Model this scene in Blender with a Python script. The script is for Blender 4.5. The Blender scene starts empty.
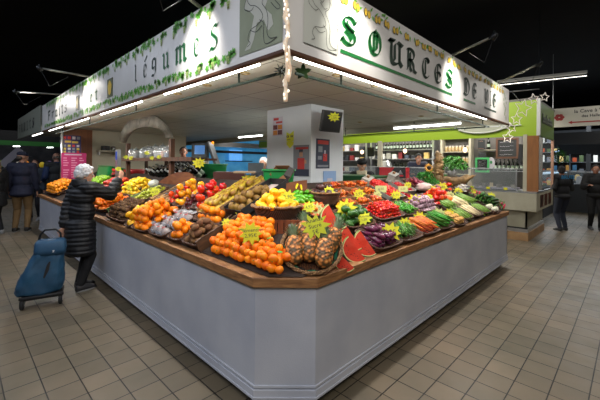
import bpy, bmesh, math, random
from mathutils import Vector, Matrix, noise, Euler
random.seed(7)
PI = math.pi
SC = bpy.context.scene
COL = SC.collection
V = Vector
# ---------------------------------------------------------------- camera
FPX, CX, CY = 340.4, 300, 164
YAW = math.radians(44.5); ROLL = math.radians(.5)
CAM = V((-1.288, -1.378, 1.55))
FW = V((math.cos(YAW), math.sin(YAW), 0)); RT = V((math.sin(YAW), -math.cos(YAW), 0))
cd = bpy.data.cameras.new('camera'); cam = bpy.data.objects.new('camera', cd); COL.objects.link(cam)
cd.sensor_width = 36; cd.lens = FPX / 600 * 36; cd.shift_y = (CY - 200) / 600
cd.clip_start = .05; cd.clip_end = 100
UPV = V((0, 0, 1)); CRo, SRo = math.cos(ROLL), math.sin(ROLL)
rr = RT * CRo + UPV * SRo; uu = -RT * SRo + UPV * CRo
m = Matrix((rr, uu, -FW)).transposed().to_4x4(); m.translation = CAM
cam.matrix_world = m
SC.camera = cam
def ray(px, py):
    x = (px - CX) / FPX; y = -(py - CY) / FPX
    return FW + RT * (x * CRo - y * SRo) + UPV * (x * SRo + y * CRo)
def onp(px, py, ax, val):          # a photo measurement turned into the world point on a plane
    d = ray(px, py); return CAM + d * ((val - CAM[ax]) / d[ax])
def onX(px, py, v): return onp(px, py, 0, v)
def onY(px, py, v): return onp(px, py, 1, v)
def onZ(px, py, v): return onp(px, py, 2, v)
def dep(px, py, D): return CAM + ray(px, py) * D

# ---------------------------------------------------------------- materials
def newmat(name):
    mt = bpy.data.materials.new(name); mt.use_nodes = True
    nt = mt.node_tree; b = nt.nodes['Principled BSDF']
    return mt, nt, b
MATS = {}
def mat(name, c, rough=.6, c2=None, scale=8, metal=0, bump=0, bscale=40, var=0, emit=0, spec=.5, alpha=1, trans=0, detail=3, coords='Object'):
    """noise-mottled colour c..c2, with per-object variation var, optional bump / emission"""
    if name in MATS: return MATS[name]
    mt, nt, b = newmat(name); L = nt.links; N = nt.nodes
    tc = N.new('ShaderNodeTexCoord')
    b.inputs['Roughness'].default_value = rough; b.inputs['Metallic'].default_value = metal
    b.inputs['Specular IOR Level'].default_value = spec
    col = (*c, 1); out = None
    if c2 is not None:
        nz = N.new('ShaderNodeTexNoise'); nz.inputs['Scale'].default_value = scale; nz.inputs['Detail'].default_value = detail
        L.new(tc.outputs[coords], nz.inputs['Vector'])
        rp = N.new('ShaderNodeValToRGB'); rp.color_ramp.elements[0].position = .35; rp.color_ramp.elements[1].position = .65
        rp.color_ramp.elements[0].color = col; rp.color_ramp.elements[1].color = (*c2, 1)
        L.new(nz.outputs['Fac'], rp.inputs['Fac']); out = rp.outputs['Color']
    if var:
        oi = N.new('ShaderNodeObjectInfo'); hs = N.new('ShaderNodeHueSaturation')
        mr = N.new('ShaderNodeMapRange'); mr.inputs['To Min'].default_value = 1 - var; mr.inputs['To Max'].default_value = 1 + var
        L.new(oi.outputs['Random'], mr.inputs['Value']); L.new(mr.outputs['Result'], hs.inputs['Value'])
        mh = N.new('ShaderNodeMapRange'); mh.inputs['To Min'].default_value = .5 - var * .06; mh.inputs['To Max'].default_value = .5 + var * .06
        L.new(oi.outputs['Random'], mh.inputs['Value']); L.new(mh.outputs['Result'], hs.inputs['Hue'])
        if out: L.new(out, hs.inputs['Color'])
        else: hs.inputs['Color'].default_value = col
        out = hs.outputs['Color']
    if out: L.new(out, b.inputs['Base Color'])
    else: b.inputs['Base Color'].default_value = col
    if bump:
        n2 = N.new('ShaderNodeTexNoise'); n2.inputs['Scale'].default_value = bscale; L.new(tc.outputs[coords], n2.inputs['Vector'])
        bp = N.new('ShaderNodeBump'); bp.inputs['Strength'].default_value = bump; bp.inputs['Distance'].default_value = .01
        L.new(n2.outputs['Fac'], bp.inputs['Height']); L.new(bp.outputs['Normal'], b.inputs['Normal'])
    if emit:
        b.inputs['Emission Strength'].default_value = emit
        if out: L.new(out, b.inputs['Emission Color'])
        else: b.inputs['Emission Color'].default_value = col
    if trans: b.inputs['Transmission Weight'].default_value = trans
    if alpha < 1: b.inputs['Alpha'].default_value = alpha
    MATS[name] = mt; return mt
def rgb(h):
    h = h.lstrip('#'); h = h if len(h) == 6 else ''.join(c * 2 for c in h); f = lambda v: (v / 12.92 if v <= .04045 else ((v + .055) / 1.055) ** 2.4)
    return tuple(f(int(h[i:i + 2], 16) / 255) for i in (0, 2, 4))
def tilemat():
    mt, nt, b = newmat('floor_tiles'); L = nt.links; N = nt.nodes
    tc = N.new('ShaderNodeTexCoord'); mp = N.new('ShaderNodeMapping'); L.new(tc.outputs['Object'], mp.inputs['Vector'])
    mp.inputs['Location'].default_value = (.045 + 10, -.03 + 10, 0)
    br = N.new('ShaderNodeTexBrick'); br.offset = 0; br.squash = 1
    br.inputs['Scale'].default_value = 1; br.inputs['Brick Width'].default_value = .2; br.inputs['Row Height'].default_value = .2
    br.inputs['Mortar Size'].default_value = .0042; br.inputs['Mortar Smooth'].default_value = .2; br.inputs['Bias'].default_value = 0
    br.inputs['Color1'].default_value = (*rgb('#696051'), 1); br.inputs['Color2'].default_value = (*rgb('#7a6e5c'), 1); br.inputs['Mortar'].default_value = (*rgb('#1a1612'), 1)
    L.new(mp.outputs['Vector'], br.inputs['Vector'])
    nz = N.new('ShaderNodeTexNoise'); nz.inputs['Scale'].default_value = .9; nz.inputs['Detail'].default_value = 5; L.new(tc.outputs['Object'], nz.inputs['Vector'])
    rp = N.new('ShaderNodeValToRGB'); rp.color_ramp.elements[0].position = .35; rp.color_ramp.elements[1].position = .7
    rp.color_ramp.elements[0].color = (.72, .74, .70, 1); rp.color_ramp.elements[1].color = (1.15, 1.06, .98, 1)
    L.new(nz.outputs['Fac'], rp.inputs['Fac'])
    mx = N.new('ShaderNodeMixRGB'); mx.blend_type = 'MULTIPLY'; mx.inputs[0].default_value = 1
    L.new(br.outputs['Color'], mx.inputs[1]); L.new(rp.outputs['Color'], mx.inputs[2]); L.new(mx.outputs[0], b.inputs['Base Color'])
    bp = N.new('ShaderNodeBump'); bp.inputs['Strength'].default_value = .5; bp.inputs['Distance'].default_value = .004; bp.invert = True
    L.new(br.outputs['Fac'], bp.inputs['Height']); L.new(bp.outputs['Normal'], b.inputs['Normal'])
    n3 = N.new('ShaderNodeTexNoise'); n3.inputs['Scale'].default_value = 5; L.new(tc.outputs['Object'], n3.inputs['Vector'])
    r3 = N.new('ShaderNodeMapRange'); r3.inputs['To Min'].default_value = .28; r3.inputs['To Max'].default_value = .6; L.new(n3.outputs['Fac'], r3.inputs['Value'])
    L.new(r3.outputs['Result'], b.inputs['Roughness'])
    return mt
def woodmat(name, a, c, scale=(1, 14, 14), rough=.6, coords='Object'):
    mt, nt, b = newmat(name); L = nt.links; N = nt.nodes
    tc = N.new('ShaderNodeTexCoord'); mp = N.new('ShaderNodeMapping'); mp.inputs['Scale'].default_value = scale
    L.new(tc.outputs[coords], mp.inputs['Vector'])
    nz = N.new('ShaderNodeTexNoise'); nz.inputs['Scale'].default_value = 2.2; nz.inputs['Detail'].default_value = 6; nz.inputs['Distortion'].default_value = 1.2
    L.new(mp.outputs['Vector'], nz.inputs['Vector'])
    rp = N.new('ShaderNodeValToRGB'); rp.color_ramp.elements[0].position = .3; rp.color_ramp.elements[1].position = .7
    rp.color_ramp.elements[0].color = (*a, 1); rp.color_ramp.elements[1].color = (*c, 1)
    L.new(nz.outputs['Fac'], rp.inputs['Fac']); L.new(rp.outputs['Color'], b.inputs['Base Color'])
    bp = N.new('ShaderNodeBump'); bp.inputs['Strength'].default_value = .25; bp.inputs['Distance'].default_value = .01
    L.new(nz.outputs['Fac'], bp.inputs['Height']); L.new(bp.outputs['Normal'], b.inputs['Normal'])
    b.inputs['Roughness'].default_value = rough; MATS[name] = mt; return mt
def wickermat(name, a, c, sc=60):
    mt, nt, b = newmat(name); L = nt.links; N = nt.nodes
    tc = N.new('ShaderNodeTexCoord')
    w1 = N.new('ShaderNodeTexWave'); w1.bands_direction = 'Z'; w1.inputs['Scale'].default_value = sc; w1.inputs['Distortion'].default_value = 4; w1.inputs['Detail'].default_value = 2
    w2 = N.new('ShaderNodeTexWave'); w2.bands_direction = 'X'; w2.inputs['Scale'].default_value = sc * .6; w2.inputs['Distortion'].default_value = 3
    L.new(tc.outputs['Object'], w1.inputs['Vector']); L.new(tc.outputs['Object'], w2.inputs['Vector'])
    mm = N.new('ShaderNodeMath'); mm.operation = 'MULTIPLY'; L.new(w1.outputs['Fac'], mm.inputs[0]); L.new(w2.outputs['Fac'], mm.inputs[1])
    rp = N.new('ShaderNodeValToRGB'); rp.color_ramp.elements[0].color = (*a, 1); rp.color_ramp.elements[1].color = (*c, 1); rp.color_ramp.elements[1].position = .6
    L.new(mm.outputs[0], rp.inputs['Fac']); L.new(rp.outputs['Color'], b.inputs['Base Color'])
    bp = N.new('ShaderNodeBump'); bp.inputs['Strength'].default_value = .7; bp.inputs['Distance'].default_value = .01
    L.new(mm.outputs[0], bp.inputs['Height']); L.new(bp.outputs['Normal'], b.inputs['Normal'])
    b.inputs['Roughness'].default_value = .6; MATS[name] = mt; return mt

# ---------------------------------------------------------------- mesh building
class MB:
    def __init__(s): s.v = []; s.f = []; s.mi = []; s.cur = 0
    def add(s, vs, fs, M=None):
        o = len(s.v)
        s.v += [(M @ V(v)) if M else V(v) for v in vs]
        s.f += [tuple(i + o for i in f) for f in fs]; s.mi += [s.cur] * len(fs); return s
    def box(s, a, b, M=None):
        x0, y0, z0 = a; x1, y1, z1 = b
        vs = [(x0, y0, z0), (x1, y0, z0), (x1, y1, z0), (x0, y1, z0), (x0, y0, z1), (x1, y0, z1), (x1, y1, z1), (x0, y1, z1)]
        return s.add(vs, [(0, 3, 2, 1), (4, 5, 6, 7), (0, 1, 5, 4), (1, 2, 6, 5), (2, 3, 7, 6), (3, 0, 4, 7)], M)
    def bar(s, p, q, w, h, M=None):       # box beam from p to q
        p = V(p); q = V(q); d = q - p; z = d.normalized()
        x = z.orthogonal().normalized() if abs(z.z) > .99 else z.cross(V((0, 0, 1))).normalized(); y = z.cross(x)
        R = Matrix((x, y, z)).transposed().to_4x4(); R.translation = p
        if M: R = M @ R
        return s.box((-w / 2, -h / 2, 0), (w / 2, h / 2, d.length), R)
    def tube(s, pts, r, n=8, M=None, close=False, caps=True):
        pts = [V((p[0], p[1], p[2] if len(p) > 2 else 0)) for p in pts]; k = len(pts)
        rs = r if isinstance(r, (list, tuple)) else [r] * k
        o = []; pn = None
        for i, p in enumerate(pts):
            a = pts[i - 1] if (i or close) else p; b = pts[(i + 1) % k] if (i < k - 1 or close) else p
            t = (b - a).normalized()
            if pn is None: nx = t.orthogonal().normalized()
            else:
                nx = pn - t * pn.dot(t); nx = nx.normalized() if nx.length > 1e-6 else t.orthogonal().normalized()
            pn = nx; ny = t.cross(nx)
            o += [p + (nx * math.cos(2 * PI * j / n) + ny * math.sin(2 * PI * j / n)) * rs[i] for j in range(n)]
        fs = []
        for i in range(k if close else k - 1):
            i2 = (i + 1) % k
            fs += [(i * n + j, i * n + (j + 1) % n, i2 * n + (j + 1) % n, i2 * n + j) for j in range(n)]
        if caps and not close: fs += [tuple(range(n - 1, -1, -1)), tuple((k - 1) * n + j for j in range(n))]
        return s.add(o, fs, M)
    def lathe(s, prof, n=16, M=None, cap=True, sx=1, sy=1, fn=None):
        o = []; k = len(prof)
        for (r, z) in prof:
            for j in range(n):
                a = 2 * PI * j / n; rr_ = r * (fn(a, z) if fn else 1)
                o.append((rr_ * math.cos(a) * sx, rr_ * math.sin(a) * sy, z))
        fs = [(i * n + j, i * n + (j + 1) % n, (i + 1) * n + (j + 1) % n, (i + 1) * n + j) for i in range(k - 1) for j in range(n)]
        if cap: fs += [tuple(range(n - 1, -1, -1)), tuple((k - 1) * n + j for j in range(n))]
        return s.add(o, fs, M)
    def ball(s, c, r, n=12, k=8, M=None, fn=None):
        r = r if isinstance(r, (tuple, list)) else (r, r, r)
        vs = [(0, 0, -1)]; 
        for i in range(1, k):
            t = PI * i / k
            vs += [(math.sin(t) * math.cos(2 * PI * j / n), math.sin(t) * math.sin(2 * PI * j / n), -math.cos(t)) for j in range(n)]
        vs.append((0, 0, 1)); top = len(vs) - 1
        fs = [(0, 1 + (j + 1) % n, 1 + j) for j in range(n)]
        for i in range(k - 2): fs += [(1 + i * n + j, 1 + i * n + (j + 1) % n, 1 + (i + 1) * n + (j + 1) % n, 1 + (i + 1) * n + j) for j in range(n)]
        b = 1 + (k - 2) * n; fs += [(b + j, b + (j + 1) % n, top) for j in range(n)]
        out = []
        for v in vs:
            v = V(v); g = fn(v) if fn else 1
            out.append((c[0] + v.x * r[0] * g, c[1] + v.y * r[1] * g, c[2] + v.z * r[2] * g))
        return s.add(out, fs, M)
    def prism(s, poly, d, M=None):        # poly in xy, extruded 0..d in z
        n = len(poly)
        vs = [(x, y, 0) for x, y in poly] + [(x, y, d) for x, y in poly]
        return s.add(vs, [tuple(range(n - 1, -1, -1)), tuple(range(n, 2 * n))] + [(i, (i + 1) % n, n + (i + 1) % n, n + i) for i in range(n)], M)
    def loft(s, rings, cap=True, M=None):
        n = len(rings[0]); vs = [p for r_ in rings for p in r_]
        fs = [(i * n + j, i * n + (j + 1) % n, (i + 1) * n + (j + 1) % n, (i + 1) * n + j) for i in range(len(rings) - 1) for j in range(n)]
        if cap: fs += [tuple(range(n - 1, -1, -1)), tuple((len(rings) - 1) * n + j for j in range(n))]
        return s.add(vs, fs, M)
    def mesh(s, name, mats, smooth=False, bevel=0):
        me = bpy.data.meshes.new(name); me.from_pydata([tuple(v) for v in s.v], [], s.f)
        mats = mats if isinstance(mats, (list, tuple)) else [mats]
        for m_ in mats: me.materials.append(m_)
        for p, i in zip(me.polygons, s.mi): p.material_index = i; p.use_smooth = smooth
        bm = bmesh.new(); bm.from_mesh(me); bmesh.ops.recalc_face_normals(bm, faces=bm.faces); bm.to_mesh(me); bm.free()
        me.update(); return me
    def build(s, name, mats, parent=None, smooth=False, bevel=0, M=None):
        o = bpy.data.objects.new(name, s.mesh(name, mats, smooth)); COL.objects.link(o)
        if parent is not None: o.parent = parent
        if M is not None: o.matrix_basis = M
        if bevel:
            b = o.modifiers.new('bevel', 'BEVEL'); b.width = bevel; b.segments = 2; b.limit_method = 'ANGLE'
        return o
def empty(name, M=None, label=None, cat=None, group=None):
    o = bpy.data.objects.new(name, None); COL.objects.link(o); o.empty_display_size = .1
    if M is not None: o.matrix_basis = M if isinstance(M, Matrix) else Matrix.Translation(V(M))
    return tag(o, label, cat, group)
def tag(o, label=None, cat=None, group=None, kind=None):
    if label: o['label'] = label
    if cat: o['category'] = cat
    if group: o['group'] = group
    if kind: o['kind'] = kind
    return o
def struct(o): o['kind'] = 'structure'; return o
KIDS = {}
def dup(o, M=None, label=None, group=None, parent=None):
    c = o.copy(); COL.objects.link(c); c.parent = parent
    if M is not None: c.matrix_basis = M
    if label: c['label'] = label
    if group: c['group'] = group
    for ch in KIDS.setdefault(o.name, [x for x in o.children]): dup(ch, None, None, None, c)
    KIDS.pop(c.name, None)
    return c
USED = set()
def place(proto, M, label, group=None):      # the first placement uses the built thing itself
    if proto.name not in USED:
        USED.add(proto.name); proto.matrix_basis = M; proto['label'] = label
        KIDS.setdefault(proto.name, [x for x in proto.children])
        if group: proto['group'] = group
        elif 'group' in proto: del proto['group']
        return proto
    c = dup(proto, M, label, group)
    if not group and 'group' in c: del c['group']
    return c
def T(x, y=None, z=None):
    return Matrix.Translation(V(x) if y is None else V((x, y, z)))
def Rz(a): return Matrix.Rotation(a, 4, 'Z')
def Rx(a): return Matrix.Rotation(a, 4, 'X')
def Ry(a): return Matrix.Rotation(a, 4, 'Y')
def Sc(s): return Matrix.Diagonal((s, s, s, 1))
def basis(x, y, z, o):
    M = Matrix((V(x), V(y), V(z))).transposed().to_4x4(); M.translation = V(o); return M
def rrot(): return Euler((random.uniform(0, 6.28), random.uniform(0, 6.28), random.uniform(0, 6.28))).to_matrix().to_4x4()
def textmesh(txt, size=.05, bold=0, ext=.0006, align='CENTER'):
    cu = bpy.data.curves.new('t', 'FONT'); cu.body = txt; cu.size = size; cu.align_x = align; cu.align_y = 'CENTER'; cu.extrude = ext; cu.offset = bold
    cu.resolution_u = 2
    o = bpy.data.objects.new('t', cu); COL.objects.link(o)
    dg = bpy.context.evaluated_depsgraph_get(); me = bpy.data.meshes.new_from_object(o.evaluated_get(dg))
    bpy.data.objects.remove(o); bpy.data.curves.remove(cu)
    return me
def addmesh(mb, me, M=None):
    mb.add([v.co.copy() for v in me.vertices], [tuple(p.vertices) for p in me.polygons], M); bpy.data.meshes.remove(me); return mb
def arc(cx, cy, rx, ry, a0, a1, n=10):
    return [(cx + rx * math.cos(math.radians(a0 + (a1 - a0) * i / n)), cy + ry * math.sin(math.radians(a0 + (a1 - a0) * i / n))) for i in range(n + 1)]
def crom(P, n=6):
    out = []
    for i in range(len(P) - 1):
        p0 = P[max(i - 1, 0)]; p1 = P[i]; p2 = P[i + 1]; p3 = P[min(i + 2, len(P) - 1)]
        for k in range(n):
            t = k / n
            out.append(tuple(.5 * (2 * b + (c - a) * t + (2 * a - 5 * b + 4 * c - d) * t * t + (-a + 3 * b - 3 * c + d) * t ** 3) for a, b, c, d in zip(p0, p1, p2, p3)))
    out.append(tuple(P[-1])); return out
# common colours
M_WHITE = mat('painted_white', rgb('#a9acb4'), .55, rgb('#b8bac0'), 3, bump=.15, bscale=120)
M_BLACK = mat('black_matte', (.012, .012, .013), .7)
M_DARKMET = mat('dark_metal', (.03, .032, .035), .4, metal=.6)
M_CHROME = mat('steel', (.55, .56, .58), .28, metal=.9)
M_YEL = mat('fluorescent_yellow_card', rgb('#cfc81a'), .7, rgb('#c4be14'), 12)
M_LIME = mat('fluorescent_green_card', rgb('#cfd02a'), .7, rgb('#c2c624'), 12)
M_PALE = mat('pale_yellow_card', rgb('#bdc07a'), .7)
M_INK = mat('ink', (.02, .02, .025), .6)
M_GREENP = mat('green_paint', rgb('#0f7a3a'), .4)
M_LED = mat('led_light', (1, .98, .93), .4, emit=9)
# ================================================================ THE HALL
M_FLOOR = tilemat()
floor = struct(MB().box((-9, -9, -.1), (26, 26, 0)).build('floor', M_FLOOR))
M_HALL = mat('hall_dark', (.010, .0105, .012), .9)
struct(MB().box((-9, -9, 5.2), (26, 26, 5.3)).build('ceiling', mat('hall_ceiling', (.006, .006, .007), .9)))
struct(MB().box((-9.1, -9, 0), (-9, 26, 5.2)).build('wall_left', M_HALL))
struct(MB().box((-9, -9.1, 0), (26, -9, 5.2)).build('wall_right', M_HALL))
struct(MB().box((-9, 26, 0), (26, 26.1, 5.2)).build('wall_back_left', M_HALL))
struct(MB().box((26, -9, 0), (26.1, 26, 5.2)).build('wall_back_right', M_HALL))
# ---- canopy of our stall
def ceilmat():
    mt, nt, b = newmat('ceiling_tiles'); L = nt.links; N = nt.nodes
    tc = N.new('ShaderNodeTexCoord'); mp = N.new('ShaderNodeMapping'); mp.inputs['Location'].default_value = (.25, .1, 0); L.new(tc.outputs['Object'], mp.inputs['Vector'])
    br = N.new('ShaderNodeTexBrick'); br.offset = 0; br.inputs['Scale'].default_value = 1
    br.inputs['Brick Width'].default_value = .62; br.inputs['Row Height'].default_value = .62; br.inputs['Mortar Size'].default_value = .006
    br.inputs['Color1'].default_value = (*rgb('#a8a699'), 1); br.inputs['Color2'].default_value = (*rgb('#b3b1a5'), 1); br.inputs['Mortar'].default_value = (*rgb('#4d483c'), 1)
    L.new(mp.outputs['Vector'], br.inputs['Vector']); L.new(br.outputs['Color'], b.inputs['Base Color']); b.inputs['Roughness'].default_value = .55
    return mt
CEILZ = 2.31
struct(MB().box((.035, .035, CEILZ), (4.63, 11, CEILZ + .05)).build('ceiling_canopy', ceilmat()))
struct(MB().box((4.63, .035, 2.19), (4.66, 11, 2.71)).build('trim_1', mat('fascia_grey', rgb('#85806f'), .6)))
struct(MB().box((.035, .035, 2.66), (4.63, 11, 2.69)).build('trim_2', M_BLACK))
# ---- glyphs drawn with a broad nib
G = {
 'S': [crom([(.84, .80), (.70, .93), (.42, .95), (.20, .84), (.20, .68), (.42, .56), (.68, .46), (.84, .32), (.78, .14), (.52, .05), (.24, .09), (.10, .22)]),
       crom([(.42, .83), (.34, .70), (.52, .60), (.78, .52)]), crom([(.26, .46), (.50, .36), (.62, .24), (.52, .14)]), [(.84, .80), (.98, .98)], [(.10, .22), (.03, .06)]],
 'O': [arc(.5, .5, .36, .42, 0, 360, 24), [(.42, .86), (.42, .16)], crom([(.42, .74), (.56, .80), (.62, .66), (.60, .30)]), [(.5, .92), (.5, 1.0)]],
 'U': [crom([(.05, .95), (.22, .88), (.20, .70), (.20, .22), (.34, .06), (.58, .10), (.74, .22)]), [(.74, .95), (.74, .20), (.92, .05)], [(.05, .95), (.42, .98)], [(.60, .98), (.95, .90)], [(.42, .85), (.42, .20)]],
 'R': [[(.18, .95), (.18, .16), (.05, .05)], crom([(.05, .93), (.30, .98), (.62, .92), (.72, .74), (.58, .56), (.22, .52)]), crom([(.44, .52), (.66, .34), (.72, .12), (.95, .05)]), [(.36, .85), (.36, .15), (.50, .05)]],
 'C': [crom([(.90, .84), (.66, .95), (.34, .88), (.16, .62), (.16, .36), (.32, .12), (.60, .05), (.90, .20)]), [(.46, .86), (.46, .18)], crom([(.66, .95), (.78, .76), (.92, .84)])],
 'E': [crom([(.90, .82), (.66, .95), (.34, .88), (.16, .62), (.16, .36), (.32, .12), (.60, .05), (.92, .20)]), [(.46, .88), (.46, .16)], crom([(.30, .52), (.60, .56), (.84, .48)]), [(.76, .58), (.84, .40)]],
 'D': [[(.22, .92), (.22, .14)], crom([(.02, .86), (.24, .97), (.60, .92), (.86, .66), (.86, .36), (.62, .10), (.30, .05), (.04, .12)]), [(.46, .84), (.46, .18)]],
 'V': [crom([(.05, .92), (.22, .86), (.22, .40), (.40, .08)]), crom([(.40, .08), (.72, .20), (.82, .55), (.74, .88), (.56, .94)]), [(.46, .84), (.46, .24)]],
 'I': [[(.5, .95), (.5, .06)], [(.2, .95), (.75, .98)], [(.2, .04), (.8, .06)]],
 's': [crom([(.80, .90), (.55, .98), (.28, .86), (.24, .70), (.50, .56), (.76, .40), (.76, .18), (.50, .05), (.15, .14)]), [(.80, .90), (.95, 1.0)], [(.15, .14), (.05, .0)]],
 'e': [crom([(.30, .92), (.22, .70), (.22, .30), (.42, .08), (.70, .10), (.90, .22)]), [(.30, .92), (.52, .98), (.78, .80), (.70, .64), (.26, .44)]],
 'u': [[(.10, .95), (.26, .84), (.26, .20), (.44, .06), (.70, .20)], [(.60, .95), (.76, .84), (.76, .18), (.95, .06)]],
 'm': [[(.02, .86), (.14, .92), (.14, .10), (.22, .04)], [(.14, .78), (.34, .94), (.46, .82), (.46, .10), (.54, .04)], [(.46, .78), (.66, .94), (.80, .82), (.80, .14), (.96, .04)]],
 'g': [[(.24, .95), (.20, .45), (.40, .34), (.70, .46)], [(.24, .95), (.52, .98), (.74, .88), (.74, .10), (.46, -.14), (.14, -.06)]],
 'l': [[(.30, 1.0), (.45, .90), (.45, .14), (.75, .04)]],
 'i': [[(.30, .92), (.48, .82), (.48, .14), (.72, .04)], [(.44, 1.10), (.56, 1.06)]],
 't': [[(.45, 1.1), (.42, .9), (.42, .16), (.75, .06)], [(.12, .84), (.80, .88)]],
 'r': [[(.15, .92), (.30, .84), (.30, .06)], [(.30, .76), (.60, .94), (.85, .84)]],
 'f': [[(.35, .02), (.35, .90), (.60, 1.08), (.88, 1.0)], [(.10, .70), (.75, .74)]],
 'F': [[(.30, .92), (.30, .06)], [(.05, .90), (.40, .98), (.92, .92)], [(.30, .54), (.75, .58)]],
}
def nib(mb, strokes, fmap, w=.09, ang=38, thin=.012, asp=1):
    nx, ny = math.cos(math.radians(ang)) * w, math.sin(math.radians(ang)) * w * asp
    for st in strokes:
        for p, q in zip(st[:-1], st[1:]):
            dx, dy = q[0] - p[0], q[1] - p[1]; l = math.hypot(dx, dy) or 1
            tx, ty = -dy / l * thin, dx / l * thin
            mb.add([fmap(p[0] - nx, p[1] - ny), fmap(p[0] + nx, p[1] + ny), fmap(q[0] + nx, q[1] + ny), fmap(q[0] - nx, q[1] - ny)], [(0, 1, 2, 3)])
            mb.add([fmap(p[0] - tx, p[1] - ty), fmap(p[0] + tx, p[1] + ty), fmap(q[0] + tx, q[1] + ty), fmap(q[0] - tx, q[1] - ty)], [(0, 1, 2, 3)])
def leafpoly(cx, cy, r, rot=0, lobes=5, deep=.45):
    out = []
    for i in range(lobes * 4):
        a = rot + 2 * PI * i / (lobes * 4); k = i % 4
        rad = r * (1, .72, deep, .72)[k]
        out.append((cx + rad * math.cos(a), cy + rad * math.sin(a)))
    return out
def ngon(mb, pts, fmap): mb.add([fmap(*p) for p in pts], [tuple(range(len(pts)))])
M_SIGN = mat('sign_white', rgb('#e0ddd8'), .35, rgb('#d6d3ce'), 2)
M_SIGNG = mat('sign_dark_green_letters', rgb('#0a6f2e'), .4)
M_SIGNK = mat('sign_black_green_letters', rgb('#123a25'), .4)
M_VINE = mat('vine_green', rgb('#6cb830'), .5, rgb('#4c9e24'), 30)
M_GRAPE = mat('grape_pale', rgb('#b9cf7a'), .5)
M_LEMP = mat('lemon_paint', rgb('#e0b93a'), .5)
M_TRIM = woodmat('sign_trim_wood', rgb('#4a2a16'), rgb('#6b4226'), (1, 1, 1))
ZB, ZT = 2.19, 2.71
# ---- right sign board (SOURCES DE VIE)
sr = empty('sign_board', (0, 0, 0), 'white canopy sign reading SOURCES DE VIE in blackletter under a lemon garland', 'sign')
MB().box((0, 0, ZB), (4.67, .03, ZT)).build('panel', M_SIGN, sr)
MB().box((-.006, -.008, ZB - .018), (4.68, .034, ZB)).build('bottom_trim', M_TRIM, sr)
fr = lambda x, z: (x, -.004, z)
lt = MB(); lt2 = MB()
def put(mb, ch, x0, x1, z0, z1, f, w=.115): nib(mb, G[ch], lambda a, b: f(x0 + (x1 - x0) * a, z0 + (z1 - z0) * b), w, thin=.024, asp=abs(x1 - x0) / (z1 - z0))
RL = [('S', .477, .667, 1), ('O', .79, .995, 1), ('U', 1.08, 1.322, 0), ('R', 1.375, 1.57, 0), ('C', 1.66, 1.84, 0), ('E', 1.93, 2.11, 0), ('S', 2.205, 2.41, 1),
      ('D', 2.72, 2.93, 0), ('E', 3.0, 3.17, 0), ('V', 3.46, 3.65, 0), ('I', 3.68, 3.78, 0), ('E', 3.81, 3.98, 0)]
for ch, x0, x1, g in RL:
    l1 = MB(); put(l1, ch, x0, x1, 2.345, 2.545, fr); l1.build('letter', M_SIGNG if g else M_SIGNK, sr)
for x0, x1, mb in ((.477, 2.39, lt), (2.73, 3.12, MB()), (3.46, 3.98, lt2)):
    mb.add([fr(x0, 2.282), fr(x1, 2.282), fr(x1, 2.306), fr(x0, 2.306)], [(0, 1, 2, 3)])
    if mb is not lt2: mb.build('green_underline', M_SIGNG, sr)
lt2.build('dark_underline', M_SIGNK, sr)
rnd = random.Random(3)
x = .47
while x < 4.4:
    gl = MB()
    for _ in range(3):
        lx = x + rnd.uniform(-.01, .12); lz = 2.655 + rnd.uniform(-.025, .03)
        gl.cur = 0; a = rnd.uniform(-.9, .9) + PI * 1.5 * rnd.choice((0, 1))
        P_ = [(lx, lz), (lx + .02 * math.cos(a + .5), lz + .02 * math.sin(a + .5)), (lx + .05 * math.cos(a), lz + .05 * math.sin(a)), (lx + .02 * math.cos(a - .5), lz + .02 * math.sin(a - .5))]
        ngon(gl, P_, lambda p, q: (p, -.005, q))
    for k in range(2):
        lx = x + .025 + k * .04 + rnd.uniform(-.006, .006); lz = 2.632 + rnd.uniform(-.01, .01)
        gl.cur = 2; ngon(gl, arc(lx, lz, .0225, .031, 0, 330, 11), lambda p, q: (p, -.006, q))
        gl.cur = 1; ngon(gl, arc(lx, lz, .0185, .027, 0, 330, 11), lambda p, q: (p, -.007, q))
    gl.build('lemon_sprig', [M_VINE, M_LEMP, M_INK], sr); x += .135 if rnd.random() < .7 else .19
# framed line drawing next to the corner
M_FIGP = mat('drawing_ground', rgb('#c4c6b8'), .5)
M_THINL = mat('drawing_line', rgb('#57574f'), .6)
def linefig(mb, f, x0, z0, s, flip=1, w=.0016):
    g = lambda a, b: f(x0 + flip * a * s, z0 + b * s)
    L_ = [crom([(.30, 1.0), (.18, .95), (.12, .80), (.20, .66), (.34, .60), (.46, .50), (.52, .38), (.40, .30), (.22, .26), (.16, .14), (.22, .06), (.14, .02)]),
          crom([(.50, 1.0), (.62, .86), (.60, .70), (.50, .60), (.60, .46), (.64, .30), (.62, .12), (.70, .02), (.84, .0), (.60, -.04), (.54, .10), (.54, .28), (.44, .36)]),
          crom([(.62, .86), (.72, .72), (.78, .56), (.90, .42), (.84, .40), (.70, .54)]), crom([(.12, .80), (.06, .64), (.22, .56), (.30, .60)]),
          crom([(.30, .92), (.40, .84), (.50, .90), (.42, .76), (.34, .80)]), crom([(.22, .26), (.36, .20), (.50, .26)]), crom([(.36, .74), (.48, .66), (.56, .70)])]
    for st in L_:
        for p, q in zip(st[:-1], st[1:]):
            a = V(g(*p)); b = V(g(*q)); n = V((0, 0, 1)).cross(b - a); 
            d = (b - a).normalized(); up = V((0, 0, 1)); hz = (V(g(1, 0)) - V(g(0, 0))).normalized(); pr = (hz * -d.z + up * d.dot(hz)) * w
            mb.add([a - pr, a + pr, b + pr, b - pr], [(0, 1, 2, 3)])
    return L_
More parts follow.
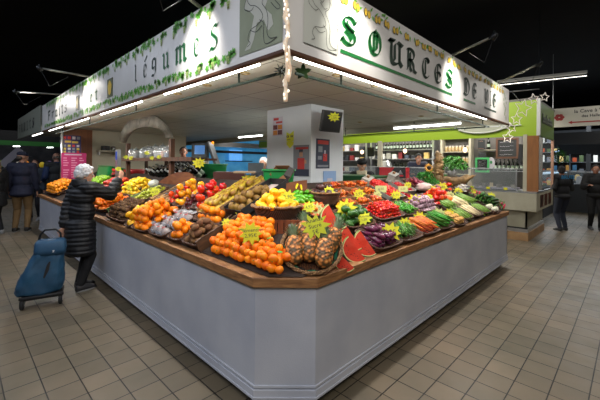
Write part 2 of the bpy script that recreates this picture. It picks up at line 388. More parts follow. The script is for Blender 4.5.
MB().add([fr(.13, 2.255), fr(.445, 2.255), fr(.445, 2.70), fr(.13, 2.70)], [(0, 1, 2, 3)]).build('drawing_panel', mat('drawing_paper', rgb('#c9cbc0'), .5), sr)
d_ = MB(); linefig(d_, lambda a, b: (a, -.0065, b), .15, 2.285, .34)
for z0, z1, x0, x1 in ((2.255, 2.258, .13, .445), (2.255, 2.70, .443, .446)): d_.add([(x0, -.006, z0), (x1, -.006, z0), (x1, -.006, z1), (x0, -.006, z1)], [(0, 1, 2, 3)])
d_.build('drawing', M_THINL, sr)
# pale leaf strip at the far end
d_ = MB()
for k in range(14): ngon(d_, leafpoly(4.44 + rnd.uniform(-.1, .1), 2.25 + k * .03, .03, rnd.random() * 6, 5), lambda p, q: (p, -.005, q))
d_.build('faded_leaves', mat('faded_leaf', rgb('#a9b596'), .5), sr)
# ---- left sign board (fruits et legumes)
sl = empty('sign_board', (0, 0, 0), 'long white canopy sign lettered fruits et légumes between two vine garlands', 'sign')
MB().box((0, .03, ZB), (.03, 7.42, ZT)).build('panel', M_SIGN, sl)
MB().box((-.008, .0, ZB - .018), (.034, 7.42, ZB)).build('bottom_trim', M_TRIM, sl)
fl = lambda y, z: (-.004, y, z)
lt = MB(); lt2 = MB()
def yv(px): return onX(px, 50, 0).y
LL = [('s', 209.5, 219, 2.35, 2.53, 1), ('e', 193.5, 200, 2.355, 2.50, 1), ('m', 175.5, 187, 2.36, 2.51, 1), ('u', 162.5, 169.5, 2.36, 2.51, 1), ('g', 151.5, 157.5, 2.37, 2.51, 0), ('e', 143.5, 147.5, 2.365, 2.50, 0), ('l', 134.5, 138, 2.36, 2.54, 0),
      ('e', 90.5, 93, 2.35, 2.46, 1), ('t', 95.5, 98.5, 2.35, 2.48, 1), ('s', 65, 67.5, 2.37, 2.49, 0), ('t', 61.8, 64.2, 2.36, 2.52, 0), ('i', 59, 61, 2.36, 2.5, 0), ('u', 55.7, 58.2, 2.36, 2.49, 0), ('r', 52.4, 54.6, 2.36, 2.49, 0), ('F', 48.6, 51.2, 2.34, 2.53, 0)]
for ch, p0, p1, z0, z1, g in LL:
    l1 = MB(); put(l1, ch, yv(p0), yv(p1), z0, z1, fl); l1.build('letter', M_SIGNG if g else M_SIGNK, sl)
nib(lt2, [[(0, 0), (1, 1)]], lambda a, b: fl(yv(145) - .06 * a, 2.52 + .05 * b), .15, -30)
lt2.build('accent_mark', M_SIGNK, sl)
for top in (1, 0):
    y = .48
    while y < 7.0:
        gv = MB()
        for _ in range(7):
            ly = y + rnd.uniform(0, .17); lz = (2.668 if top else 2.262) + rnd.uniform(-.028, .028)
            gv.cur = 0; ngon(gv, leafpoly(ly, lz, rnd.uniform(.024, .036), rnd.random() * 6), lambda p, q: (-.005, p, q))
        by = y + .09; bz = (2.62 if top else 2.25)
        for k in range(9):
            gv.cur = 1; r0 = .009; row = k // 3
            ngon(gv, arc(by + (k % 3 - 1) * .012 * (1 - row * .25), bz + .01 - row * .018, r0, r0, 0, 300, 5), lambda p, q: (-.006, p, q))
        gv.build('vine_sprig', [M_VINE, M_GRAPE], sl); y += .19 if rnd.random() < .85 else .24
for a, b in ((76.7, 79.8), (108, 113.3)):
    y0, y1 = yv(b), yv(a)
    e = MB(); e.box((-.006, y0, 2.32), (-.003, y1, 2.535)); o = e.build('picture_frame', mat('olive_frame', rgb('#5b5f3a'), .5), sl)
    e = MB(); ngon(e, [(y0 + (y1 - y0) * (.5 + .34 * math.cos(t) * (1 + .15 * math.sin(5 * t))), 2.4275 + .085 * math.sin(t)) for t in [i * PI / 8 for i in range(16)]], lambda p, q: (-.008, p, q))
    e.build('yellow_fruit', M_LEMP, o)
e = MB(); e.add([fl(.03, 2.235), fl(.44, 2.235), fl(.44, 2.70), fl(.03, 2.70)], [(0, 1, 2, 3)]); e.build('drawing_panel', mat('sage_panel', rgb('#7d8468'), .5, rgb('#8d9378'), 3), sl)
e = MB(); FIG = [[(.30, 1.0), (.12, .80), (.06, .64), (.22, .56), (.34, .46), (.20, .10), (.08, .0), (.24, .0), (.34, .12), (.42, .34), (.60, .34), (.72, .16), (.84, .22), (.80, .36), (.62, .50), (.74, .66), (.80, .84), (.70, 1.0)]]
for P_ in FIG: ngon(e, [(.41 - .36 * a, 2.26 + .42 * b) for a, b in P_], lambda p, q: (-.0055, p, q))
e.build('figure_shape', mat('figure_white', rgb('#b3b3a6'), .5), sl)
e = MB(); linefig(e, lambda a, b: (-.0068, a, b), .41, 2.27, .40, -1, .002); e.build('figure_drawing', M_INK, sl)
# far continuation; its lack of light is put into the grey colour
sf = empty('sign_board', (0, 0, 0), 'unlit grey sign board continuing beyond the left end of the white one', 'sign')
MB().box((-.03, 7.45, ZB - .01), (.0, 11, ZT + .02)).build('panel', mat('sign_unlit', rgb('#7c8073'), .6), sf)
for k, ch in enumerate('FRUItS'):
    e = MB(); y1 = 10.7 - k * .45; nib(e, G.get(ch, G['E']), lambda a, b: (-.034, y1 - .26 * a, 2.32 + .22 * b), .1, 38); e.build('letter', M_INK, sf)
# ---- soffit: LED strips, downlights, tubes, rails
def led(name, a, b, label, group=None):
    t = empty(name, a, label, 'light', group); d = V(b) - V(a)
    MB().bar((0, 0, 0), d, .02, .014).build('tube', M_LED, t); return t
k = 0
for y0, y1 in ((.35, 1.75), (2.3, 3.7), (4.3, 5.7), (6.0, 7.2), (8.0, 9.3)): led('strip_light', (.085, y1, 2.19), (.085, y0, 2.19), 'slim white strip light tucked behind the lower edge of the left sign', 'strip lights behind the left sign')
for x0, x1 in ((.15, 1.35), (1.4, 2.6), (2.65, 3.85)): led('strip_light', (x0, .085, 2.19), (x1, .085, 2.19), 'slim white strip light tucked behind the lower edge of the SOURCES DE VIE sign', 'strip lights behind the right sign')
M_BRASS = mat('brass_ring', rgb('#a08a5a'), .35, metal=.7)
DL = [(245, 73), (207, 85), (178, 93.6), (337, 75), (376, 85.6), (404, 95.5), (425, 102), (444, 107), (421, 116), (360, 122)]
dl = empty('downlight', (0, 0, 0), 'x', 'light')
MB().lathe([(.045, 0), (.045, -.008), (.03, -.010), (.028, .002)], 20, cap=False).build('ring', M_BRASS, dl, True)
MB().lathe([(.0, -.002), (.029, -.003)], 16, cap=False).build('bulb', mat('bulb_off', rgb('#c9c2a8'), .3), dl)
for i, (a, b) in enumerate(DL):
    p = onZ(a, b, CEILZ); lf = i < 3
    place(dl, T(p), 'round recessed brass downlight near the ' + ('vine painted left sign' if lf else 'SOURCES DE VIE sign'), 'downlights left' if lf else 'downlights right')
M_TUBE = mat('fluorescent_tube', (.95, 1, .97), .4, emit=8)
M_FIX = mat('fixture_white', rgb('#c8c8c2'), .5)
def tubefix(p, q, label, group=None):
    p, q = V(p), V(q); t = empty('fluorescent_light', p, label, 'light', group); d = q - p
    MB().bar((0, 0, .03), d + V((0, 0, .03)), .09, .03).build('housing', M_FIX, t)
    MB().tube([(0, 0, 0), d], .016, 8).build('tube', M_TUBE, t, True); return t
tubefix((4.42, 1.80, 2.225), (4.42, .62, 2.225), 'bright fluorescent tube on the stall ceiling above the right hand counter')
tubefix((4.35, 4.1, 2.225), (4.35, 2.95, 2.225), 'fluorescent tube on the ceiling just right of the white pillar')
tubefix(onZ(262, 135.5, 2.225), onZ(262, 135.5, 2.225) + V((0, .95, 0)), 'fluorescent tube on the ceiling left of the white pillar')
M_RAIL = mat('rail_green', (.008, .012, .009), .9, spec=.1)
def rail(name, pts, drops, label):
    t = empty(name, pts[0], label, 'rail'); o = V(pts[0])
    MB().tube([V(p) - o for p in pts], .011, 8).build('bar', M_RAIL, t, True)
    for d in drops: MB().tube([V(d) - o, V((d[0], d[1], CEILZ)) - o], .008, 8).build('hanger', M_GREENP if False else M_RAIL, t, True)
    return t
rl = rail('hanging_rail', [(.2, .27, 2.14), (.2, 7.2, 2.14)], [(.2, y, 2.14) for y in (.73, 2.77, 4.7, 6.6)], 'thin dark rail hung under the ceiling behind the left sign')
rr_ = rail('hanging_rail', [(.27, .2, 2.14), (4.4, .2, 2.14)], [(x, .2, 2.14) for x in (.75, 2.5, 4.1)], 'thin dark rail hung under the ceiling behind the SOURCES DE VIE sign')
rail('hanging_rail', [(4.4, .25, 2.14), (4.4, 4.5, 2.14)], [(4.4, y, 2.14) for y in (1.4, 2.9)], 'thin dark rail returning along the right end of the stall ceiling')
e = MB(); e.ball((0, 0, 0), .022, 10, 8)
for k in range(26):
    a = k * 2.4; zz = 1 - 2 * (k + .5) / 26; r_ = math.sqrt(1 - zz * zz); d = V((r_ * math.cos(a), r_ * math.sin(a), zz))
    e.tube([d * .015, d * .05], [.006, .001], 5)
o = e.build('spiky_ornament', mat('dark_green', rgb('#0c1408'), .6), None, True, M=T(onX(281, 70.5, .2))); tag(o, 'dark green spiky ball ornament on the end of the left rail', 'ornament')
o = MB().prism(leafpoly(0, 0, .058, .3), .006).build('leaf_ornament', mat('dark_green_leaf', rgb('#0c1408'), 1, spec=0), M=T(onY(303, 72, .2)) @ Rz(-.75) @ Rx(PI / 2)); tag(o, 'dark green leaf shaped ornament on the end of the right rail', 'ornament')
# ---- light garland hanging on the canopy corner
M_BULB = mat('garland_cream', rgb('#e8d9c2'), .5, rgb('#c9a987'), 30, emit=.35)
lg = empty('light_garland', (-.03, -.03, 1.89), 'cream light garland hanging down the corner between the two signs', 'garland')
e = MB(); r5 = random.Random(5)
pts = [(r5.uniform(-.008, .008), r5.uniform(-.008, .008), z_ * .035) for z_ in range(0, 30)]
e.tube(pts, [.010 + r5.uniform(-.002, .004) for _ in pts], 7)
e.tube([(p[0] + .012, p[1] - .012, p[2]) for p in pts[3:9]], .007, 6)
e.build('cord', M_BULB, lg, True)
e = MB()
for k in range(60):
    z_ = r5.uniform(0, 1.0); a = r5.uniform(0, 6.28); e.ball((.014 * math.cos(a), .014 * math.sin(a), z_), (.006, .006, .009), 6, 4)
e.build('bulbs', mat('garland_bulb', rgb('#fff0dd'), .4, emit=1.2), lg, True)
# ---- star garland on the right end
def starpts(n, ro, ri, ph=PI / 2): return [((ro if i % 2 == 0 else ri) * math.cos(ph + PI * i / n), (ro if i % 2 == 0 else ri) * math.sin(ph + PI * i / n)) for i in range(2 * n)]
sg = empty('star_garland', (4.6, 0, 2.5), 'outlined white light-up stars cascading from a bracket at the sign end', 'garland')
M_ST = mat('star_tube', rgb('#e0d6c8'), .5, emit=.45); OR = V((4.6, 0, 2.5))
for px, py, r_, ph in ((544.7, 97, 4.6, .2), (533.7, 99, 5.5, .5), (523, 108, 8.8, .1), (516.6, 119, 5.8, .3), (511.5, 128, 5, .6), (507.7, 137.5, 5.6, .2)):
    c = dep(px, py, 5.3) - OR; R_ = r_ * 5.3 / FPX; e = MB()
    e.tube([c + RT * a + UPV * b for a, b in starpts(5, R_, R_ * .48, ph)], .0075, 6, close=True)
    e.build('star', M_ST, sg, True)
e = MB(); e.tube([dep(507, 92, 5.3) - OR, dep(539, 89, 5.3) - OR], .010); e.tube([dep(512, 92, 5.3) - OR, dep(521, 102, 5.3) - OR], .005)
e.build('bracket', M_CHROME, sg, True)
# ---- spotlight arms standing out from the canopy top
M_ARM = mat('arm_grey', rgb('#7d7b70'), .4, metal=.5)
def spotarm(base, tip, label, cyl=True):
    base, tip = V(base), V(tip); t = empty('spotlight_arm', base, label, 'spotlight'); d = tip - base
    MB().tube([(0, 0, 0), d], .014, 8).build('arm', M_ARM, t, True)
    h = MB(); tgt = (base + V((0, 0, -.35)) - tip).normalized()
    q = tgt.to_track_quat('Z', 'Y').to_matrix().to_4x4(); q.translation = d
    h.lathe([(.012, -.035), (.026, -.02), (.034, .035), (.030, .035), (.0, .01)], 16, M=q, cap=False)
    h.tube([d + V((0, 0, .05)), d], .008); h.build('lamp_head', M_DARKMET, t, True)
    h = MB(); h.tube([d, d * .8 + V((0, 0, -.22)), d * .45 + V((0, 0, -.05))], .003, 5); h.build('cable', M_BLACK, t, True)
    L = bpy.data.lights.new('spot', 'SPOT'); L.energy = 46; L.spot_size = 1.35; L.spot_blend = .9; L.shadow_soft_size = .04; L.color = (1, .95, .88)
    lo = bpy.data.objects.new('spot', L); COL.objects.link(lo); lo.location = tip + tgt * .09; lo.rotation_euler = (-tgt).to_track_quat('Z', 'Y').to_euler()
    return t
spotarm((.02, 3.9, 2.71), (-.50, 4.25, 2.79), 'spotlight on a long arm over the middle of the left sign')
spotarm((.02, 5.65, 2.71), (-.55, 6.3, 2.76), 'spotlight on an arm over the far end of the left sign')
spotarm((.02, .95, 2.71), (-.40, .85, 2.80), 'spotlight on an arm over the word légumes')
spotarm((2.4, .02, 2.71), (2.30, -.42, 2.78), 'spotlight on an arm over the word SOURCES')
spotarm((4.1, .02, 2.71), (3.7, -.55, 2.80), 'spotlight on a long arm over the word VIE')
spotarm((.62, .02, 2.71), (.42, -.42, 2.82), 'spotlight on an arm over the first letter of SOURCES')
# ================================================================ THE COUNTER
M_PANL = mat('counter_white', rgb('#a9acb6'), .5, rgb('#b8bac1'), 2.5, bump=.12, bscale=150, detail=6)
M_RIM = woodmat('counter_wood', rgb('#6b4526'), rgb('#a8784a'), (3, 3, 20))
ct = empty('market_counter', (0, 0, 0), 'L-shaped white display counter with wooden rim and chamfered corner', 'counter')
YE, XE = 7.8, 4.74
def footprint(off, z0, z1, inner):
    """chamfered L band between offsets off and inner from the rim line"""
    k = math.tan(math.radians(22.5))
    def line(o): return [(o, YE), (o, .28 + o * k), (.28 + o * k, o), (XE, o)]
    return line(off), line(inner)
def band(off, inner, z0, z1):
    a, b = footprint(off, z0, z1, inner); mb = MB(); n = 4
    vs = [(x, y, z) for z in (z0, z1) for l in (a, b) for x, y in l]
    for i in range(3):
        mb.add([(a[i][0], a[i][1], z0), (a[i + 1][0], a[i + 1][1], z0), (b[i + 1][0], b[i + 1][1], z0), (b[i][0], b[i][1], z0),
                (a[i][0], a[i][1], z1), (a[i + 1][0], a[i + 1][1], z1), (b[i + 1][0], b[i + 1][1], z1), (b[i][0], b[i][1], z1)],
               [(0, 3, 2, 1), (4, 5, 6, 7), (0, 1, 5, 4), (1, 2, 6, 5), (2, 3, 7, 6), (3, 0, 4, 7)])
    return mb
band(.0, .10, .79, .85).build('wooden_rim', M_RIM, ct, bevel=.004)
band(.025, .06, .10, .79).build('front_panel', M_PANL, ct)
mb = band(.012, .03, .105, .155); mb.v += []; 
mb2 = band(.016, .03, .165, .18); mb.add(mb2.v, mb2.f); mb2 = band(.006, .03, .10, .115); mb.add(mb2.v, mb2.f)
mb.build('base_moulding', M_PANL, ct, bevel=.002)
band(.11, .15, 0, .10).build('plinth', M_BLACK, ct)
MB().box((XE - .03, .025, .10), (XE - .005, 1.15, .84)).build('end_panel', M_PANL, ct)
def dz(w): return .825 + .45 * w
W = 1.15
mb = MB(); E_ = .07
mb.add([(E_, YE, dz(E_)), (E_, .22, dz(E_)), (W, W, dz(W)), (W, YE, dz(W))], [(0, 1, 2, 3)])
mb.add([(.22, E_, dz(E_)), (XE, E_, dz(E_)), (XE, W, dz(W)), (W, W, dz(W))], [(0, 1, 2, 3)])
mb.add([(E_, .22, dz(E_)), (.22, E_, dz(E_)), (W, W, dz(W))], [(0, 1, 2)])
M_DECK = mat('deck_dark', rgb('#33231a'), .9, rgb('#241911'), 6)
mb.build('sloping_deck', M_DECK, ct)
mb = MB(); mb.box((W, W, .3), (W + .02, YE, dz(W))); mb.box((W, W, .3), (XE, W + .02, dz(W)))
mb.add([(XE, .03, .8), (XE, W, .8), (XE, W, dz(W)), (XE, .07, dz(.07))], [(0, 1, 2, 3)]); mb.add([(.03, YE, .8), (W, YE, .8), (W, YE, dz(W)), (.07, YE, dz(.07))], [(0, 1, 2, 3)])
mb.build('back_board', woodmat('back_wood', rgb('#2c1a0f'), rgb('#4a2d18')), ct)
# ================================================================ PRODUCE
TH = math.atan(.45); CT, ST_ = math.cos(TH), math.sin(TH)
def DR(s, w, up=0, rz=0): return basis((1, 0, 0), (0, CT, ST_), (0, -ST_, CT), (s, w, dz(w))) @ T(0, 0, up) @ Rz(rz)
def DL(s, w, up=0, rz=0): return basis((0, -1, 0), (CT, 0, ST_), (-ST_, 0, CT), (w, s, dz(w))) @ T(0, 0, up) @ Rz(rz)
def SF(px, py, lift=.05, side=None):
    d = ray(px, py); t = 1.0
    while t < 14:
        p = CAM + d * t; w = p.y if side == 'R' else p.x if side == 'L' else min(p.x, p.y)
        if w >= 0 and p.z <= dz(w) + lift: return p
        t += .004
    return dep(px, py, 4)
M_WICK = wickermat('wicker_brown', rgb('#2e1a10'), rgb('#7a4c2e'), 45)
M_WICKL = wickermat('wicker_light', rgb('#6a4526'), rgb('#c99c66'), 55)
M_CRATE = woodmat('crate_wood', rgb('#7a5a38'), rgb('#a8845a'), (3, 3, 12))
M_CRATED = woodmat('crate_dark', rgb('#3a2618'), rgb('#5c4028'), (3, 3, 12))
M_CARD = mat('cardboard', rgb('#8a5f3c'), .8, rgb('#7a5232'), 6)
M_CARDW = mat('cardboard_white_print', rgb('#8f8c84'), .7, rgb('#a19e94'), 20)
M_LINER = mat('paper_liner', rgb('#c9b5ac'), .8, rgb('#b5a199'), 20)
M_LEAFG = mat('leaf_green', rgb('#2f7d25'), .5, rgb('#4f9a2c'), 12, var=.15)
M_LEAFD = mat('leaf_dark', rgb('#1c5a1c'), .5, rgb('#2f7a26'), 12, var=.15)
def trayshell(a, b, h, t=.012, flare=1.12, rnd_=.35, n=28, low=1):
    """open rounded-rectangle tray: outer and inner skins"""
    def ring(a_, b_, z):
        o = []
        for j in range(n):
            th = 2 * PI * j / n; c, s = math.cos(th), math.sin(th); e = rnd_
            o.append((a_ / 2 * math.copysign(abs(c) ** e, c), b_ / 2 * math.copysign(abs(s) ** e, s), z))
        return o
    mb = MB(); mb.loft([ring(a / flare, b / flare, 0), ring(a, b, h), ring(a - 2 * t, b - 2 * t, h), ring(a / flare - 2 * t, b / flare - 2 * t, t)], cap=False)
    mb.add(ring(a / flare, b / flare, 0), [tuple(range(n - 1, -1, -1))]); mb.add(ring(a / flare - 2 * t, b / flare - 2 * t, t), [tuple(range(n))])
    return mb, ring
def tray(M, a, b, h, label, kind='wicker', group=None):
    if kind == 'wicker':
        t = empty('wicker_tray', M, label, 'tray', group); mb, ring = trayshell(a, b, h, .010); mb.build('basket', M_WICK, t, True)
        MB().tube([V(p) for p in ring(a, b, h)], .008, 6, close=True).build('rim', M_WICK, t, True)
    elif kind == 'crate':
        t = empty('wooden_crate', M, label, 'crate', group)
        MB().box((-a / 2, -b / 2, 0), (a / 2, b / 2, .006)).build('base', M_CRATED, t)
        for sx in (-1, 1):
            MB().box((min(sx * a / 2, sx * (a / 2 - .008)), -b / 2, .006), (max(sx * a / 2, sx * (a / 2 - .008)), b / 2, h)).build('side_board', M_CRATE, t)
            MB().box((-a / 2 + .008, min(sx * b / 2, sx * (b / 2 - .008)), .006), (a / 2 - .008, max(sx * b / 2, sx * (b / 2 - .008)), h)).build('end_board', M_CRATE, t)
    else:
        mt = {'card': M_CARD, 'white': M_CARDW, 'black': mat('black_plastic', (.03, .03, .035), .35)}[kind]
        t = empty('cardboard_tray' if kind != 'black' else 'plastic_tray', M, label, 'tray', group); mb, ring = trayshell(a, b, h, .006, 1.05, .15, 32); mb.build('tray_body', mt, t)
        MB().tube([V(p) for p in ring(a, b, h)], .004, 5, close=True).build('rim', mt, t)
    return t
def fill(proto, M, a, b, r, layers, label, group, z0=None, jit=.5, s=1, rot='r', gap=1.98, dome=None):
    z0 = r if z0 is None else z0; p = r * gap; n = 0; dome = r * .7 if dome is None else dome
    for L in range(layers):
        aa, bb = a - L * p * .75, b - L * p * .75
        nx = max(1, int(aa / p)); ny = max(1, int(bb / (p * .87)))
        for j in range(ny):
            for i in range(nx - (j % 2 if nx > 1 else 0)):
                x = (i - (nx - 1 - (j % 2)) / 2) * p; y = (j - (ny - 1) / 2) * p * .87
                if L and (abs(2 * x / a) ** 2.6 + abs(2 * y / b) ** 2.6) > 1.15 - .18 * L: continue
                if L < layers - 2 and abs(x) < aa / 2 - 1.6 * p and abs(y) < bb / 2 - 1.6 * p: continue
                x += random.uniform(-1, 1) * r * jit; y += random.uniform(-1, 1) * r * jit
                zz = z0 + L * p * .78 + (dome if layers < 2 or L else dome * .4) * max(0, 1 - (2 * x / a) ** 2) * max(0, 1 - (2 * y / b) ** 2) + random.uniform(-.1, .1) * r
                R_ = rrot() if rot == 'r' else Rz(random.uniform(0, 6.28)) @ Rx(random.uniform(-.5, .5)) @ Ry(random.uniform(-.4, .4)) if rot == 'u' else Rz(random.uniform(-.3, .3)) @ Rx(rot if isinstance(rot, float) else 0)
                place(proto, M @ T(x, y, zz) @ R_ @ Sc(s * random.uniform(.86, 1.08)), label, group); n += 1
    return n
def fillL(proto, M, a, p, layers, label, group, z0=.02, dzl=.018, yj=.02, ang=.08, tilt=0, s=1, y0=0, lj=.08):
    """long things side by side, lying along the slope (proto lies along +Y)"""
    for L in range(layers):
        nx = max(1, int((a - L * p * .9) / p))
        for i in range(nx):
            x = (i - (nx - 1) / 2) * p
            place(proto, M @ T(x, y0 + random.uniform(-yj, yj), z0 + L * dzl) @ Rz(random.uniform(-ang, ang)) @ Rx(tilt + random.uniform(-.03, .03)) @ Ry(random.uniform(0, 6.28)) @ Sc(s * random.uniform(1 - lj, 1)), label, group)
# ---- prototypes
def fruit(name, cat, mb, m_, smooth=True): o = mb.build(name, m_, None, smooth); tag(o, 'x', cat); return o
M_OR = mat('orange_skin', rgb('#ef7602'), .42, rgb('#f28c0e'), 14, spec=.35, bump=.12, bscale=260, var=.10)
M_CLEM = mat('clementine_skin', rgb('#ee6e02'), .42, rgb('#f28a10'), 14, spec=.35, bump=.12, bscale=260, var=.12)
M_STEM = mat('green_stem', rgb('#4a7a1e'), .6)
def ribbed(n, k): return lambda v: 1 + k * math.cos(n * math.atan2(v.y, v.x)) * (1 - v.z * v.z) - .16 * max(0, v.z - .8) * 5 * .3
def mk_orange(nm, mt, r=.034, sz=.92):
    o = fruit(nm, 'fruit', MB().ball((0, 0, 0), (r, r, r * sz), 16, 10), mt)
    MB().lathe([(0, r * sz * .985), (.0045, r * sz * 1.0), (.003, r * sz * 1.03), (0, r * sz * 1.03)], 6, cap=False).build('stem_end', M_STEM, o, True); return o
P_CLEM = mk_orange('clementine', M_CLEM, .031, .86)
P_OR = mk_orange('orange', M_OR, .037, .97)
P_LEMON = fruit('lemon', 'fruit', MB().lathe([(0, -.047), (.006, -.044), (.014, -.037), (.026, -.02), (.03, 0), (.026, .02), (.014, .036), (.007, .042), (0, .044)], 14, cap=False), mat('lemon_skin', rgb('#f0a800'), .45, rgb('#f2ba10'), 14, bump=.1, bscale=220, var=.08))
P_MANDY = mk_orange('tangerine', mat('tangerine_skin', rgb('#f08a04'), .42, rgb('#f29c0c'), 10, bump=.1, bscale=200, var=.08), .036, .85)
M_TOM = mat('tomato_skin', rgb('#c8160a'), .2, rgb('#d8301a'), 6, var=.12)
def mk_tomato(nm, r, mt, k=.06):
    o = fruit(nm, 'vegetable', MB().ball((0, 0, 0), (r, r, r * .78), 20, 10, fn=ribbed(6, k)), mt)
    e = MB()
    for i in range(5):
        a = i * 2 * PI / 5; e.add([(0, 0, r * .74), (r * .14 * math.cos(a + .5), r * .14 * math.sin(a + .5), r * .76), (r * .45 * math.cos(a), r * .45 * math.sin(a), r * .80), (r * .14 * math.cos(a - .5), r * .14 * math.sin(a - .5), r * .76)], [(0, 1, 2, 3)])
    e.tube([(0, 0, r * .7), (0, 0, r * .95)], r * .05, 5); e.build('stem', M_STEM, o); return o
P_TOM = mk_tomato('beef_tomato', .045, M_TOM); P_TOMS = mk_tomato('tomato', .036, mat('tomato_orange_red', rgb('#d8320e'), .2, rgb('#e0441a'), 6, var=.12), .03)
P_CHER = mk_tomato('cherry_tomato', .0175, M_TOM, 0)
P_YTOM = mk_tomato('orange_tomato', .042, mat('tomato_yellow', rgb('#f09a0a'), .22, rgb('#f2a91c'), 6, var=.1), .05)
P_PUMP = mk_tomato('small_pumpkin', .075, mat('pumpkin_skin', rgb('#e8620c'), .35, rgb('#ef7616'), 6), .08)
M_PEAR = mat('pear_skin', rgb('#b39a20'), .5, rgb('#8a5a20'), 22, var=.15)
P_PEAR = fruit('pear', 'fruit', MB().lathe([(0, -.052), (.012, -.051), (.024, -.038), (.027, -.018), (.024, .008), (.015, .032), (.011, .050), (.009, .066), (.004, .072), (0, .072)], 14, cap=False), M_PEAR)
MB().tube([(0, 0, .064), (.004, 0, .085)], .0022, 5).build('stem', mat('stem_brown', rgb('#3a2412'), .8), P_PEAR)
P_BPEAR = fruit('russet_pear', 'fruit', MB().lathe([(0, -.036), (.014, -.035), (.032, -.024), (.037, -.004), (.033, .016), (.022, .034), (.012, .042), (0, .044)], 14, cap=False), mat('russet_skin', rgb('#6e4c18'), .6, rgb('#8a6a24'), 20, var=.15))
MB().tube([(0, 0, .042), (.003, 0, .060)], .0025, 5).build('stem', MATS['stem_brown'], P_BPEAR)
P_KIWI = fruit('kiwi', 'fruit', MB().ball((0, 0, 0), (.023, .023, .031), 12, 8), mat('kiwi_skin', rgb('#4a2e16'), .85, rgb('#654422'), 40, bump=.4, bscale=300, var=.18))
P_POT = fruit('potato', 'vegetable', MB().ball((0, 0, 0), (.026, .030, .040), 12, 9, fn=lambda v: 1 + .10 * noise.noise(v * 1.7)), mat('potato_skin', rgb('#5e3a1e'), .85, rgb('#7a5430'), 30, bump=.3, bscale=200, var=.15))
P_RAT = fruit('fingerling_potato', 'vegetable', MB().ball((0, 0, 0), (.014, .034, .014), 10, 8, fn=lambda v: 1 + .12 * noise.noise(v * 2)), mat('ratte_skin', rgb('#b98a44'), .8, rgb('#cf9f58'), 30, var=.15))
P_WAL = fruit('walnut', 'nut', MB().ball((0, 0, 0), (.016, .016, .019), 12, 8, fn=lambda v: 1 + .12 * noise.noise(v * 4)), mat('walnut_shell', rgb('#9a6e3a'), .8, rgb('#b98c54'), 60, bump=.4, bscale=200, var=.2))
P_PLUM = fruit('plum', 'fruit', MB().ball((0, 0, 0), (.021, .021, .024), 12, 8), mat('plum_skin', rgb('#4a0f14'), .4, rgb('#6b1a1c'), 20, var=.25))
P_FIG = fruit('dark_plum', 'fruit', MB().ball((0, 0, 0), (.036, .036, .034), 14, 9, fn=lambda v: 1 - .12 * max(0, v.z - .85) * 6), mat('fig_skin', rgb('#2a1414'), .35, rgb('#4a2626'), 10, var=.2))
def mk_apple(nm, c1, c2, r=.034): 
    o = fruit(nm, 'fruit', MB().lathe([(0, -r * .78), (r * .3, -r * .86), (r * .75, -r * .62), (r, -r * .05), (r * .92, r * .45), (r * .6, r * .8), (r * .25, r * .78), (0, r * .62)], 14, cap=False), mat(nm + '_skin', rgb(c1), .32, rgb(c2), 48, var=.2))
    MB().tube([(0, 0, r * .6), (r * .1, 0, r * 1.05)], r * .06, 5).build('stem', MATS['stem_brown'], o); return o
P_APR = mk_apple('red_apple', '#b81a18', '#d8452c'); P_APG = mk_apple('green_apple', '#7aa81e', '#98c02e')
P_APY = mk_apple('yellow_apple', '#e0b010', '#efc828', .033)
P_NEC = mk_apple('nectarine', '#a30c10', '#e07a1c', .021)
P_STRAW = fruit('strawberry', 'fruit', MB().lathe([(0, -.022), (.008, -.016), (.014, -.002), (.015, .007), (.009, .013), (0, .012)], 10, cap=False), mat('strawberry_skin', rgb('#c81414'), .3, rgb('#d82a1c'), 60, bump=.3, bscale=400, var=.1))
P_CHRY = fruit('cherry', 'fruit', MB().ball((0, 0, 0), .0125, 10, 7), mat('cherry_skin', rgb('#9a0a18'), .2, rgb('#b81a24'), 20, var=.2))
P_AVO = fruit('avocado', 'fruit', MB().lathe([(0, -.045), (.018, -.042), (.034, -.02), (.034, 0), (.024, .028), (.013, .046), (0, .05)], 14, cap=False), mat('avocado_skin', rgb('#1c4414'), .35, rgb('#35651f'), 30, bump=.3, bscale=150, var=.15))
P_AUB = fruit('small_aubergine', 'vegetable', MB().lathe([(0, -.055), (.010, -.052), (.020, -.03), (.021, -.005), (.015, .025), (.009, .045), (0, .05)], 12, M=Rx(-PI / 2), cap=False), mat('aubergine_skin', rgb('#3a0f26'), .2, rgb('#6b2a48'), 16, var=.25))
MB().lathe([(.010, .040), (.009, .05), (.004, .056), (.003, .068), (0, .068)], 8, M=Rx(-PI / 2), cap=False).build('stem_cap', MATS['stem_brown'], P_AUB, True)
P_BAUB = fruit('black_aubergine', 'vegetable', MB().lathe([(0, -.10), (.02, -.095), (.038, -.06), (.036, -.01), (.026, .05), (.018, .085), (0, .09)], 14, M=Rx(-PI / 2), cap=False), mat('black_aubergine_skin', rgb('#1a0f1c'), .15, rgb('#2a1628'), 6))
M_CAR = mat('carrot_skin', rgb('#d85a1a'), .5, rgb('#a84418'), 30, var=.3)
P_CAR = fruit('carrot', 'vegetable', MB().lathe([(0, -.10), (.003, -.098), (.008, -.06), (.013, 0), (.017, .06), (.015, .078), (0, .08)], 10, M=Rx(-PI / 2), cap=False), M_CAR)
MB().tube([(0, .078, 0), (0, .092, .002)], .005, 6).build('stem', M_STEM, P_CAR)
P_BEAN = fruit('green_bean', 'vegetable', MB().tube(crom([(.008, -.07, 0), (0, -.03, 0), (-.003, .02, 0), (.004, .07, 0)], 2), [.001, .004, .005, .005, .005, .004, .0012], 5), mat('bean_skin', rgb('#3a6a1e'), .5, rgb('#4f8426'), 30, var=.45))
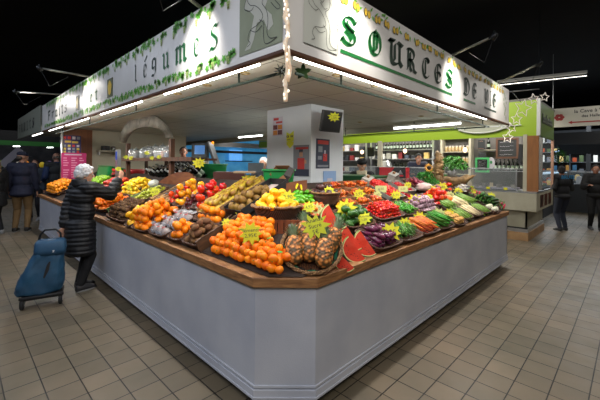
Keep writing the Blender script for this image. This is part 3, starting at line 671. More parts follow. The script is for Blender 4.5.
P_FBEAN = fruit('flat_bean', 'vegetable', MB().tube(crom([(.012, -.10, 0), (0, -.04, 0), (-.004, .03, 0), (.006, .10, 0)], 2), [.002, .006, .008, .008, .008, .006, .002], 6), mat('flat_bean_skin', rgb('#357a1e'), .45, rgb('#57a234'), 20, var=.4))
P_PEP = fruit('small_green_pepper', 'vegetable', MB().tube(crom([(.01, -.04, 0), (0, -.015, 0), (0, .015, .002), (.004, .04, .006)], 2), [.002, .005, .008, .0095, .009, .007, .002], 7), mat('padron_skin', rgb('#2f7a1a'), .3, rgb('#4a962c'), 20, var=.2))
def mk_asp(nm, c1, c2, tip, L=.21, r=.0088):
    o = fruit(nm, 'vegetable', MB().tube([(0, -L / 2, 0), (0, 0, 0), (0, L / 2 - .04, 0)], [r, r * .95, r * .8], 7), mat(nm + '_stalk', rgb(c1), .45, rgb(c2), 24, var=.3))
    MB().lathe([(r * .8, 0), (r * 1.05, .012), (r * .7, .03), (0, .042)], 7, M=T(0, L / 2 - .04, 0) @ Rx(-PI / 2), cap=False, fn=lambda a, z: 1 + .1 * math.cos(3 * a + z * 300)).build('tip', mat(nm + '_tip', rgb(tip), .5), o, True); return o
P_GASP = mk_asp('green_asparagus', '#5f7f2a', '#7a9a3a', '#3c4a2a'); P_WASP = mk_asp('white_asparagus', '#cdb98a', '#e0cfa4', '#d8c8a0', .21, .0105)
P_ZUC = fruit('zucchini', 'vegetable', MB().tube([(0, -.10, 0), (0, -.095, 0), (0, -.05, .002), (0, .05, 0), (0, .09, 0), (0, .10, 0)], [.006, .017, .021, .019, .014, .010], 12), mat('zucchini_skin', rgb('#123a14'), .3, rgb('#2a5a20'), 40, var=.15))
MB().tube([(0, .10, 0), (0, .118, .002)], [.009, .011], 6).build('stem', M_STEM, P_ZUC)
P_GARL = fruit('garlic_bulb', 'vegetable', MB().lathe([(0, -.020), (.012, -.021), (.026, -.008), (.026, .004), (.014, .016), (.006, .024), (.005, .042), (0, .043)], 18, cap=False, fn=lambda a, z: 1 + .07 * math.cos(8 * a)), mat('garlic_skin', rgb('#b9a2a8'), .6, rgb('#8a5f74'), 30, var=.15))
P_FEN = fruit('fennel_bulb', 'vegetable', MB().ball((0, 0, 0), (.045, .036, .036), 14, 10, fn=lambda v: 1 + .05 * math.cos(5 * v.x)), mat('fennel_skin', rgb('#cfcbb0'), .5, rgb('#dedcc8'), 10))
P_MUSH = fruit('white_onion', 'vegetable', MB().lathe([(0, -.018), (.012, -.018), (.022, -.004), (.018, .010), (.006, .018), (.003, .03), (0, .03)], 12, cap=False), mat('white_onion_skin', rgb('#cfc5c0'), .4, rgb('#dcd4ca'), 10))
P_PON = fruit('purple_onion', 'vegetable', MB().lathe([(0, -.020), (.014, -.020), (.025, -.004), (.020, .012), (.006, .020), (.003, .032), (0, .032)], 12, cap=False), mat('purple_onion_skin', rgb('#4a1a4a'), .3, rgb('#7a3a70'), 10, var=.15))
P_RAD = fruit('radish', 'vegetable', MB().lathe([(0, -.034), (.002, -.022), (.010, -.010), (.012, .002), (.008, .012), (0, .015)], 9, cap=False), mat('radish_skin', rgb('#c81e46'), .3, rgb('#d84a68'), 10, var=.12))
e = MB()
for k in range(3):
    a = k * 2.1; e.tube([(0, 0, .012), (.008 * math.cos(a), .008 * math.sin(a), .03), (.02 * math.cos(a), .02 * math.sin(a), .045)], [.0015, .003, .006], 5)
e.build('leaves', M_LEAFG, P_RAD)
P_SHAL = fruit('red_radicchio', 'vegetable', MB().ball((0, 0, 0), (.026, .026, .034), 12, 8, fn=lambda v: 1 + .1 * noise.noise(v * 3)), mat('radicchio_skin', rgb('#6a1024'), .4, rgb('#8a2a40'), 12, var=.2))
P_LIME = fruit('green_pepper', 'vegetable', MB().tube(crom([(.0, -.05, 0), (0, -.015, .004), (0, .02, .002), (.004, .05, -.004)], 3), [.004, .010, .015, .020, .023, .024, .024, .022, .016, .008], 9), mat('green_pepper_skin', rgb('#3f8a14'), .25, rgb('#6aae1e'), 8, var=.2))
P_YPEP = fruit('yellow_pepper', 'vegetable', MB().tube(crom([(.0, -.075, .0), (0, -.03, .006), (0, .03, .004), (.004, .07, -.006)], 3), [.003, .006, .008, .009, .010, .010, .010, .009, .006, .003], 8), mat('yellow_pepper_skin', rgb('#dcc20e'), .3))
P_RPEP = mk_tomato('red_fruit', .04, mat('pomegranate_skin', rgb('#c41a2a'), .35, rgb('#d84030'), 6), .03)

def H(M): return M
# ======== LEFT COUNTER, front row
clemA = 'bright clementine in the big heap at the front corner of the counter'
for L in range(3):
    p = .061; rows = 8 - L
    for j in range(rows):
        w = .115 + (j + L * .5) * p * .87 * CT
        s0 = .12 + w * .38 + L * .03; s1 = .99 - L * .05 - max(0, j - 5) * .06
        n = int((s1 - s0) / p)
        for i in range(n):
            s_ = s0 + (i + (j % 2) * .5 + L * .5) * p + random.uniform(-.012, .012)
            if w > .28 and s_ - w < .12: continue
            if L < 1 and 2 <= j < rows - 2 and 2 <= i < n - 3: continue
            u_ = (s_ - s0) / (s1 - s0); lift = .030 + L * .045 + random.uniform(-.003, .010)
            if L == 2 and (j < 1 or (j < 2 and (i < 3 or i > n - 3)) or i < 1): continue
            place(P_CLEM, DL(s_, w + random.uniform(-.010, .010), lift) @ rrot() @ Sc(random.uniform(.86, 1.12)), clemA, 'clementines heaped at the counter corner')
e = MB()
for (s_, w) in ((.62, .13), (.35, .24), (.22, .2), (.5, .30)):
    o = MB().prism([(0, -.022), (.009, -.008), (.010, .008), (0, .024), (-.010, .008), (-.009, -.008)], .001).build('clementine_leaf', M_LEAFG, M=DL(s_, w, .085 + (w > .2) * .05) @ Rz(s_ * 9) @ Rx(.2)); tag(o, 'small dark green leaf lying among the heaped clementines', 'leaf', 'leaves among the clementines')
# wooden divider boards around the heap
o = MB().box((-.006, -.24, 0), (.006, .20, .10)).build('divider_board', M_CRATED, M=DL(1.03, .28)); tag(o, 'dark wooden divider board at the left end of the clementine heap', 'board')
def pile(nm, proto, DF, s, w, a, b, h, r, layers, tl, fl_, gr, kind='wicker', **kw):
    M = DF(s, w); tray(M, a, b, h, tl, kind)
    return fill(proto, M, a - .035, b - .035, r, layers, fl_, gr, z0=.014 + r, **kw)
pile('', P_POT, DL, 1.19, .20, .28, .30, .05, .028, 3, 'wicker tray of brown potatoes beside the clementine heap', 'brown skinned potato in the tray beside the clementine heap', 'potatoes beside the clementines', gap=1.95, jit=.5)
pile('', P_OR, DL, 1.47, .17, .24, .25, .05, .036, 2, 'wicker tray of oranges at the front edge left of the potatoes', 'orange in the front tray just left of the potatoes', 'oranges left of the potatoes')
pile('', P_OR, DL, 1.42, .42, .46, .20, .05, .036, 2, 'wicker tray of oranges behind the potatoes', 'orange in the tray behind the potatoes', 'oranges behind the potatoes')
pile('', P_OR, DL, 2.18, .22, .40, .44, .05, .039, 3, 'wicker tray of large oranges between nuts and kiwis', 'large orange in the tray between the bagged nuts and the kiwis', 'oranges between nuts and kiwis')
pile('', P_LEMON, DL, 2.47, .19, .16, .38, .05, .029, 3, 'narrow wicker tray of small lemons beside the kiwis', 'small yellow lemon in the narrow tray beside the kiwis', 'lemons beside the kiwis', gap=2.0)
pile('', P_KIWI, DL, 2.93, .22, .74, .40, .06, .0285, 3, 'big round ended wicker tray heaped with kiwis', 'hairy brown kiwi in the big heap on the left counter', 'kiwis on the left counter', gap=2.0, jit=.5)
pile('', P_WAL, DL, 2.72, .53, .60, .20, .04, .0185, 2, 'wicker tray of walnuts behind the lemons', 'pale walnut in the tray behind the kiwis', 'walnuts behind the kiwis')
# bags of nuts
M_CELL = mat('cellophane', (.8, .82, .85), .15, alpha=.35, spec=.8)
nb = empty('nut_bag', None, 'x', 'bag')
MB().ball((0, 0, .03), (.055, .04, .035), 12, 8, fn=lambda v: 1 + .12 * noise.noise(v * 3)).build('nuts', mat('mixed_nuts', rgb('#5a2e1a'), .5, rgb('#9a6a44'), 70), nb, True)
MB().lathe([(.058, .02), (.06, .035), (.045, .06), (.012, .078), (.03, .10), (.034, .105)], 12, cap=False, sy=.75, fn=lambda a, z: 1 + .08 * math.cos(7 * a)).build('cellophane_wrap', M_CELL, nb, True)
MB().tube(arc(0, 0, .013, .013, 0, 360, 8), .003, 5, M=T(0, 0, .078)).build('red_tie', mat('ribbon_red', rgb('#c01828'), .4), nb)
MB().box((-.022, -.047, .02), (.022, -.045, .055)).build('paper_tag', mat('tag_white', rgb('#c8ccd4'), .5), nb)
tray(DL(1.79, .20), .34, .36, .05, 'wicker tray of cellophane bags of nuts', 'wicker')
for j in range(3):
    for i in range(3): place(nb, DL(1.69 + i * .10, .10 + j * .11, .02) @ Rz(random.uniform(-.4, .4)), 'cellophane bag of nuts with red tie in the front left tray', 'bagged nuts in the front tray')
tray(DL(1.86, .47), .34, .20, .05, 'flat dark wicker tray of wrapped nuts below the tomatoes')
nb2 = empty('wrapped_nut_pack', None, 'x', 'pack')
MB().box((-.05, -.035, 0), (.05, .035, .02)).build('nuts', mat('packed_nuts', rgb('#3a241a'), .5, rgb('#8a7a70'), 50), nb2)
MB().ball((0, 0, .02), (.055, .04, .014), 10, 6).build('cellophane_wrap', M_CELL, nb2, True)
for j in range(2):
    for i in range(3): place(nb2, DL(1.76 + i * .11, .42 + j * .09, .02), 'clear wrapped nut pack in the flat tray below the big tomatoes', 'wrapped nut packs')
# ======== LEFT, upper rows
def plm(DF, s, w, a, b): return DF(s, w)
pile('', P_TOM, DL, 1.76, .66, .27, .46, .07, .044, 3, 'dark wicker tray of big red tomatoes beside the pears', 'big glossy red tomato in the dark tray left of the pears', 'red tomatoes left of the pears')
o = pile('', P_PLUM, DL, 2.00, .64, .20, .44, .05, .0235, 3, 'wicker tray of dark red plums', 'dark red plum between the orange and the red tomatoes', 'dark plums')
pile('', P_YTOM, DL, 2.24, .66, .25, .44, .05, .042, 3, 'wicker tray of orange tomatoes', 'orange coloured tomato in the tray left of the plums', 'orange tomatoes')
pile('', P_TOMS, DL, 2.48, .67, .19, .44, .05, .037, 2, 'wicker tray of dark red tomatoes beside the black tray', 'small dark red tomato between the orange tomatoes and black tray', 'dark red tomatoes')
# slatted black tray
t = empty('plastic_tray', DL(2.71, .68, .05), 'empty looking black ribbed tray with wooden rim left of the tomatoes', 'tray')
MB().box((-.10, -.21, 0), (.10, .21, .015)).build('tray_base', mat('black_plastic', (.03, .03, .035), .35), t)
e = MB()
for k in range(11): e.box((-.095, -.21 + k * .04, .015), (.095, -.195 + k * .04, .03))
e.build('ribs', mat('grey_rib', rgb('#5a5f68'), .4), t)
e = MB(); e.box((-.115, -.22, 0), (-.10, .22, .05)); e.box((.10, -.22, 0), (.115, .22, .05)); e.box((-.1, .21, 0), (.1, .22, .05)); e.build('rim', M_CRATE, t)
# pears and russet pears in long boxes
def longbox(s, w, a, b, label, mt=M_CRATED, liner=False, back=.0, up=.05):
    t = empty('produce_box', DL(s, w, up), label, 'box')
    MB().box((-a / 2, -b / 2, 0), (a / 2, b / 2, .008)).build('base', mt, t)
    for sx in (-1, 1): MB().box((min(sx * a / 2, sx * (a / 2 - .008)), -b / 2, .008), (max(sx * a / 2, sx * (a / 2 - .008)), b / 2, .075)).build('side_board', mt, t)
    for sy in (-1, 1): MB().box((-a / 2 + .008, min(sy * b / 2, sy * (b / 2 - .008)), .008), (a / 2 - .008, max(sy * b / 2, sy * (b / 2 - .008)), .075 + (back if sy > 0 else -.02))).build('end_board', mt, t)
    if liner: MB().box((-a / 2 + .01, -b / 2 + .01, .009), (a / 2 - .01, b / 2 - .01, .012)).build('paper_liner', M_LINER, t)
    return t
longbox(1.46, .70, .27, .70, 'long box of yellow brown pears in the middle of the left counter', M_CRATE)
for j in range(6):
    for i in range(4): place(P_PEAR, DL(1.46 + .09 - i * .060, .70 - .26 + j * .108 + .03 * (i % 2), .10) @ Rx(-PI / 2 + .3) @ Ry(random.uniform(-.3, .3)) @ Rz(random.uniform(0, 6)) @ Sc(random.uniform(1.05, 1.22)), 'long yellow brown pear in the box left of the russet pears', 'pears in the long box')
for j in range(5):
    for i in range(3): place(P_PEAR, DL(1.46 + .06 - i * .057, .70 - .20 + j * .098, .155) @ Rx(-PI / 2 + .3) @ Ry(random.uniform(-.4, .4)) @ Rz(random.uniform(0, 6)) @ Sc(random.uniform(1.05, 1.22)), 'long yellow brown pear in the box left of the russet pears', 'pears in the long box')
longbox(1.15, .76, .27, .60, 'dark box of russet pears with paper liner and raised back flap', mat('box_black', rgb('#1c1c1e'), .5), True)
for j in range(5):
    for i in range(3 if j < 4 else 2): place(P_BPEAR, DL(1.15 + .075 - i * .074, .76 - .23 + j * .083, .10) @ Rx(random.uniform(-.6, .4)) @ Rz(random.uniform(0, 6)), 'round russet pear in the dark paper lined box', 'russet pears in the dark box')
for i, j in ((0, 0), (1, 0), (0, 1), (1, 1), (1, 2)): place(P_BPEAR, DL(1.15 + .035 - i * .072, .76 - .18 + j * .083, .155) @ Rx(random.uniform(-.5, .5)), 'round russet pear in the dark paper lined box', 'russet pears in the dark box')
t = empty('open_cardboard_box', DL(1.17, 1.10, .10) @ Rx(.4) @ Sc(.66), 'open brown cardboard box with raised flaps behind the russet pears', 'box')
for nm, A, B in (('back', (-.16, .12, 0), (.16, .125, .14)), ('bottom', (-.16, -.06, 0), (.16, .12, .005)), ('left_side', (-.16, -.06, .005), (-.155, .12, .13)), ('right_side', (.155, -.06, .005), (.16, .12, .13))):
    MB().box(A, B).build(nm, M_CARD if 'r' not in nm[:1] else mat('card_dark', rgb('#2e2a28'), .6), t)
MB().box((0, 0, 0), (.10, .16, .004), M=T(-.16, -.05, .13) @ Ry(2.4)).build('flap', M_CARD, t); MB().box((0, 0, 0), (.10, .16, .004), M=T(.16, -.05, .13) @ Ry(.6)).build('flap', mat('card_dark', rgb('#2e2a28'), .6), t)
# grapes
gp = empty('grape_bunch', None, 'x', 'fruit'); e = MB(); r9 = random.Random(9)
for k in range(46):
    zz = r9.uniform(0, 1); rr__ = (1 - zz) * .05 + .008; a = r9.uniform(0, 6.28); e.ball((rr__ * math.cos(a) * r9.uniform(.5, 1), -.07 + zz * .14, .03 + rr__ * math.sin(a) * .5), .0115, 8, 6)
e.build('berries', mat('grape_skin', rgb('#98a02a'), .25, rgb('#b9b84a'), 12, var=.15), gp, True); MB().tube([(0, -.08, .03), (.01, -.12, .045)], .003, 5).build('stem', MATS['stem_brown'], gp)
tray(DL(3.28, .60), .50, .38, .06, 'wicker tray of pale grape bunches in thin wrap')
for j in range(3):
    for i in range(4): place(gp, DL(3.15 + i * .115, .48 + j * .10, .02 + .03 * (i == 1)) @ Rz(random.uniform(0, 6.3)), 'pale yellow green grape bunch in the tray behind the kiwis', 'pale grapes')
o = MB().ball((0, 0, 0), (.09, .07, .05), 12, 8, fn=lambda v: 1 + .2 * noise.noise(v * 2.5)).build('tissue_wrap', mat('tissue', rgb('#c8ccc0'), .5, alpha=.7), None, True, M=DL(3.42, .72, .12)); tag(o, 'crumpled white tissue on the pale grapes', 'paper')
pile('', P_APY, DL, 3.85, .66, .60, .40, .06, .034, 3, 'green edged tray of yellow apples under the lady’s hand', 'yellow apple in the heap below the lady’s outstretched hand', 'yellow apples')
pile('', P_CLEM, DL, 4.05, .27, 1.1, .40, .06, .034, 2, 'wide tray of deep orange clementines beside the lady', 'deep orange clementine in the tray in front of the lady', 'clementines in front of the lady')
o = MB().box((-.008, -.22, 0), (.008, .22, .09)).build('divider_board', mat('divider_green', rgb('#4a7a3a'), .6, rgb('#7a8a5a'), 8), M=DL(3.42, .32, .0)); tag(o, 'green and grey divider board between kiwis and the deep orange clementines', 'board')
pile('', P_APR, DL, 4.9, .68, .75, .36, .06, .035, 2, 'tray of red apples behind the lady', 'red apple in the tray beyond the yellow apples', 'red apples')
pile('', P_APG, DL, 5.8, .68, .75, .36, .06, .035, 2, 'tray of green apples in front of the green crate', 'green apple in the tray nearest the green crate', 'green apples')
pile('', P_CLEM, DL, 5.6, .26, .8, .28, .06, .034, 1, 'tray of clementines behind the lady’s back', 'clementine in the tray at the lady’s back', 'clementines behind the lady')
pile('', P_MANDY, DL, 7.05, .30, 1.1, .46, .07, .036, 3, 'tray of tangerines at the far left end of the counter', 'light orange tangerine heaped at the far left end', 'tangerines at the far left end')
pile('', P_APY, DL, 7.3, .72, .6, .30, .07, .034, 3, 'tray of yellow fruit at the far left end of the counter', 'yellow apple heaped above the tangerines at the far left end', 'yellow fruit at the far left end')
pile('', P_RPEP, DL, 6.35, 1.02, .9, .22, .06, .04, 2, 'tray of round red peppers behind the green apples', 'round red pepper near the pink notice', 'red peppers')
# ======== CORNER
LB_ = T(dep(277, 218, 2.71))
bk = empty('lemon_basket', LB_, 'round wicker basket on a slatted crate, holding lemons', 'basket')
MB().lathe([(.14, 0), (.17, .05), (.20, .10), (.19, .10), (.16, .045), (.0, .03)], 32, cap=False, sx=1, sy=.85, M=Rz(-.8)).build('basket', M_WICK, bk, True)
MB().tube([(.2 * math.cos(a * PI / 16) * 1, .2 * .85 * math.sin(a * PI / 16), .10 + .004 * math.sin(a * 4)) for a in range(32)], .011, 7, close=True, M=Rz(-.8)).build('rim', M_WICKL, bk, True)
for j, n, zz, rr2 in ((0, 10, .105, .145), (1, 6, .11, .08), (2, 7, .155, .10), (3, 3, .165, .045), (4, 3, .205, .04)):
    for i in range(n):
        a = 2 * PI * i / n + j * .4; place(P_LEMON, LB_ @ T(rr2 * math.cos(a), rr2 * math.sin(a) * .9, zz) @ rrot() @ Sc(random.uniform(1.0, 1.12)), 'big yellow lemon in the round basket near the corner', 'lemons in the round basket')
cr = empty('slatted_crate', T(V((dep(281, 232, 2.58).x, dep(281, 232, 2.58).y, 1.0))) @ Rz(-PI / 4), 'reddish brown slatted wooden crate under the lemon basket', 'crate')
e = MB(); 
for k in range(9): MB().box((-.215 + k * .048, -.01, 0), (-.215 + k * .048 + .041, .008, .125)).build('slat', woodmat('crate_red', rgb('#5a2a14'), rgb('#8a4a24'), (8, 8, 2)) if k == 0 else MATS['crate_red'], cr)
MB().box((-.22, .008, .01), (.22, .02, .03)).build('rail', MATS['crate_red'], cr); MB().box((-.22, .008, .10), (.22, .02, .12)).build('rail', MATS['crate_red'], cr)
# pineapple basket: shallow round tray tilted to the aisle corner
DG = V((1, 1, 0)).normalized(); SD = V((1, -1, 0)).normalized()
ti = math.radians(44)
BM = basis(SD, DG * math.cos(ti) + UPV * math.sin(ti), -DG * math.sin(ti) + UPV * math.cos(ti), dep(311, 252, 2.30))
BM = BM @ T(0, 0, .0) @ Sc(.93)
pb = empty('pineapple_basket', BM, 'shallow round wicker basket holding pineapples at the counter corner', 'basket')
MB().lathe([(.15, 0), (.20, .03), (.222, .065), (.208, .065), (.185, .035), (.0, .015)], 40, cap=False, sy=.95).build('basket', M_WICK, pb, True)
for k in range(3):
    MB().tube([((.214 + .008 * math.cos(a * PI / 4 + k * 2.1)) * math.cos(a * PI / 32), .95 * (.214 + .008 * math.cos(a * PI / 4 + k * 2.1)) * math.sin(a * PI / 32), .066 + .009 * math.sin(a * PI / 4 + k * 2.1)) for a in range(64)], .0075, 6, close=True).build('rim_strand', M_WICKL, pb, True)
MB().lathe([(0, .022), (.17, .028), (.196, .052)], 24, cap=False, sy=.95, fn=lambda a, z: 1 + .05 * math.sin(9 * a)).build('green_liner', mat('liner_green', rgb('#1f5a44'), .6, rgb('#2d7a5a'), 12), pb, True)
def pinemat():
    mt, nt, b = newmat('pineapple_skin'); L = nt.links; N = nt.nodes
    tc = N.new('ShaderNodeTexCoord'); vo = N.new('ShaderNodeTexVoronoi'); vo.inputs['Scale'].default_value = 40; L.new(tc.outputs['Object'], vo.inputs['Vector'])
    rp = N.new('ShaderNodeValToRGB'); cr_ = rp.color_ramp; cr_.elements[0].color = (*rgb('#eeb060'), 1); cr_.elements[0].position = .05
    cr_.elements[1].color = (*rgb('#57401e'), 1); cr_.elements[1].position = .62
    k_ = cr_.elements.new(.33); k_.color = (*rgb('#cf7c38'), 1)
    L.new(vo.outputs['Distance'], rp.inputs['Fac']); L.new(rp.outputs['Color'], b.inputs['Base Color']); b.inputs['Roughness'].default_value = .55
    return mt
pa = empty('pineapple', None, 'x', 'fruit'); e = MB()
rings = []; NR, NT = 46, 48
vs = []; fs = []
for i in range(NR + 1):
    v_ = i / NR; zz = (v_ - .5) * .185; r0 = .051 * (1 - abs(2 * v_ - 1) ** 3.2) ** .5 if 0 < v_ < 1 else .001
    for j in range(NT):
        a = 2 * PI * j / NT; u_ = a / (2 * PI) * 9; q = v_ * 9
        d_ = abs(math.sin(PI * (u_ + q))) * abs(math.sin(PI * (u_ - q)))
        vs.append((r0 * (1 + .13 * d_ ** .6) * math.cos(a), r0 * (1 + .13 * d_ ** .6) * math.sin(a), zz))
fs = [(i * NT + j, i * NT + (j + 1) % NT, (i + 1) * NT + (j + 1) % NT, (i + 1) * NT + j) for i in range(NR) for j in range(NT)]
e.add(vs, fs); e.build('body', pinemat(), pa, True)
e = MB()
for k in range(44):
    a = k * 2.4; t_ = k / 44; R0 = .020 * (1 - t_ * .7); h0 = .085 + t_ * .02; Lf = .045 + .035 * t_; out = 1.1 * (1 - t_) + .1
    c, s_2 = math.cos(a), math.sin(a); pts = [V((c * R0, s_2 * R0, h0)), V((c * (R0 + Lf * .45 * out), s_2 * (R0 + Lf * .45 * out), h0 + Lf * .6)), V((c * (R0 + Lf * .9 * out), s_2 * (R0 + Lf * .9 * out), h0 + Lf * .95))]
    tn = V((-s_2, c, 0))
    e.add([pts[0] - tn * .006, pts[0] + tn * .006, pts[1] + tn * .005, pts[1] - tn * .005, pts[2]], [(0, 1, 2, 3), (3, 2, 4)])
e.build('crown', mat('pineapple_crown', rgb('#5f7a52'), .6, rgb('#8a9a78'), 20), pa)
for k, (x, y, zz, rz, lb) in enumerate(((-.12, -.035, .085, .08, 'leftmost pineapple in the corner basket with a small grey tag'), (-.015, -.01, .08, .0, 'second pineapple from the left in the corner basket'), (.085, -.065, .10, -.10, 'foremost right pineapple in the corner basket'), (.145, .045, .08, -.45, 'rightmost pineapple leaning at the basket’s back edge'))):
    place(pa, BM @ T(x, y, zz) @ Rz(rz) @ Rx(-PI / 2 + .12) @ Sc(1.17), lb)
place(pa, BM @ T(-.05, .12, .07) @ Rx(-PI / 2 + .12), 'smaller pineapple half hidden behind the others in the basket')
o = MB().box((-.018, -.001, -.012), (.018, .001, .012)).build('paper_tag', mat('tag_grey', rgb('#9aa0b0'), .5), M=T(dep(291, 226, 2.42)) @ Rz(-.8)); tag(o, 'small grey paper tag on the leftmost pineapple', 'tag')
# watermelon wedges
def wedge(R, ang, M, label):
    t = empty('watermelon_wedge', M, label, 'fruit')
    def lune(r0, r1, a0, a1, n=8, k=14, capd=True):
        mb = MB(); vs = []; 
        for rr3 in (r0, r1):
            for j in range(n + 1):
                th = a0 + (a1 - a0) * j / n
                for i in range(k + 1):
                    ph = -PI / 2 + PI * i / k; vs.append((rr3 * math.cos(ph) * math.cos(th), rr3 * math.cos(ph) * math.sin(th), rr3 * math.sin(ph)))
        K = k + 1; o = (n + 1) * K; fs = []
        for j in range(n):
            for i in range(k):
                fs.append((o + j * K + i, o + (j + 1) * K + i, o + (j + 1) * K + i + 1, o + j * K + i + 1))
        for j in (0, n):
            for i in range(k): fs.append((j * K + i, o + j * K + i, o + j * K + i + 1, j * K + i + 1))
        mb.add(vs, fs); return mb
    lune(.0005, R * .90, -ang / 2, ang / 2).build('flesh', mat('melon_flesh', rgb('#dc3c26'), .4, rgb('#e65640'), 14, bump=.1), t)
    lune(R * .90, R * .955, -ang / 2, ang / 2).build('white_rind', mat('melon_white', rgb('#dfe0a0'), .5), t)
    lune(R * .955, R, -ang / 2, ang / 2).build('green_rind', mat('melon_rind', rgb('#5c7a34'), .35, rgb('#a4b45e'), 24), t, True)
    e = MB(); rs = random.Random(4)
    for sd in (-1, 1):
        for k in range(12):
            rr3 = R * rs.uniform(.35, .75); ph = rs.uniform(-1.2, 1.2); th = sd * ang / 2
            e.ball((rr3 * math.cos(ph) * math.cos(th), rr3 * math.cos(ph) * math.sin(th), rr3 * math.sin(ph)), .0028, 6, 4)
    e.build('seeds', M_INK, t); return t
def wM(px, py, yaw, roll, lift=.085):
    return T(SF(px, py, lift)) @ Rz(yaw) @ Ry(roll) @ Rx(-.12)
wedge(.113, .55, wM(368, 242, 2.08, .60, .112), 'right hand watermelon wedge with red cut face, standing beside purple aubergines')
wedge(.108, .55, wM(357, 248, 2.08, .64, .105), 'front middle watermelon wedge standing beside the pineapple basket')
wedge(.105, .6, wM(354, 237, 2.05, .6, .15), 'watermelon wedge behind the two front ones')
wedge(.085, .6, wM(346, 260, 2.2, .8, .075), 'small watermelon wedge lying against the basket rim')
wedge(.125, .9, wM(336, 218, 2.0, .5, .20), 'big watermelon wedge raised behind the pineapples')
# basket of dark plums and things behind
bk2 = empty('oval_basket', T(dep(324, 198, 3.2)) @ Sc(.86) @ Rz(-.6), 'oval wicker basket of dark plums right of the green peppers', 'basket')
MB().lathe([(.13, -.06), (.16, 0), (.19, .06), (.18, .06), (.15, 0), (.0, -.02)], 32, cap=False, sy=.8).build('basket', M_WICK, bk2, True)
MB().tube([(.19 * math.cos(a * PI / 16), .152 * math.sin(a * PI / 16), .062 + .03 * abs(math.cos(a * PI / 16)) ** 6) for a in range(32)], .010, 7, close=True).build('rim', M_WICKL, bk2, True)
for n, rr2, zz in ((10, .125, .065), (5, .06, .075), (4, .07, .12)):
    for i in range(n):
        a = 2 * PI * i / n + n; place(P_FIG, T(dep(324, 198, 3.2)) @ Sc(.86) @ Rz(-.6) @ T(rr2 * math.cos(a), rr2 * .75 * math.sin(a), zz) @ rrot(), 'dark purple brown plum in the oval basket', 'plums in the oval basket')
for k in range(12):
    p = SF(296 + (k % 4) * 5, 193 + (k // 4) * 4, .10); place(P_LIME, T(p) @ Rz(random.uniform(0, 3)) @ Rx(random.uniform(-.6, .6)), 'crumpled light green pepper between the lemons and the plum basket', 'green peppers near the lemons')
for k in range(2): place(P_YPEP, T(SF(297 + k * 4, 186 + k * 1, .14)) @ Rz(-.9 + k * .2) @ Rx(.3), 'long yellow pepper lying on the green peppers', 'long yellow peppers')
place(P_RPEP, T(SF(302, 207, .08)), 'single red pomegranate between lemon basket and star price card')
tray(DR(.93, .62, .0) , .30, .22, .06, 'wicker tray of mixed small fruit behind the pineapples')
fill(P_NEC, DR(.93, .62), .26, .18, .0245, 2, 'red and yellow nectarine in the tray just behind the pineapples', 'nectarines behind the pineapples', z0=.04)
tray(DL(.72, .66, .0), .26, .20, .06, 'wicker tray of limes beside the lemon basket')
fill(P_AVO, DL(.72, .66), .22, .16, .035, 1, 'green avocado in the tray before the lemon basket', 'avocados beside the lemon basket', z0=.04)
fill(P_YTOM, DR(1.22, .56), .20, .16, .042, 1, 'orange tomato behind the watermelon wedges', 'orange tomatoes behind the watermelon', z0=.05)
# ======== RIGHT COUNTER front row
def rp(proto, s, w, a, b, h, r, layers, tl, fl_, gr, kind='wicker', **kw): pile('', proto, DR, s, w, a, b, h, r, layers, tl, fl_, gr, kind, **kw)
def rl_(proto, s, w, a, b, h, p, layers, tl, fl_, gr, **kw):
    M = DR(s, w); tray(M, a, b, h, tl); fillL(proto, M, a - .04, p, layers, fl_, gr, **kw)
AT = 'wicker tray of %s in the front row of the right counter'
M = DR(1.22, .17); tray(M, .42, .28, .05, AT % 'purple aubergines')
for L in range(3):
    for j in range(2):
        for i in range(8 - L): place(P_AUB, M @ T((i - (7 - L) / 2) * .046, (j - .5) * .10, .038 + L * .036) @ Rz(random.uniform(-.9, .9)) @ Ry(random.uniform(0, 6)), 'small purple aubergine in the tray beside the watermelon', 'small aubergines')
M = DR(1.63, .17); tray(M, .40, .28, .05, AT % 'thin green beans')
for k in range(150): place(P_BEAN, M @ T(random.uniform(-.15, .15), random.uniform(-.045, .045), .03 + .07 * random.random() ** .8) @ Rz(random.uniform(-.5, .5) - .8) @ Rx(random.uniform(-.15, .15)), 'thin green bean in the heap between aubergines and carrots', 'thin green beans')
M = DR(2.03, .17); tray(M, .38, .28, .05, AT % 'carrots')
for L in range(3):
    for i in range(10 - L): place(P_CAR, M @ T((i - (9 - L) / 2) * .034, random.uniform(-.02, .02), .034 + L * .028) @ Rz(random.uniform(.2, .6)) @ Ry(random.uniform(0, 6)) @ Rz(0 if i % 2 else 0) , 'orange carrot in the front row tray', 'carrots in the front row')
M = DR(2.42, .17); tray(M, .38, .28, .05, AT % 'flat green beans')
for k in range(70): place(P_FBEAN, M @ T(random.uniform(-.14, .14), random.uniform(-.03, .04), .03 + .09 * random.random() ** .8) @ Rz(random.uniform(.1, .7)) @ Rx(random.uniform(-.1, .12)), 'long flat green bean in the heap right of the carrots', 'flat green beans')
M = DR(2.80, .15); tray(M, .34, .28, .05, AT % 'small fingerling potatoes')
for L in range(3):
    for j in range(3):
        for i in range(9 - L): place(P_RAT, M @ T((i - (8 - L) / 2) * .031, (j - 1) * .066, .03 + L * .024) @ Rz(random.uniform(-.6, .6)), 'small yellow fingerling potato left of the asparagus', 'fingerling potatoes')
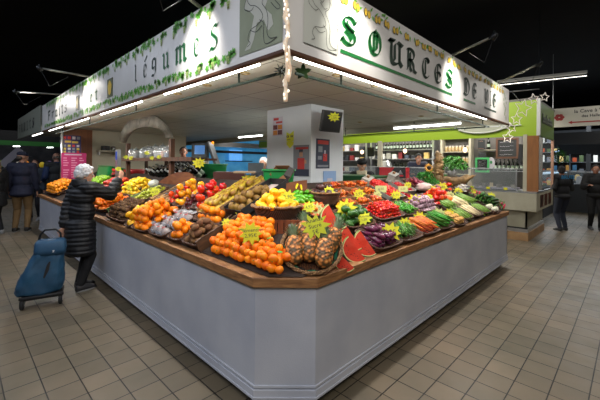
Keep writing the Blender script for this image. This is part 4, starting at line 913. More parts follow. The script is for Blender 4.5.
for s_, pr, lb, gr, p_, ly in ((3.17, P_GASP, 'green asparagus spear left of the white asparagus', 'green asparagus left of the white', .021, 3), (3.55, P_WASP, 'white asparagus spear between two lots of green', 'white asparagus', .025, 3), (3.92, P_GASP, 'green asparagus spear right of the white asparagus', 'green asparagus right of the white', .021, 3)):
    M = DR(s_, .31); tray(M, .35, .52, .05, lb.replace(' spear', 's tray').replace('asparaguss', 'asparagus'))
    fillL(pr, M, .31, p_, ly, lb, gr, z0=.03, dzl=.014, yj=.04, ang=.24, tilt=.10, y0=-.10, s=1.25, lj=.2); fillL(pr, M, .31, p_ * 1.1, 2, lb, gr, z0=.075, dzl=.014, yj=.03, ang=.2, tilt=.0, y0=.12, s=1.25)
M = DR(4.22, .12); tray(M, .24, .20, .05, AT % 'fennel')
for i, j in ((0, 0), (1, 0), (0, 1), (1, 1)): place(P_FEN, M @ T(-.045 + i * .09, -.035 + j * .08, .06) @ Rz(i), 'round white fennel bulb below the zucchini', 'fennel bulbs')
M = DR(4.44, .26); tray(M, .36, .34, .05, 'wicker tray of dark zucchini near the right end of the counter')
for L in range(4):
    for i in range(8 - L): place(P_ZUC, M @ T(random.uniform(-.03, .03), (i - (7 - L) / 2) * .045, .04 + L * .036) @ Rz(PI / 2 + random.uniform(-.2, .2)), 'dark green zucchini stacked near the right end', 'zucchini')
for k in range(60): place(P_RAD, DR(4.66 + random.uniform(-.04, .04), .08 + (k % 15) * .036, .03 + .025 * (k // 15)) @ rrot(), 'pink red radish on the right end of the counter', 'radishes')
# ======== RIGHT second row
BT = 'wicker tray of %s in the second row of the right counter'
rp(P_AVO, 1.22, .44, .42, .28, .06, .037, 2, BT % 'dark green avocados', 'dark green avocado behind the purple aubergines', 'avocados behind the aubergines', gap=2.0)
rp(P_CHER, 1.74, .45, .52, .28, .07, .0185, 4, BT % 'cherry tomatoes', 'cherry tomato heaped behind the thin green beans', 'cherry tomatoes')
M = DR(2.18, .45); tray(M, .34, .28, .06, BT % 'small green peppers')
for k in range(90): place(P_PEP, M @ T(random.uniform(-.13, .13), random.uniform(-.08, .08), .04 + .05 * random.random()) @ Rz(random.uniform(0, 6)) @ Rx(random.uniform(-.3, .3)), 'small green pepper behind the carrots', 'small green peppers')
rp(P_GARL, 2.61, .45, .50, .28, .06, .026, 3, BT % 'garlic bulbs', 'purple white garlic bulb behind the flat beans', 'garlic bulbs')
rp(P_TOMS, 3.08, .50, .42, .30, .07, .037, 3, BT % 'red tomatoes', 'red orange tomato right of the garlic', 'tomatoes right of the garlic')
for i, (a, b) in enumerate(((439, 198), (447, 199), (443, 195))): place(P_PUMP, T(SF(a, b, .07, 'R')), 'small ribbed orange pumpkin right of the tomatoes', 'small pumpkins')
rp(P_SHAL, 3.72, .70, .46, .20, .05, .028, 2, BT % 'dark red radicchio', 'dark red radicchio head behind the asparagus', 'radicchio heads')
rp(P_TOMS, 4.0, .70, .26, .20, .08, .037, 2, 'small wicker tray of red tomatoes behind the right asparagus', 'red tomato in the small tray behind the right asparagus', 'tomatoes behind the asparagus')
rp(P_PON, 4.12, .84, .40, .18, .06, .025, 2, 'wicker tray of purple onions near the right end', 'purple onion near the right end', 'purple onions')
rp(P_MUSH, 4.48, .66, .32, .24, .06, .024, 3, 'wicker tray of white onions at the right end', 'small white onion behind the zucchini', 'white onions')
# ======== RIGHT third row: punnets
CT_ = 'small brown punnet of nectarines'
pn = [(1.40, .64), (1.65, .64), (1.90, .64), (1.50, .80), (1.75, .80), (2.0, .80), (1.60, .96), (1.85, .96), (2.10, .96)]
wh = ['nearest the oval plum basket', 'front row, in the middle', 'front row, right', 'middle row, left', 'middle row, centre', 'middle row, right', 'back row, left', 'back row, centre', 'back row, beside the white printed box']
for (s_, w_), t_ in zip(pn, wh):
    M = DR(s_, w_, .01); tray(M, .24, .155, .065, 'small cardboard punnet of nectarines, ' + t_, 'card')
    fill(P_NEC, M, .21, .13, .0215, 2, 'small red and yellow nectarine in the punnets behind the cherry tomatoes', 'nectarines in the punnets', z0=.032)
M = DR(2.40, .84, .02); tray(M, .34, .46, .05, 'white cardboard tray of strawberries left of the cherry box', 'white')
fill(P_STRAW, M, .32, .43, .0155, 3, 'red strawberry in the white cardboard tray', 'strawberries', z0=.02)
def obox(M, a, b, h, label, m1=M_CARDW):
    t = empty('cardboard_box', M, label, 'box')
    MB().box((-a / 2, -b / 2, 0), (a / 2, b / 2, .005)).build('bottom', M_CARD, t)
    MB().box((-a / 2, b / 2 - .005, .005), (a / 2, b / 2, h)).build('back', M_CARD, t)
    for sx in (-1, 1): MB().prism([(-b / 2 + .03, 0), (b / 2 - .005, 0), (b / 2 - .005, h), (b / 2 - .10, h)], .005, M=basis((0, 1, 0), (0, 0, 1), (1, 0, 0), (sx * a / 2 - (.005 if sx > 0 else 0), 0, .005))).build('side', m1, t)
    MB().box((-a / 2, b / 2 - .10, h), (a / 2, b / 2, h + .005)).build('lid', m1, t)
    MB().box((-.03, b / 2 - .06, h + .005), (.03, b / 2 - .03, h + .03)).build('handle', M_CARD, t)
    return t
obox(DR(2.30, .98, .02, .35), .27, .16, .10, 'white printed cardboard box with brown inside, behind the strawberries')
obox(DR(2.98, 1.02, .03, .3), .27, .16, .11, 'white printed cardboard box of cherries with raised lid')
tray(DR(2.92, .86, .02), .30, .30, .05, 'white cardboard tray of cherries in front of the white printed box', 'white')
fill(P_CHRY, DR(2.92, .86, .03), .26, .26, .0150, 1, 'dark red cherry in the white tray before the printed box', 'cherries', z0=.02)
rp(P_CHRY, 2.72, .70, .18, .22, .05, .0145, 1, 'cardboard tray of cherries beside the green punnet', 'dark red cherry in the small tray before the white box', 'cherries in the small tray', kind='card')
rp(P_SHAL, 3.38, .90, .30, .30, .06, .028, 2, 'wicker tray of red radicchio beside the leafy greens', 'dark red radicchio head near the plastic bag', 'radicchio near the bag')
o = MB().ball((0, 0, 0), (.15, .10, .06), 16, 10, fn=lambda v: 1 + .2 * noise.noise(v * 2.2)).build('plastic_bag', mat('bag_pink', rgb('#c9a7a2'), .3, rgb('#dcc8c4'), 12, alpha=.85), None, True, M=T(SF(424, 187, .10, 'R'))); tag(o, 'pinkish translucent plastic bag of radishes left of the leafy greens', 'bag')
for i in range(5): place(P_BAUB, DR(3.30 + i * .085, .74, .05 + .03 * (i % 2)) @ Rz(.4 + random.uniform(-.3, .3)), 'large black aubergine behind the tomatoes', 'black aubergines')
M = DR(4.12, 1.02, .0)
for i in range(16): place(P_CAR, DR(4.0 + (i % 8) * .036, .96, .05 + .03 * (i // 8)) @ Rz(random.uniform(-.2, .2) + .3) @ Sc(1.15), 'bunched carrot in the back row right of the leafy greens', 'carrots in the back row')
for k in range(4): place(P_YPEP, T(SF(444 + k * 4, 184 + k % 2, .09, 'R')) @ Rz(k) @ Sc(1.2), 'long yellow pepper right of the leafy greens', 'yellow peppers right of the greens')
# leafy greens
def leafclump(name, M, label, cat, n, R_, Hh, mt, lw=.03, seed=1, stems=True, fr=None):
    t = empty(name, M, label, cat); rs = random.Random(seed); e = MB()
    for k in range(n):
        a = rs.uniform(0, 6.28); el = rs.uniform(.1, 1.4); d = V((math.cos(a) * math.cos(el) * R_, math.sin(a) * math.cos(el) * R_, math.sin(el) * Hh)) * rs.uniform(.6, 1)
        n_ = V((rs.uniform(-1, 1), rs.uniform(-1, 1), rs.uniform(.2, 1))).normalized(); x = n_.orthogonal().normalized(); x = (Matrix.Rotation(rs.uniform(0, 6.28), 3, n_) @ x); y = n_.cross(x); w_ = lw * rs.uniform(.6, 1.1)
        e.add([d - x * w_, d - y * w_ * .5 + n_ * .004, d + x * w_, d + y * w_ * .5 + n_ * .004], [(0, 1, 2, 3)])
    e.build('leaves', mt, t)
    if stems:
        e = MB()
        for k in range(12):
            a = rs.uniform(0, 6.28); e.tube([(0, 0, 0), (math.cos(a) * R_ * .3, math.sin(a) * R_ * .3, Hh * .4), (math.cos(a) * R_ * .7, math.sin(a) * R_ * .7, Hh * .75)], [.005, .004, .002], 5)
        e.build('stems', M_STEM, t)
    return t
for k, (a, b, s_) in enumerate(((425, 181, 1), (433, 178, 1.05), (441, 182, .9), (432, 186, .8))):
    leafclump('parsley_bunch', T(SF(a, b, .05, 'R')) @ Sc(s_), ('leftmost', 'tallest', 'rightmost', 'front')[k] + ' leafy dark green parsley bunch in the back row', 'herb', 420, .17, .15, mat('parsley_green', rgb('#1f6a1c'), .6, rgb('#3f9a2c'), 10), .02, k)
# ---- driftwood trough with basil, and stump
M_DRIFT = woodmat('driftwood', rgb('#5a4226'), rgb('#9a7a4e'), (5, 5, 5))
TR = dep(453, 177, 5.55)
tr = empty('driftwood_trough', T(TR) @ Rz(-.75), 'long rough driftwood trough behind the leafy greens', 'trough')
rings = []
for i in range(15):
    u_ = i / 14; x = (u_ - .5) * .75; h = .20 * (1 - abs(2 * u_ - 1) ** 2.5) + .01; w_ = .12 * (1 - abs(2 * u_ - 1) ** 3) + .01; zc = .05 * (2 * u_ - 1) ** 2 + .012 * math.sin(i * 1.7)
    rings.append([(x, w_ * math.cos(a), zc - h * .75 * abs(math.sin(a)) if a > PI else zc + .018 * math.sin(a) * -1 + .01 * math.sin(i * 2.3)) for a in [2 * PI * j / 14 for j in range(14)]])
MB().loft(rings).build('trough_body', M_DRIFT, tr, True)
MB().tube([(-.1, 0, -.08), (-.12, 0, -.34)], .03, 8).build('foot', M_DRIFT, tr, True); MB().tube([(.16, 0, -.08), (.18, 0, -.34)], .03, 8).build('foot', M_DRIFT, tr, True)
po = empty('potted_basil', T(TR + V((.03, .03, .0))), 'bushy bright green potted basil standing in the driftwood trough', 'plant')
MB().lathe([(.06, 0), (.08, .10), (.072, .10), (.05, .02)], 16).build('pot', mat('pot_grey', rgb('#8a8a88'), .4), po, True)
o_ = leafclump('x', T(0, 0, .10), None, None, 560, .27, .25, mat('basil_green', rgb('#24641c'), .5, rgb('#4a8a2c'), 14), .036, 11); 
o_.parent = po; o_.name = 'foliage'
e = MB(); rs = random.Random(2); D0 = dep(438, 183, 5.35)
pts = []; rds = []
for i in range(22):
    u_ = i / 21; pts.append((.018 * math.sin(i * 1.3), .018 * math.cos(i * 1.9), -.2 + u_ * .68)); rds.append((.085 - .035 * u_) * (1 + .22 * math.sin(i * 1.9) + .12 * rs.uniform(-1, 1)))
e.tube(pts, rds, 14)
for k in range(16):
    u_ = rs.random(); a = rs.uniform(0, 6.28); r_ = .075 - .03 * u_; e.ball((r_ * math.cos(a), r_ * math.sin(a), -.1 + u_ * .56), (.035, .035, .028), 8, 6)
o = e.build('driftwood_stump', M_DRIFT, None, True, M=T(D0)); tag(o, 'upright knotted driftwood stump left of the potted basil', 'driftwood')
# ================================================================ PRICE CARDS
def burst(n, ro, rs):
    return [((ro * rs.uniform(.82, 1.08) if i % 2 == 0 else ro * rs.uniform(.52, .64)) * math.cos(PI * i / n) * 1.12, (ro * rs.uniform(.85, 1.05) if i % 2 == 0 else ro * rs.uniform(.52, .64)) * math.sin(PI * i / n)) for i in range(2 * n)]
def pcard(px, py, wpx, text, label, mt=None, lift=.10, side=None, shape='star', p=None, rollz=0, yaw=0, stick=True):
    p = p or SF(px, py, lift, side); D = (p - CAM).dot(FW); R_ = wpx * D / FPX / 2
    d = CAM - p; ya = math.atan2(d.y, d.x) + PI / 2 + yaw
    M = T(p) @ Rz(ya) @ Rx(PI / 2 - .25) @ Rz(rollz); rs = random.Random(int(px * 7 + py))
    t = empty('price_card', M, label, 'price card')
    poly = burst(9, R_, rs) if shape == 'star' else [(-R_, -R_ * .62), (R_, -R_ * .62), (R_, R_ * .62), (-R_, R_ * .62)]
    MB().prism(poly, .0015).build('card', mt or M_YEL, t)
    lines = text.split('/'); e = MB()
    for i, ln in enumerate(lines):
        me = textmesh(ln, R_ * (.62 if len(lines) == 1 else .42), ext=.0002); addmesh(e, me, T(0, ((len(lines) - 1) / 2 - i) * R_ * .42, .0019) @ Rz(.12))
    e.build('handwriting', M_INK, t)
    if stick: MB().tube([(0, -R_ * .5, -.002), (0, -R_ - .06, -.004)], .0018, 5).build('stick', MATS['stem_brown'], t)
    return t
PC = [
 (251, 233, 25, 'Clémentine/2,95€', 'large yellow star price card stuck in the clementine heap', M_YEL, .19),
 (227, 223, 12, '2,50', 'small pale yellow star price card between oranges and potatoes', M_LIME, .12),
 (242, 214, 13, '3,50', 'small yellow star price card below the russet pears', M_LIME, .06),
 (288, 197, 17, '2,90', 'yellow star price card on the lemon basket', M_YEL, .24),
 (248, 179, 12, '3,80', 'yellow star price card at the top of the pear box', M_LIME, .14),
 (131, 187, 11, '2,95', 'yellow star price card standing in the yellow apples', M_YEL, .16),
 (155, 192, 11, '4,50', 'yellow star price card between grapes and black tray', M_LIME, .12),
 (147, 214, 13, '1,95', 'yellow star price card leaning on the small lemons', M_YEL, .10),
 (309, 207, 14, '4,95', 'yellow green star price card beside the pomegranate', M_LIME, .14),
 (329, 191, 12, '5,90', 'yellow green star price card in the dark plum basket', M_LIME, .20),
 (317, 209, 14, '3,90', 'pale star price card behind the pineapple card', M_PALE, .10),
 (346, 208, 21, '2,95/kg', 'yellow star price card behind the avocados, the widest near the watermelon', M_YEL, .14),
 (359, 194, 13, '3,95', 'yellow star price card standing among the nectarine punnets', M_YEL, .12),
 (377, 195, 10, '4,50', 'pale star price card in the strawberry tray', M_PALE, .09),
 (396, 195, 11, '6,90', 'yellow star price card just right of the strawberry tray', M_YEL, .12),
 (415, 200, 14, '7,50', 'yellow star price card above the garlic', M_YEL, .12),
 (408, 185, 8, '5,50', 'small yellow star price card by the cherry box', M_YEL, .16),
 (429, 197, 8, '2,95', 'small yellow star price card at the left of the red tomatoes', M_YEL, .12),
 (392, 207, 11, '3,00', 'yellow star price card behind the small green peppers', M_LIME, .09),
 (364, 218, 16, 'Avocat/1,50', 'pale yellow star price card over the avocados', M_LIME, .12),
 (390, 232, 22, '4,95', 'yellow star price card leaning between aubergines and thin beans', M_YEL, .12),
 (405, 223, 13, '3,50', 'yellow star price card at the top of the thin beans', M_YEL, .10),
 (420, 218, 14, '1,95', 'yellow star price card above the front row carrots', M_YEL, .08),
 (439, 214, 15, '4,50', 'pale star price card above the flat beans', M_PALE, .10),
 (449, 213, 10, '2,80', 'yellow star price card over the fingerling potatoes', M_YEL, .08),
 (433, 190, 12, '2,95', 'yellow star price card in front of the parsley', M_YEL, .12),
 (442, 187, 11, '1,80', 'yellow star price card right of the parsley', M_YEL, .14),
 (450, 195, 9, '2,20', 'pale green star price card between pumpkins and radicchio', M_PALE, .12),
 (458, 191, 9, '1,80', 'yellow star price card by the back row carrots', M_YEL, .10),
 (491, 196, 9, '3,20', 'yellow star price card above the zucchini', M_LIME, .10),
 (474, 191, 6, '2,50', 'tiny yellow star price card by the purple onions', M_YEL, .10),
]
for px, py, w_, tx, lb, mt, lf in PC: pcard(px, py, w_, tx, lb, mt, lf, rollz=random.uniform(-.2, .2))
pcard(315, 226, 28, 'Ananas/Sucré/5€', 'largest pale yellow star price card standing over the pineapples', M_LIME, p=dep(315, 226, 2.24), rollz=.15)
pcard(381, 189, 11, '4,50', 'pale rectangular price card lying on the strawberries', M_PALE, .10, shape='r', stick=False)
pcard(403, 189, 9, '6,50', 'pale rectangular price card on the cherries in the raised box', M_PALE, .14, shape='r', stick=False)
pcard(158, 206, 9, '6,90', 'white rectangular price card above the walnuts', mat('card_white', rgb('#bfc6d6'), .5), .10, shape='r', rollz=.5)
pcard(92, 205, 5, '1,95', 'small yellow price card on the clementine tray by the lady', M_YEL, .1) if False else None
# ================================================================ INSIDE THE STALL
M_BEIGE = mat('beige_wall', rgb('#a39d8a'), .7, rgb('#aaa491'), 2)
struct(MB().box((1.02, 7.83, 0), (3.4, 7.89, CEILZ)).build('wall_end_partition', M_BEIGE))
struct(MB().box((.40, 7.82, 0), (1.02, 7.89, CEILZ)).build('wall_end_wood', woodmat('panel_wood', rgb('#6b3f22'), rgb('#7d4b2a'), (6, 6, .6), .5)))
o = MB().tube([(.36, 7.5, .83), (.36, 7.5, CEILZ)], .03, 12).build('steel_pole', M_CHROME, None, True); tag(o, 'slim steel pole beside the purple and pink notices', 'pole')
def poster(name, c, hx, w, h, mt, label, marks, cat='poster', nrm=None, writing=()):
    """flat sheet: centre c, horizontal axis hx, marks = (material, x0,y0,x1,y1) in 0..1"""
    hx = V(hx).normalized(); n = hx.cross(UPV); t = empty(name, basis(hx, UPV, n, c), label, cat)
    MB().box((-w / 2, -h / 2, 0), (w / 2, h / 2, .003)).build('sheet', mt, t)
    by = {}
    for m_, x0, y0, x1, y1 in marks:
        e = by.setdefault(m_.name, (MB(), m_))[0]; e.box(((x0 - .5) * w, (y0 - .5) * h, .003), ((x1 - .5) * w, (y1 - .5) * h, .0045))
    for k, (e, m_) in by.items(): e.build('printed_blocks', m_, t)
    for tx, x, y, sz, m_ in writing:
        me = textmesh(tx, sz, ext=.0003); e = MB(); addmesh(e, me, T((x - .5) * w, (y - .5) * h, .005)); e.build('writing', m_, t)
    return t
cM = lambda n, h, **k: mat(n, rgb(h), .6, **k)
PUR = cM('poster_purple', '#2a2450'); YLW = cM('poster_yellow', '#b09a2e'); WHT = cM('poster_white', '#b0aab4'); PNK = cM('poster_pink', '#a81e5e'); LPK = cM('poster_light_pink', '#c9809e'); RED = cM('poster_red', '#a8241c'); NAV = cM('poster_navy', '#1c2438'); SKN = cM('poster_skin', '#a87a5e'); GRY = cM('poster_grey', '#6d7278')
rp5 = random.Random(12)
mk = [(YLW, .15, .62, .48, .72), (YLW, .52, .60, .85, .70)]
for j in range(3):
    for i in range(4): mk.append((rp5.choice([WHT, RED, GRY, YLW]), .08 + i * .23, .08 + j * .16, .22 + i * .23, .19 + j * .16))
for i in range(4): mk.append((rp5.choice([WHT, GRY, RED]), .06 + i * .24, .80, .22 + i * .24, .95))
poster('notice_poster', onY(71.5, 145, 7.5) , (1, 0, 0), .36, .42, PUR, 'purple notice with yellow and white blocks on the wood panel beside the steel pole', mk)
mk = []
for j in range(9):
    for i in range(3):
        if rp5.random() < .85: mk.append((LPK, .07 + i * .32, .06 + j * .09, .07 + i * .32 + rp5.uniform(.12, .24), .10 + j * .09))
mk.append((WHT, .12, .91, .8, .95))
poster('notice_poster', onY(74, 166, 7.45), (1, 0, 0), .47, .58, PNK, 'bright pink price list with pale lines, below the purple notice', mk)
# shelf on the end wall
sh = empty('shelf_board', (1.33, 7.68, 1.80), 'pale wall shelf on the beige end wall', 'shelf')
MB().box((-.24, -.13, 0), (.24, .13, .03)).build('board', M_BEIGE, sh); MB().box((-.2, .0, -.08), (-.18, .12, 0)).build('bracket', M_CHROME, sh); MB().box((.18, .0, -.08), (.2, .12, 0)).build('bracket', M_CHROME, sh)
o = MB().box((-.10, -.08, 0), (.06, .06, .11)); o.ball((-.02, -.1, .06), (.035, .02, .035), 12, 8); o = o.build('camera_box', mat('device_grey', rgb('#2a2a2c'), .5), None, M=T(1.28, 7.68, 1.83)); tag(o, 'dark device box sitting on the pale wall shelf', 'device')
o = MB().lathe([(.04, 0), (.05, .02), (.05, .09), (.03, .11), (.0, .11)], 14).build('storage_tin', mat('tin_grey', rgb('#8a8d8c'), .3, metal=.6), None, True, M=T(1.43, 7.68, 1.83)); tag(o, 'round grey tin beside the device on the wall shelf', 'tin')
# green crates etc.
def gcrate(M, a, b, h, label, mt=M_GREENP):
    t = empty('plastic_crate', M, label, 'crate'); mb, ring = trayshell(a, b, h, .012, 1.1, .2, 36); mb.build('crate_body', mt, t)
    MB().tube([V(p) for p in ring(a + .01, b + .01, h)], .012, 6, close=True).build('rim', mt, t, True)
    e = MB()
    for k in range(int(a / .05)): x = -a / 2 + .04 + k * .05; e.box((x, -b / 2 - .006 + .02, .03), (x + .02, -b / 2 + .014 + .012, h - .03)); e.box((x, b / 2 - .03, .03), (x + .02, b / 2 - .012, h - .03))
    e.build('ribs', mt, t); return t
gcrate(T(onX(110, 178, 1.0)) @ T(0, 0, -.02) @ Rz(PI / 2) @ Rx(.2), .75, .35, .24, 'green plastic crate left of the sweets stand')
gcrate(T(1.70, 3.62, 1.30) @ Rz(1.2), .62, .42, .23, 'green plastic crate standing right of the scales')
gcrate(T(dep(279, 190, 3.6)) @ Rz(-.80), .32, .24, .21, 'green plastic crate in front of the white pillar')
o = MB().box((-.2, -.15, 0), (.2, .15, .15)).build('storage_box', mat('brown_box', rgb('#4a2014'), .6), None, M=T(dep(230, 175.5, 4.6)) @ Rz(-.7) @ T(0, 0, -.1), bevel=.006); tag(o, 'dark red brown box right of the green crate by the scales', 'box')
o = MB().box((-.11, -.10, 0), (.11, .10, .02)).build('serving_board', mat('pale_board', rgb('#8a7458'), .6), None, M=T(dep(245, 173, 3.7)) @ Rz(-.75)); tag(o, 'pale wooden board lying behind the pear box', 'board')
wk = empty('work_table', (2.2, 2.9, 0), 'dark steel work table behind the left counter', 'table')
MB().box((-.45, -.35, .0), (1.1, 1.0, 1.27)).build('cabinet', mat('steel_dark', rgb('#3a3f44'), .4, metal=.5), wk); MB().box((-.48, -.38, 1.27), (1.13, 1.03, 1.30)).build('worktop', M_CHROME, wk)
# scales
scm = empty('weighing_scales', T(1.78, 3.98, 1.12) @ Rz(-.8) @ Sc(1.1), 'grey shop scales with a tilted screen on a white post', 'scales')
MB().tube([(0, .06, -.2), (0, .06, .52)], .055, 14).build('post', M_FIX, scm, True)
MB().box((-.16, -.03, 0), (.10, .05, .25), M=T(-.04, 0, .46) @ Rx(-.1)).build('display_housing', mat('scale_grey', rgb('#4a4c50'), .4), scm, bevel=.01)
MB().box((-.11, -.034, .07), (.05, -.03, .21), M=T(-.04, 0, .46) @ Rx(-.1)).build('screen', mat('screen_blue', rgb('#4a78b0'), .3, emit=.8), scm)
MB().box((-.03, -.12, 0), (.01, .16, .40), M=T(.22, 0, .35) @ Ry(-.35)).build('printer_housing', MATS['scale_grey'], scm, bevel=.01)
e = MB(); e.ball((.155, -.09, .71), .02, 8, 6); e.ball((.20, -.09, .37), .02, 8, 6); e.build('orange_lamps', mat('lamp_orange', rgb('#ff8a10'), .4, emit=1.5), scm, True)
pcard(199, 163, 13, '1 kg/2,95', 'yellow star price card on the post of the scales', M_YEL, p=dep(199, 163, 4.35), stick=False)
# curved brown boards behind the display
def pboard(name, pts, d, axis_fn, label, mt):
    P_ = [axis_fn(a, b) for a, b in pts]; n = len(P_); nr = (P_[1] - P_[0]).cross(P_[2] - P_[0]).normalized() if d is None else V(d)
    mb = MB(); c = sum(P_, V()) / n
    mb.add([p - c for p in P_] + [p - c + nr for p in P_], [tuple(range(n)), tuple(range(2 * n - 1, n - 1, -1))] + [(i, (i + 1) % n, n + (i + 1) % n, n + i) for i in range(n)])
    o = mb.build(name, mt, None, M=T(c)); tag(o, label, 'board'); return o
M_BRW = woodmat('brown_back', rgb('#5e3018'), rgb('#7e4a28'), (2, 2, 6), .55)
TOPC = crom([(112, 185), (130, 188), (150, 186.5), (160, 181), (170, 175), (180, 172), (189, 173.5), (194, 179), (196, 190)], 4)
pboard('curved_board', TOPC + [(196, 200), (112, 200)], (.03, 0, 0), lambda a, b: onX(a, b, .92), 'dark brown board with a rounded hump behind the tomatoes', M_BRW)
TOPC = crom([(258, 202), (265, 195), (271, 190), (280, 185.5), (292, 182), (307, 180)], 4)
pboard('curved_board', TOPC + [(307, 199), (258, 215)], DG * .03, lambda a, b: dep(a, b, 3.28), 'dark brown curved board behind the lemons and green peppers', M_BRW)
# sweets stand: two posts, wooden arch, shelves
XS = .95
SY = lambda y: -1.378 + (y + 1.378) * (XS + 1.288) / 2.888
st = empty('sweets_stand', (XS, SY(6), 0), 'rustic wooden stand with an arched yoke over jars of sweets', 'stand')
M_POST = woodmat('post_wood', rgb('#3a2214'), rgb('#5e3a22'), (6, 6, 1))
for y in (7.15, 4.86): MB().box((-.03, SY(y) - SY(6) - .035, 1.1), (.03, SY(y) - SY(6) + .035, 1.90)).build('post', M_POST, st)
for y in (7.0, 5.9): MB().box((.26, SY(y) - SY(6) - .03, .3), (.30, SY(y) - SY(6) + .03, 1.6)).build('rear_post', M_POST, st)
MB().box((-.06, -1.62, 1.585), (.30, .98, 1.615)).build('upper_shelf', M_POST, st)
MB().box((-.08, -1.62, 1.575), (-.06, .98, 1.63)).build('shelf_lip', M_POST, st)
MB().box((.20, -1.0, 1.15), (.42, .95, 1.18)).build('lower_shelf', M_POST, st)
A_ = [onX(a, b, XS) - V((XS, SY(6), 0)) for a, b in crom([(119.5, 142), (121, 133), (126, 124), (133, 118), (140, 115.5), (146, 117), (152, 115.5), (159, 119), (165, 126), (169.5, 135), (170, 138)], 3)]
B_ = [onX(a, b, XS) - V((XS, SY(6), 0)) for a, b in crom([(165, 138), (163, 132), (157, 128.5), (150, 127), (143, 127), (136, 128.5), (130, 132), (126, 137), (123.5, 143)], 3)]
P_ = A_ + B_; n = len(P_); mb = MB()
nA, nB = len(A_), len(B_)
Bi = [B_[int(round((nB - 1) * (1 - i / (nA - 1))))] for i in range(nA)]
for i in range(nA - 1):
    q = [A_[i], A_[i + 1], Bi[i + 1], Bi[i]]; o4 = V((.05, 0, 0)); mb.add(q + [v + o4 for v in q], [(0, 1, 2, 3), (7, 6, 5, 4), (0, 1, 5, 4), (2, 3, 7, 6)])
mb.build('arched_yoke', mat('weathered_wood', rgb('#6b675e'), .8, rgb('#8a867a'), 7, bump=.3, bscale=30), st, True)
# glass jars of sweets
M_GLS = mat('jar_glass', (.55, .6, .62), .08, alpha=.35, spec=.9)
def jar(h=.2, r=.075):
    t = empty('glass_jar', None, 'x', 'jar')
    MB().lathe([(r * .9, 0), (r, .02), (r, h * .7), (r * .7, h * .85), (r * .72, h * .9)], 14, cap=False).build('glass_body', M_GLS, t, True)
    MB().lathe([(r * .8, h * .9), (r * .82, h * .94), (r * .5, h * 1.02), (r * .12, h * 1.06), (r * .18, h * 1.15), (0, h * 1.2)], 14).build('lid', mat('jar_lid', rgb('#9aa0a0'), .15, metal=.5), t, True)
    return t
j0 = jar()
SWC = [('white', '#b9b6b0'), ('dark', '#3a2a2a'), ('grey', '#6d7078'), ('orange', '#d8781e'), ('blue', '#2a3f78'), ('pale', '#a09a90'), ('brown', '#5a3a24')]
js = [(7.0, 0, 'pale'), (6.72, 0, 'brown'), (6.5, 1, 'grey'), (6.3, 0, 'grey'), (6.1, 1, 'white'), (5.9, 0, 'dark'), (5.72, 1, 'white'), (5.55, 0, 'white'), (5.38, 0, 'pale'), (5.22, 0, 'orange'), (5.08, 0, 'blue')]
nth = ['leftmost', 'second from the left', 'third from the left', 'fourth from the left', 'fifth from the left', 'sixth from the left', 'seventh from the left', 'eighth from the left', 'ninth from the left', 'second from the right', 'rightmost']
for i, (y, bk_, c) in enumerate(js):
    M = T(XS + .02 + bk_ * .14, SY(y), 1.617) @ Sc(.86 + .22 * bk_); j_ = place(j0, M, 'lidded glass jar of %s sweets on the stand shelf, %s' % (c, nth[i]), 'jars on the sweets stand')
    MB().lathe([(.066, .008), (.068, .02), (.066, .10 + .03 * (i % 2)), (.0, .115 + .03 * (i % 2))], 12, cap=False).build('sweets', mat('sweets_' + c, rgb(dict(SWC)[c]), .4, rgb('#8a8a8a'), 60), j_, True)
for i, (a, b) in enumerate(((126, 157), (131, 158), (147, 153), (152, 158), (159, 157), (118.5, 169))):
    pcard(a, b, 5 if i < 5 else 6, ('2,00', '1,50', '3,00', '2,50', '2,50', '1,80')[i], 'small yellow star card on the sweets stand, ' + ('leftmost', 'second from the left', 'highest, in the middle', 'fourth from the left', 'rightmost', 'lowest, on the grey post')[i], M_LIME, p=onX(a, b, XS - .10), stick=False, shape='star')
gp_ = empty('grey_post', (.95, 6.6, 0), 'narrow grey metal post with a blue sticker left of the sweets stand', 'post')
pp = onX(118, 160, .95); MB().box((-.03, pp.y - 6.6 - .06, .6), (.03, pp.y - 6.6 + .06, 1.80)).build('post_body', M_CHROME, gp_); MB().box((-.034, pp.y - 6.6 - .04, 1.60), (-.03, pp.y - 6.6 + .04, 1.76)).build('blue_sticker', mat('sticker_blue', rgb('#1c3fa0'), .5, emit=.2), gp_)
# red bowl and bottles on the lower shelf
o = MB().lathe([(.12, 0), (.22, .10), (.28, .20), (.26, .20), (.20, .10), (.0, .02)], 24, cap=False).build('red_basin', mat('basin_red', rgb('#a81e24'), .35), None, True, M=T(onX(135, 177, 1.22)) @ Sc(.75)); tag(o, 'red plastic basin on the sweets stand below the jars', 'basin')
bt = empty('wine_bottle', None, 'x', 'bottle')
MB().lathe([(.037, 0), (.037, .19), (.030, .22), (.014, .25), (.014, .30)], 12).build('bottle_glass', mat('bottle_dark', rgb('#0c120e'), .12), bt, True)
MB().lathe([(.015, .27), (.0155, .31), (0, .312)], 10).build('capsule', mat('capsule_white', rgb('#a8aaa8'), .4), bt, True)
MB().lathe([(.0378, .06), (.0378, .14)], 12, cap=False).build('label', mat('bottle_label', rgb('#b8bcb4'), .6, rgb('#7a9a7a'), 30), bt, True)
for j in range(4):
    for i in range(11):
        y = SY(6.3) - i * .125; place(bt, T(1.24 + .07 * j, y + .05 * (j % 2), 1.24 + .035 * j) @ Ry(-.9 + random.uniform(-.1, .1)) @ Rz(random.uniform(0, 6)), 'dark glass bottle with pale label racked below the jars of sweets', 'bottles below the sweets jars')
ts = empty('bottle_rack', (1.5, 3.95, 0), 'dark rack holding rows of bottles below the sweets jars', 'rack')
MB().box((-.28, -.95, .4), (.25, .95, 1.20)).build('rack_body', M_BLACK, ts)
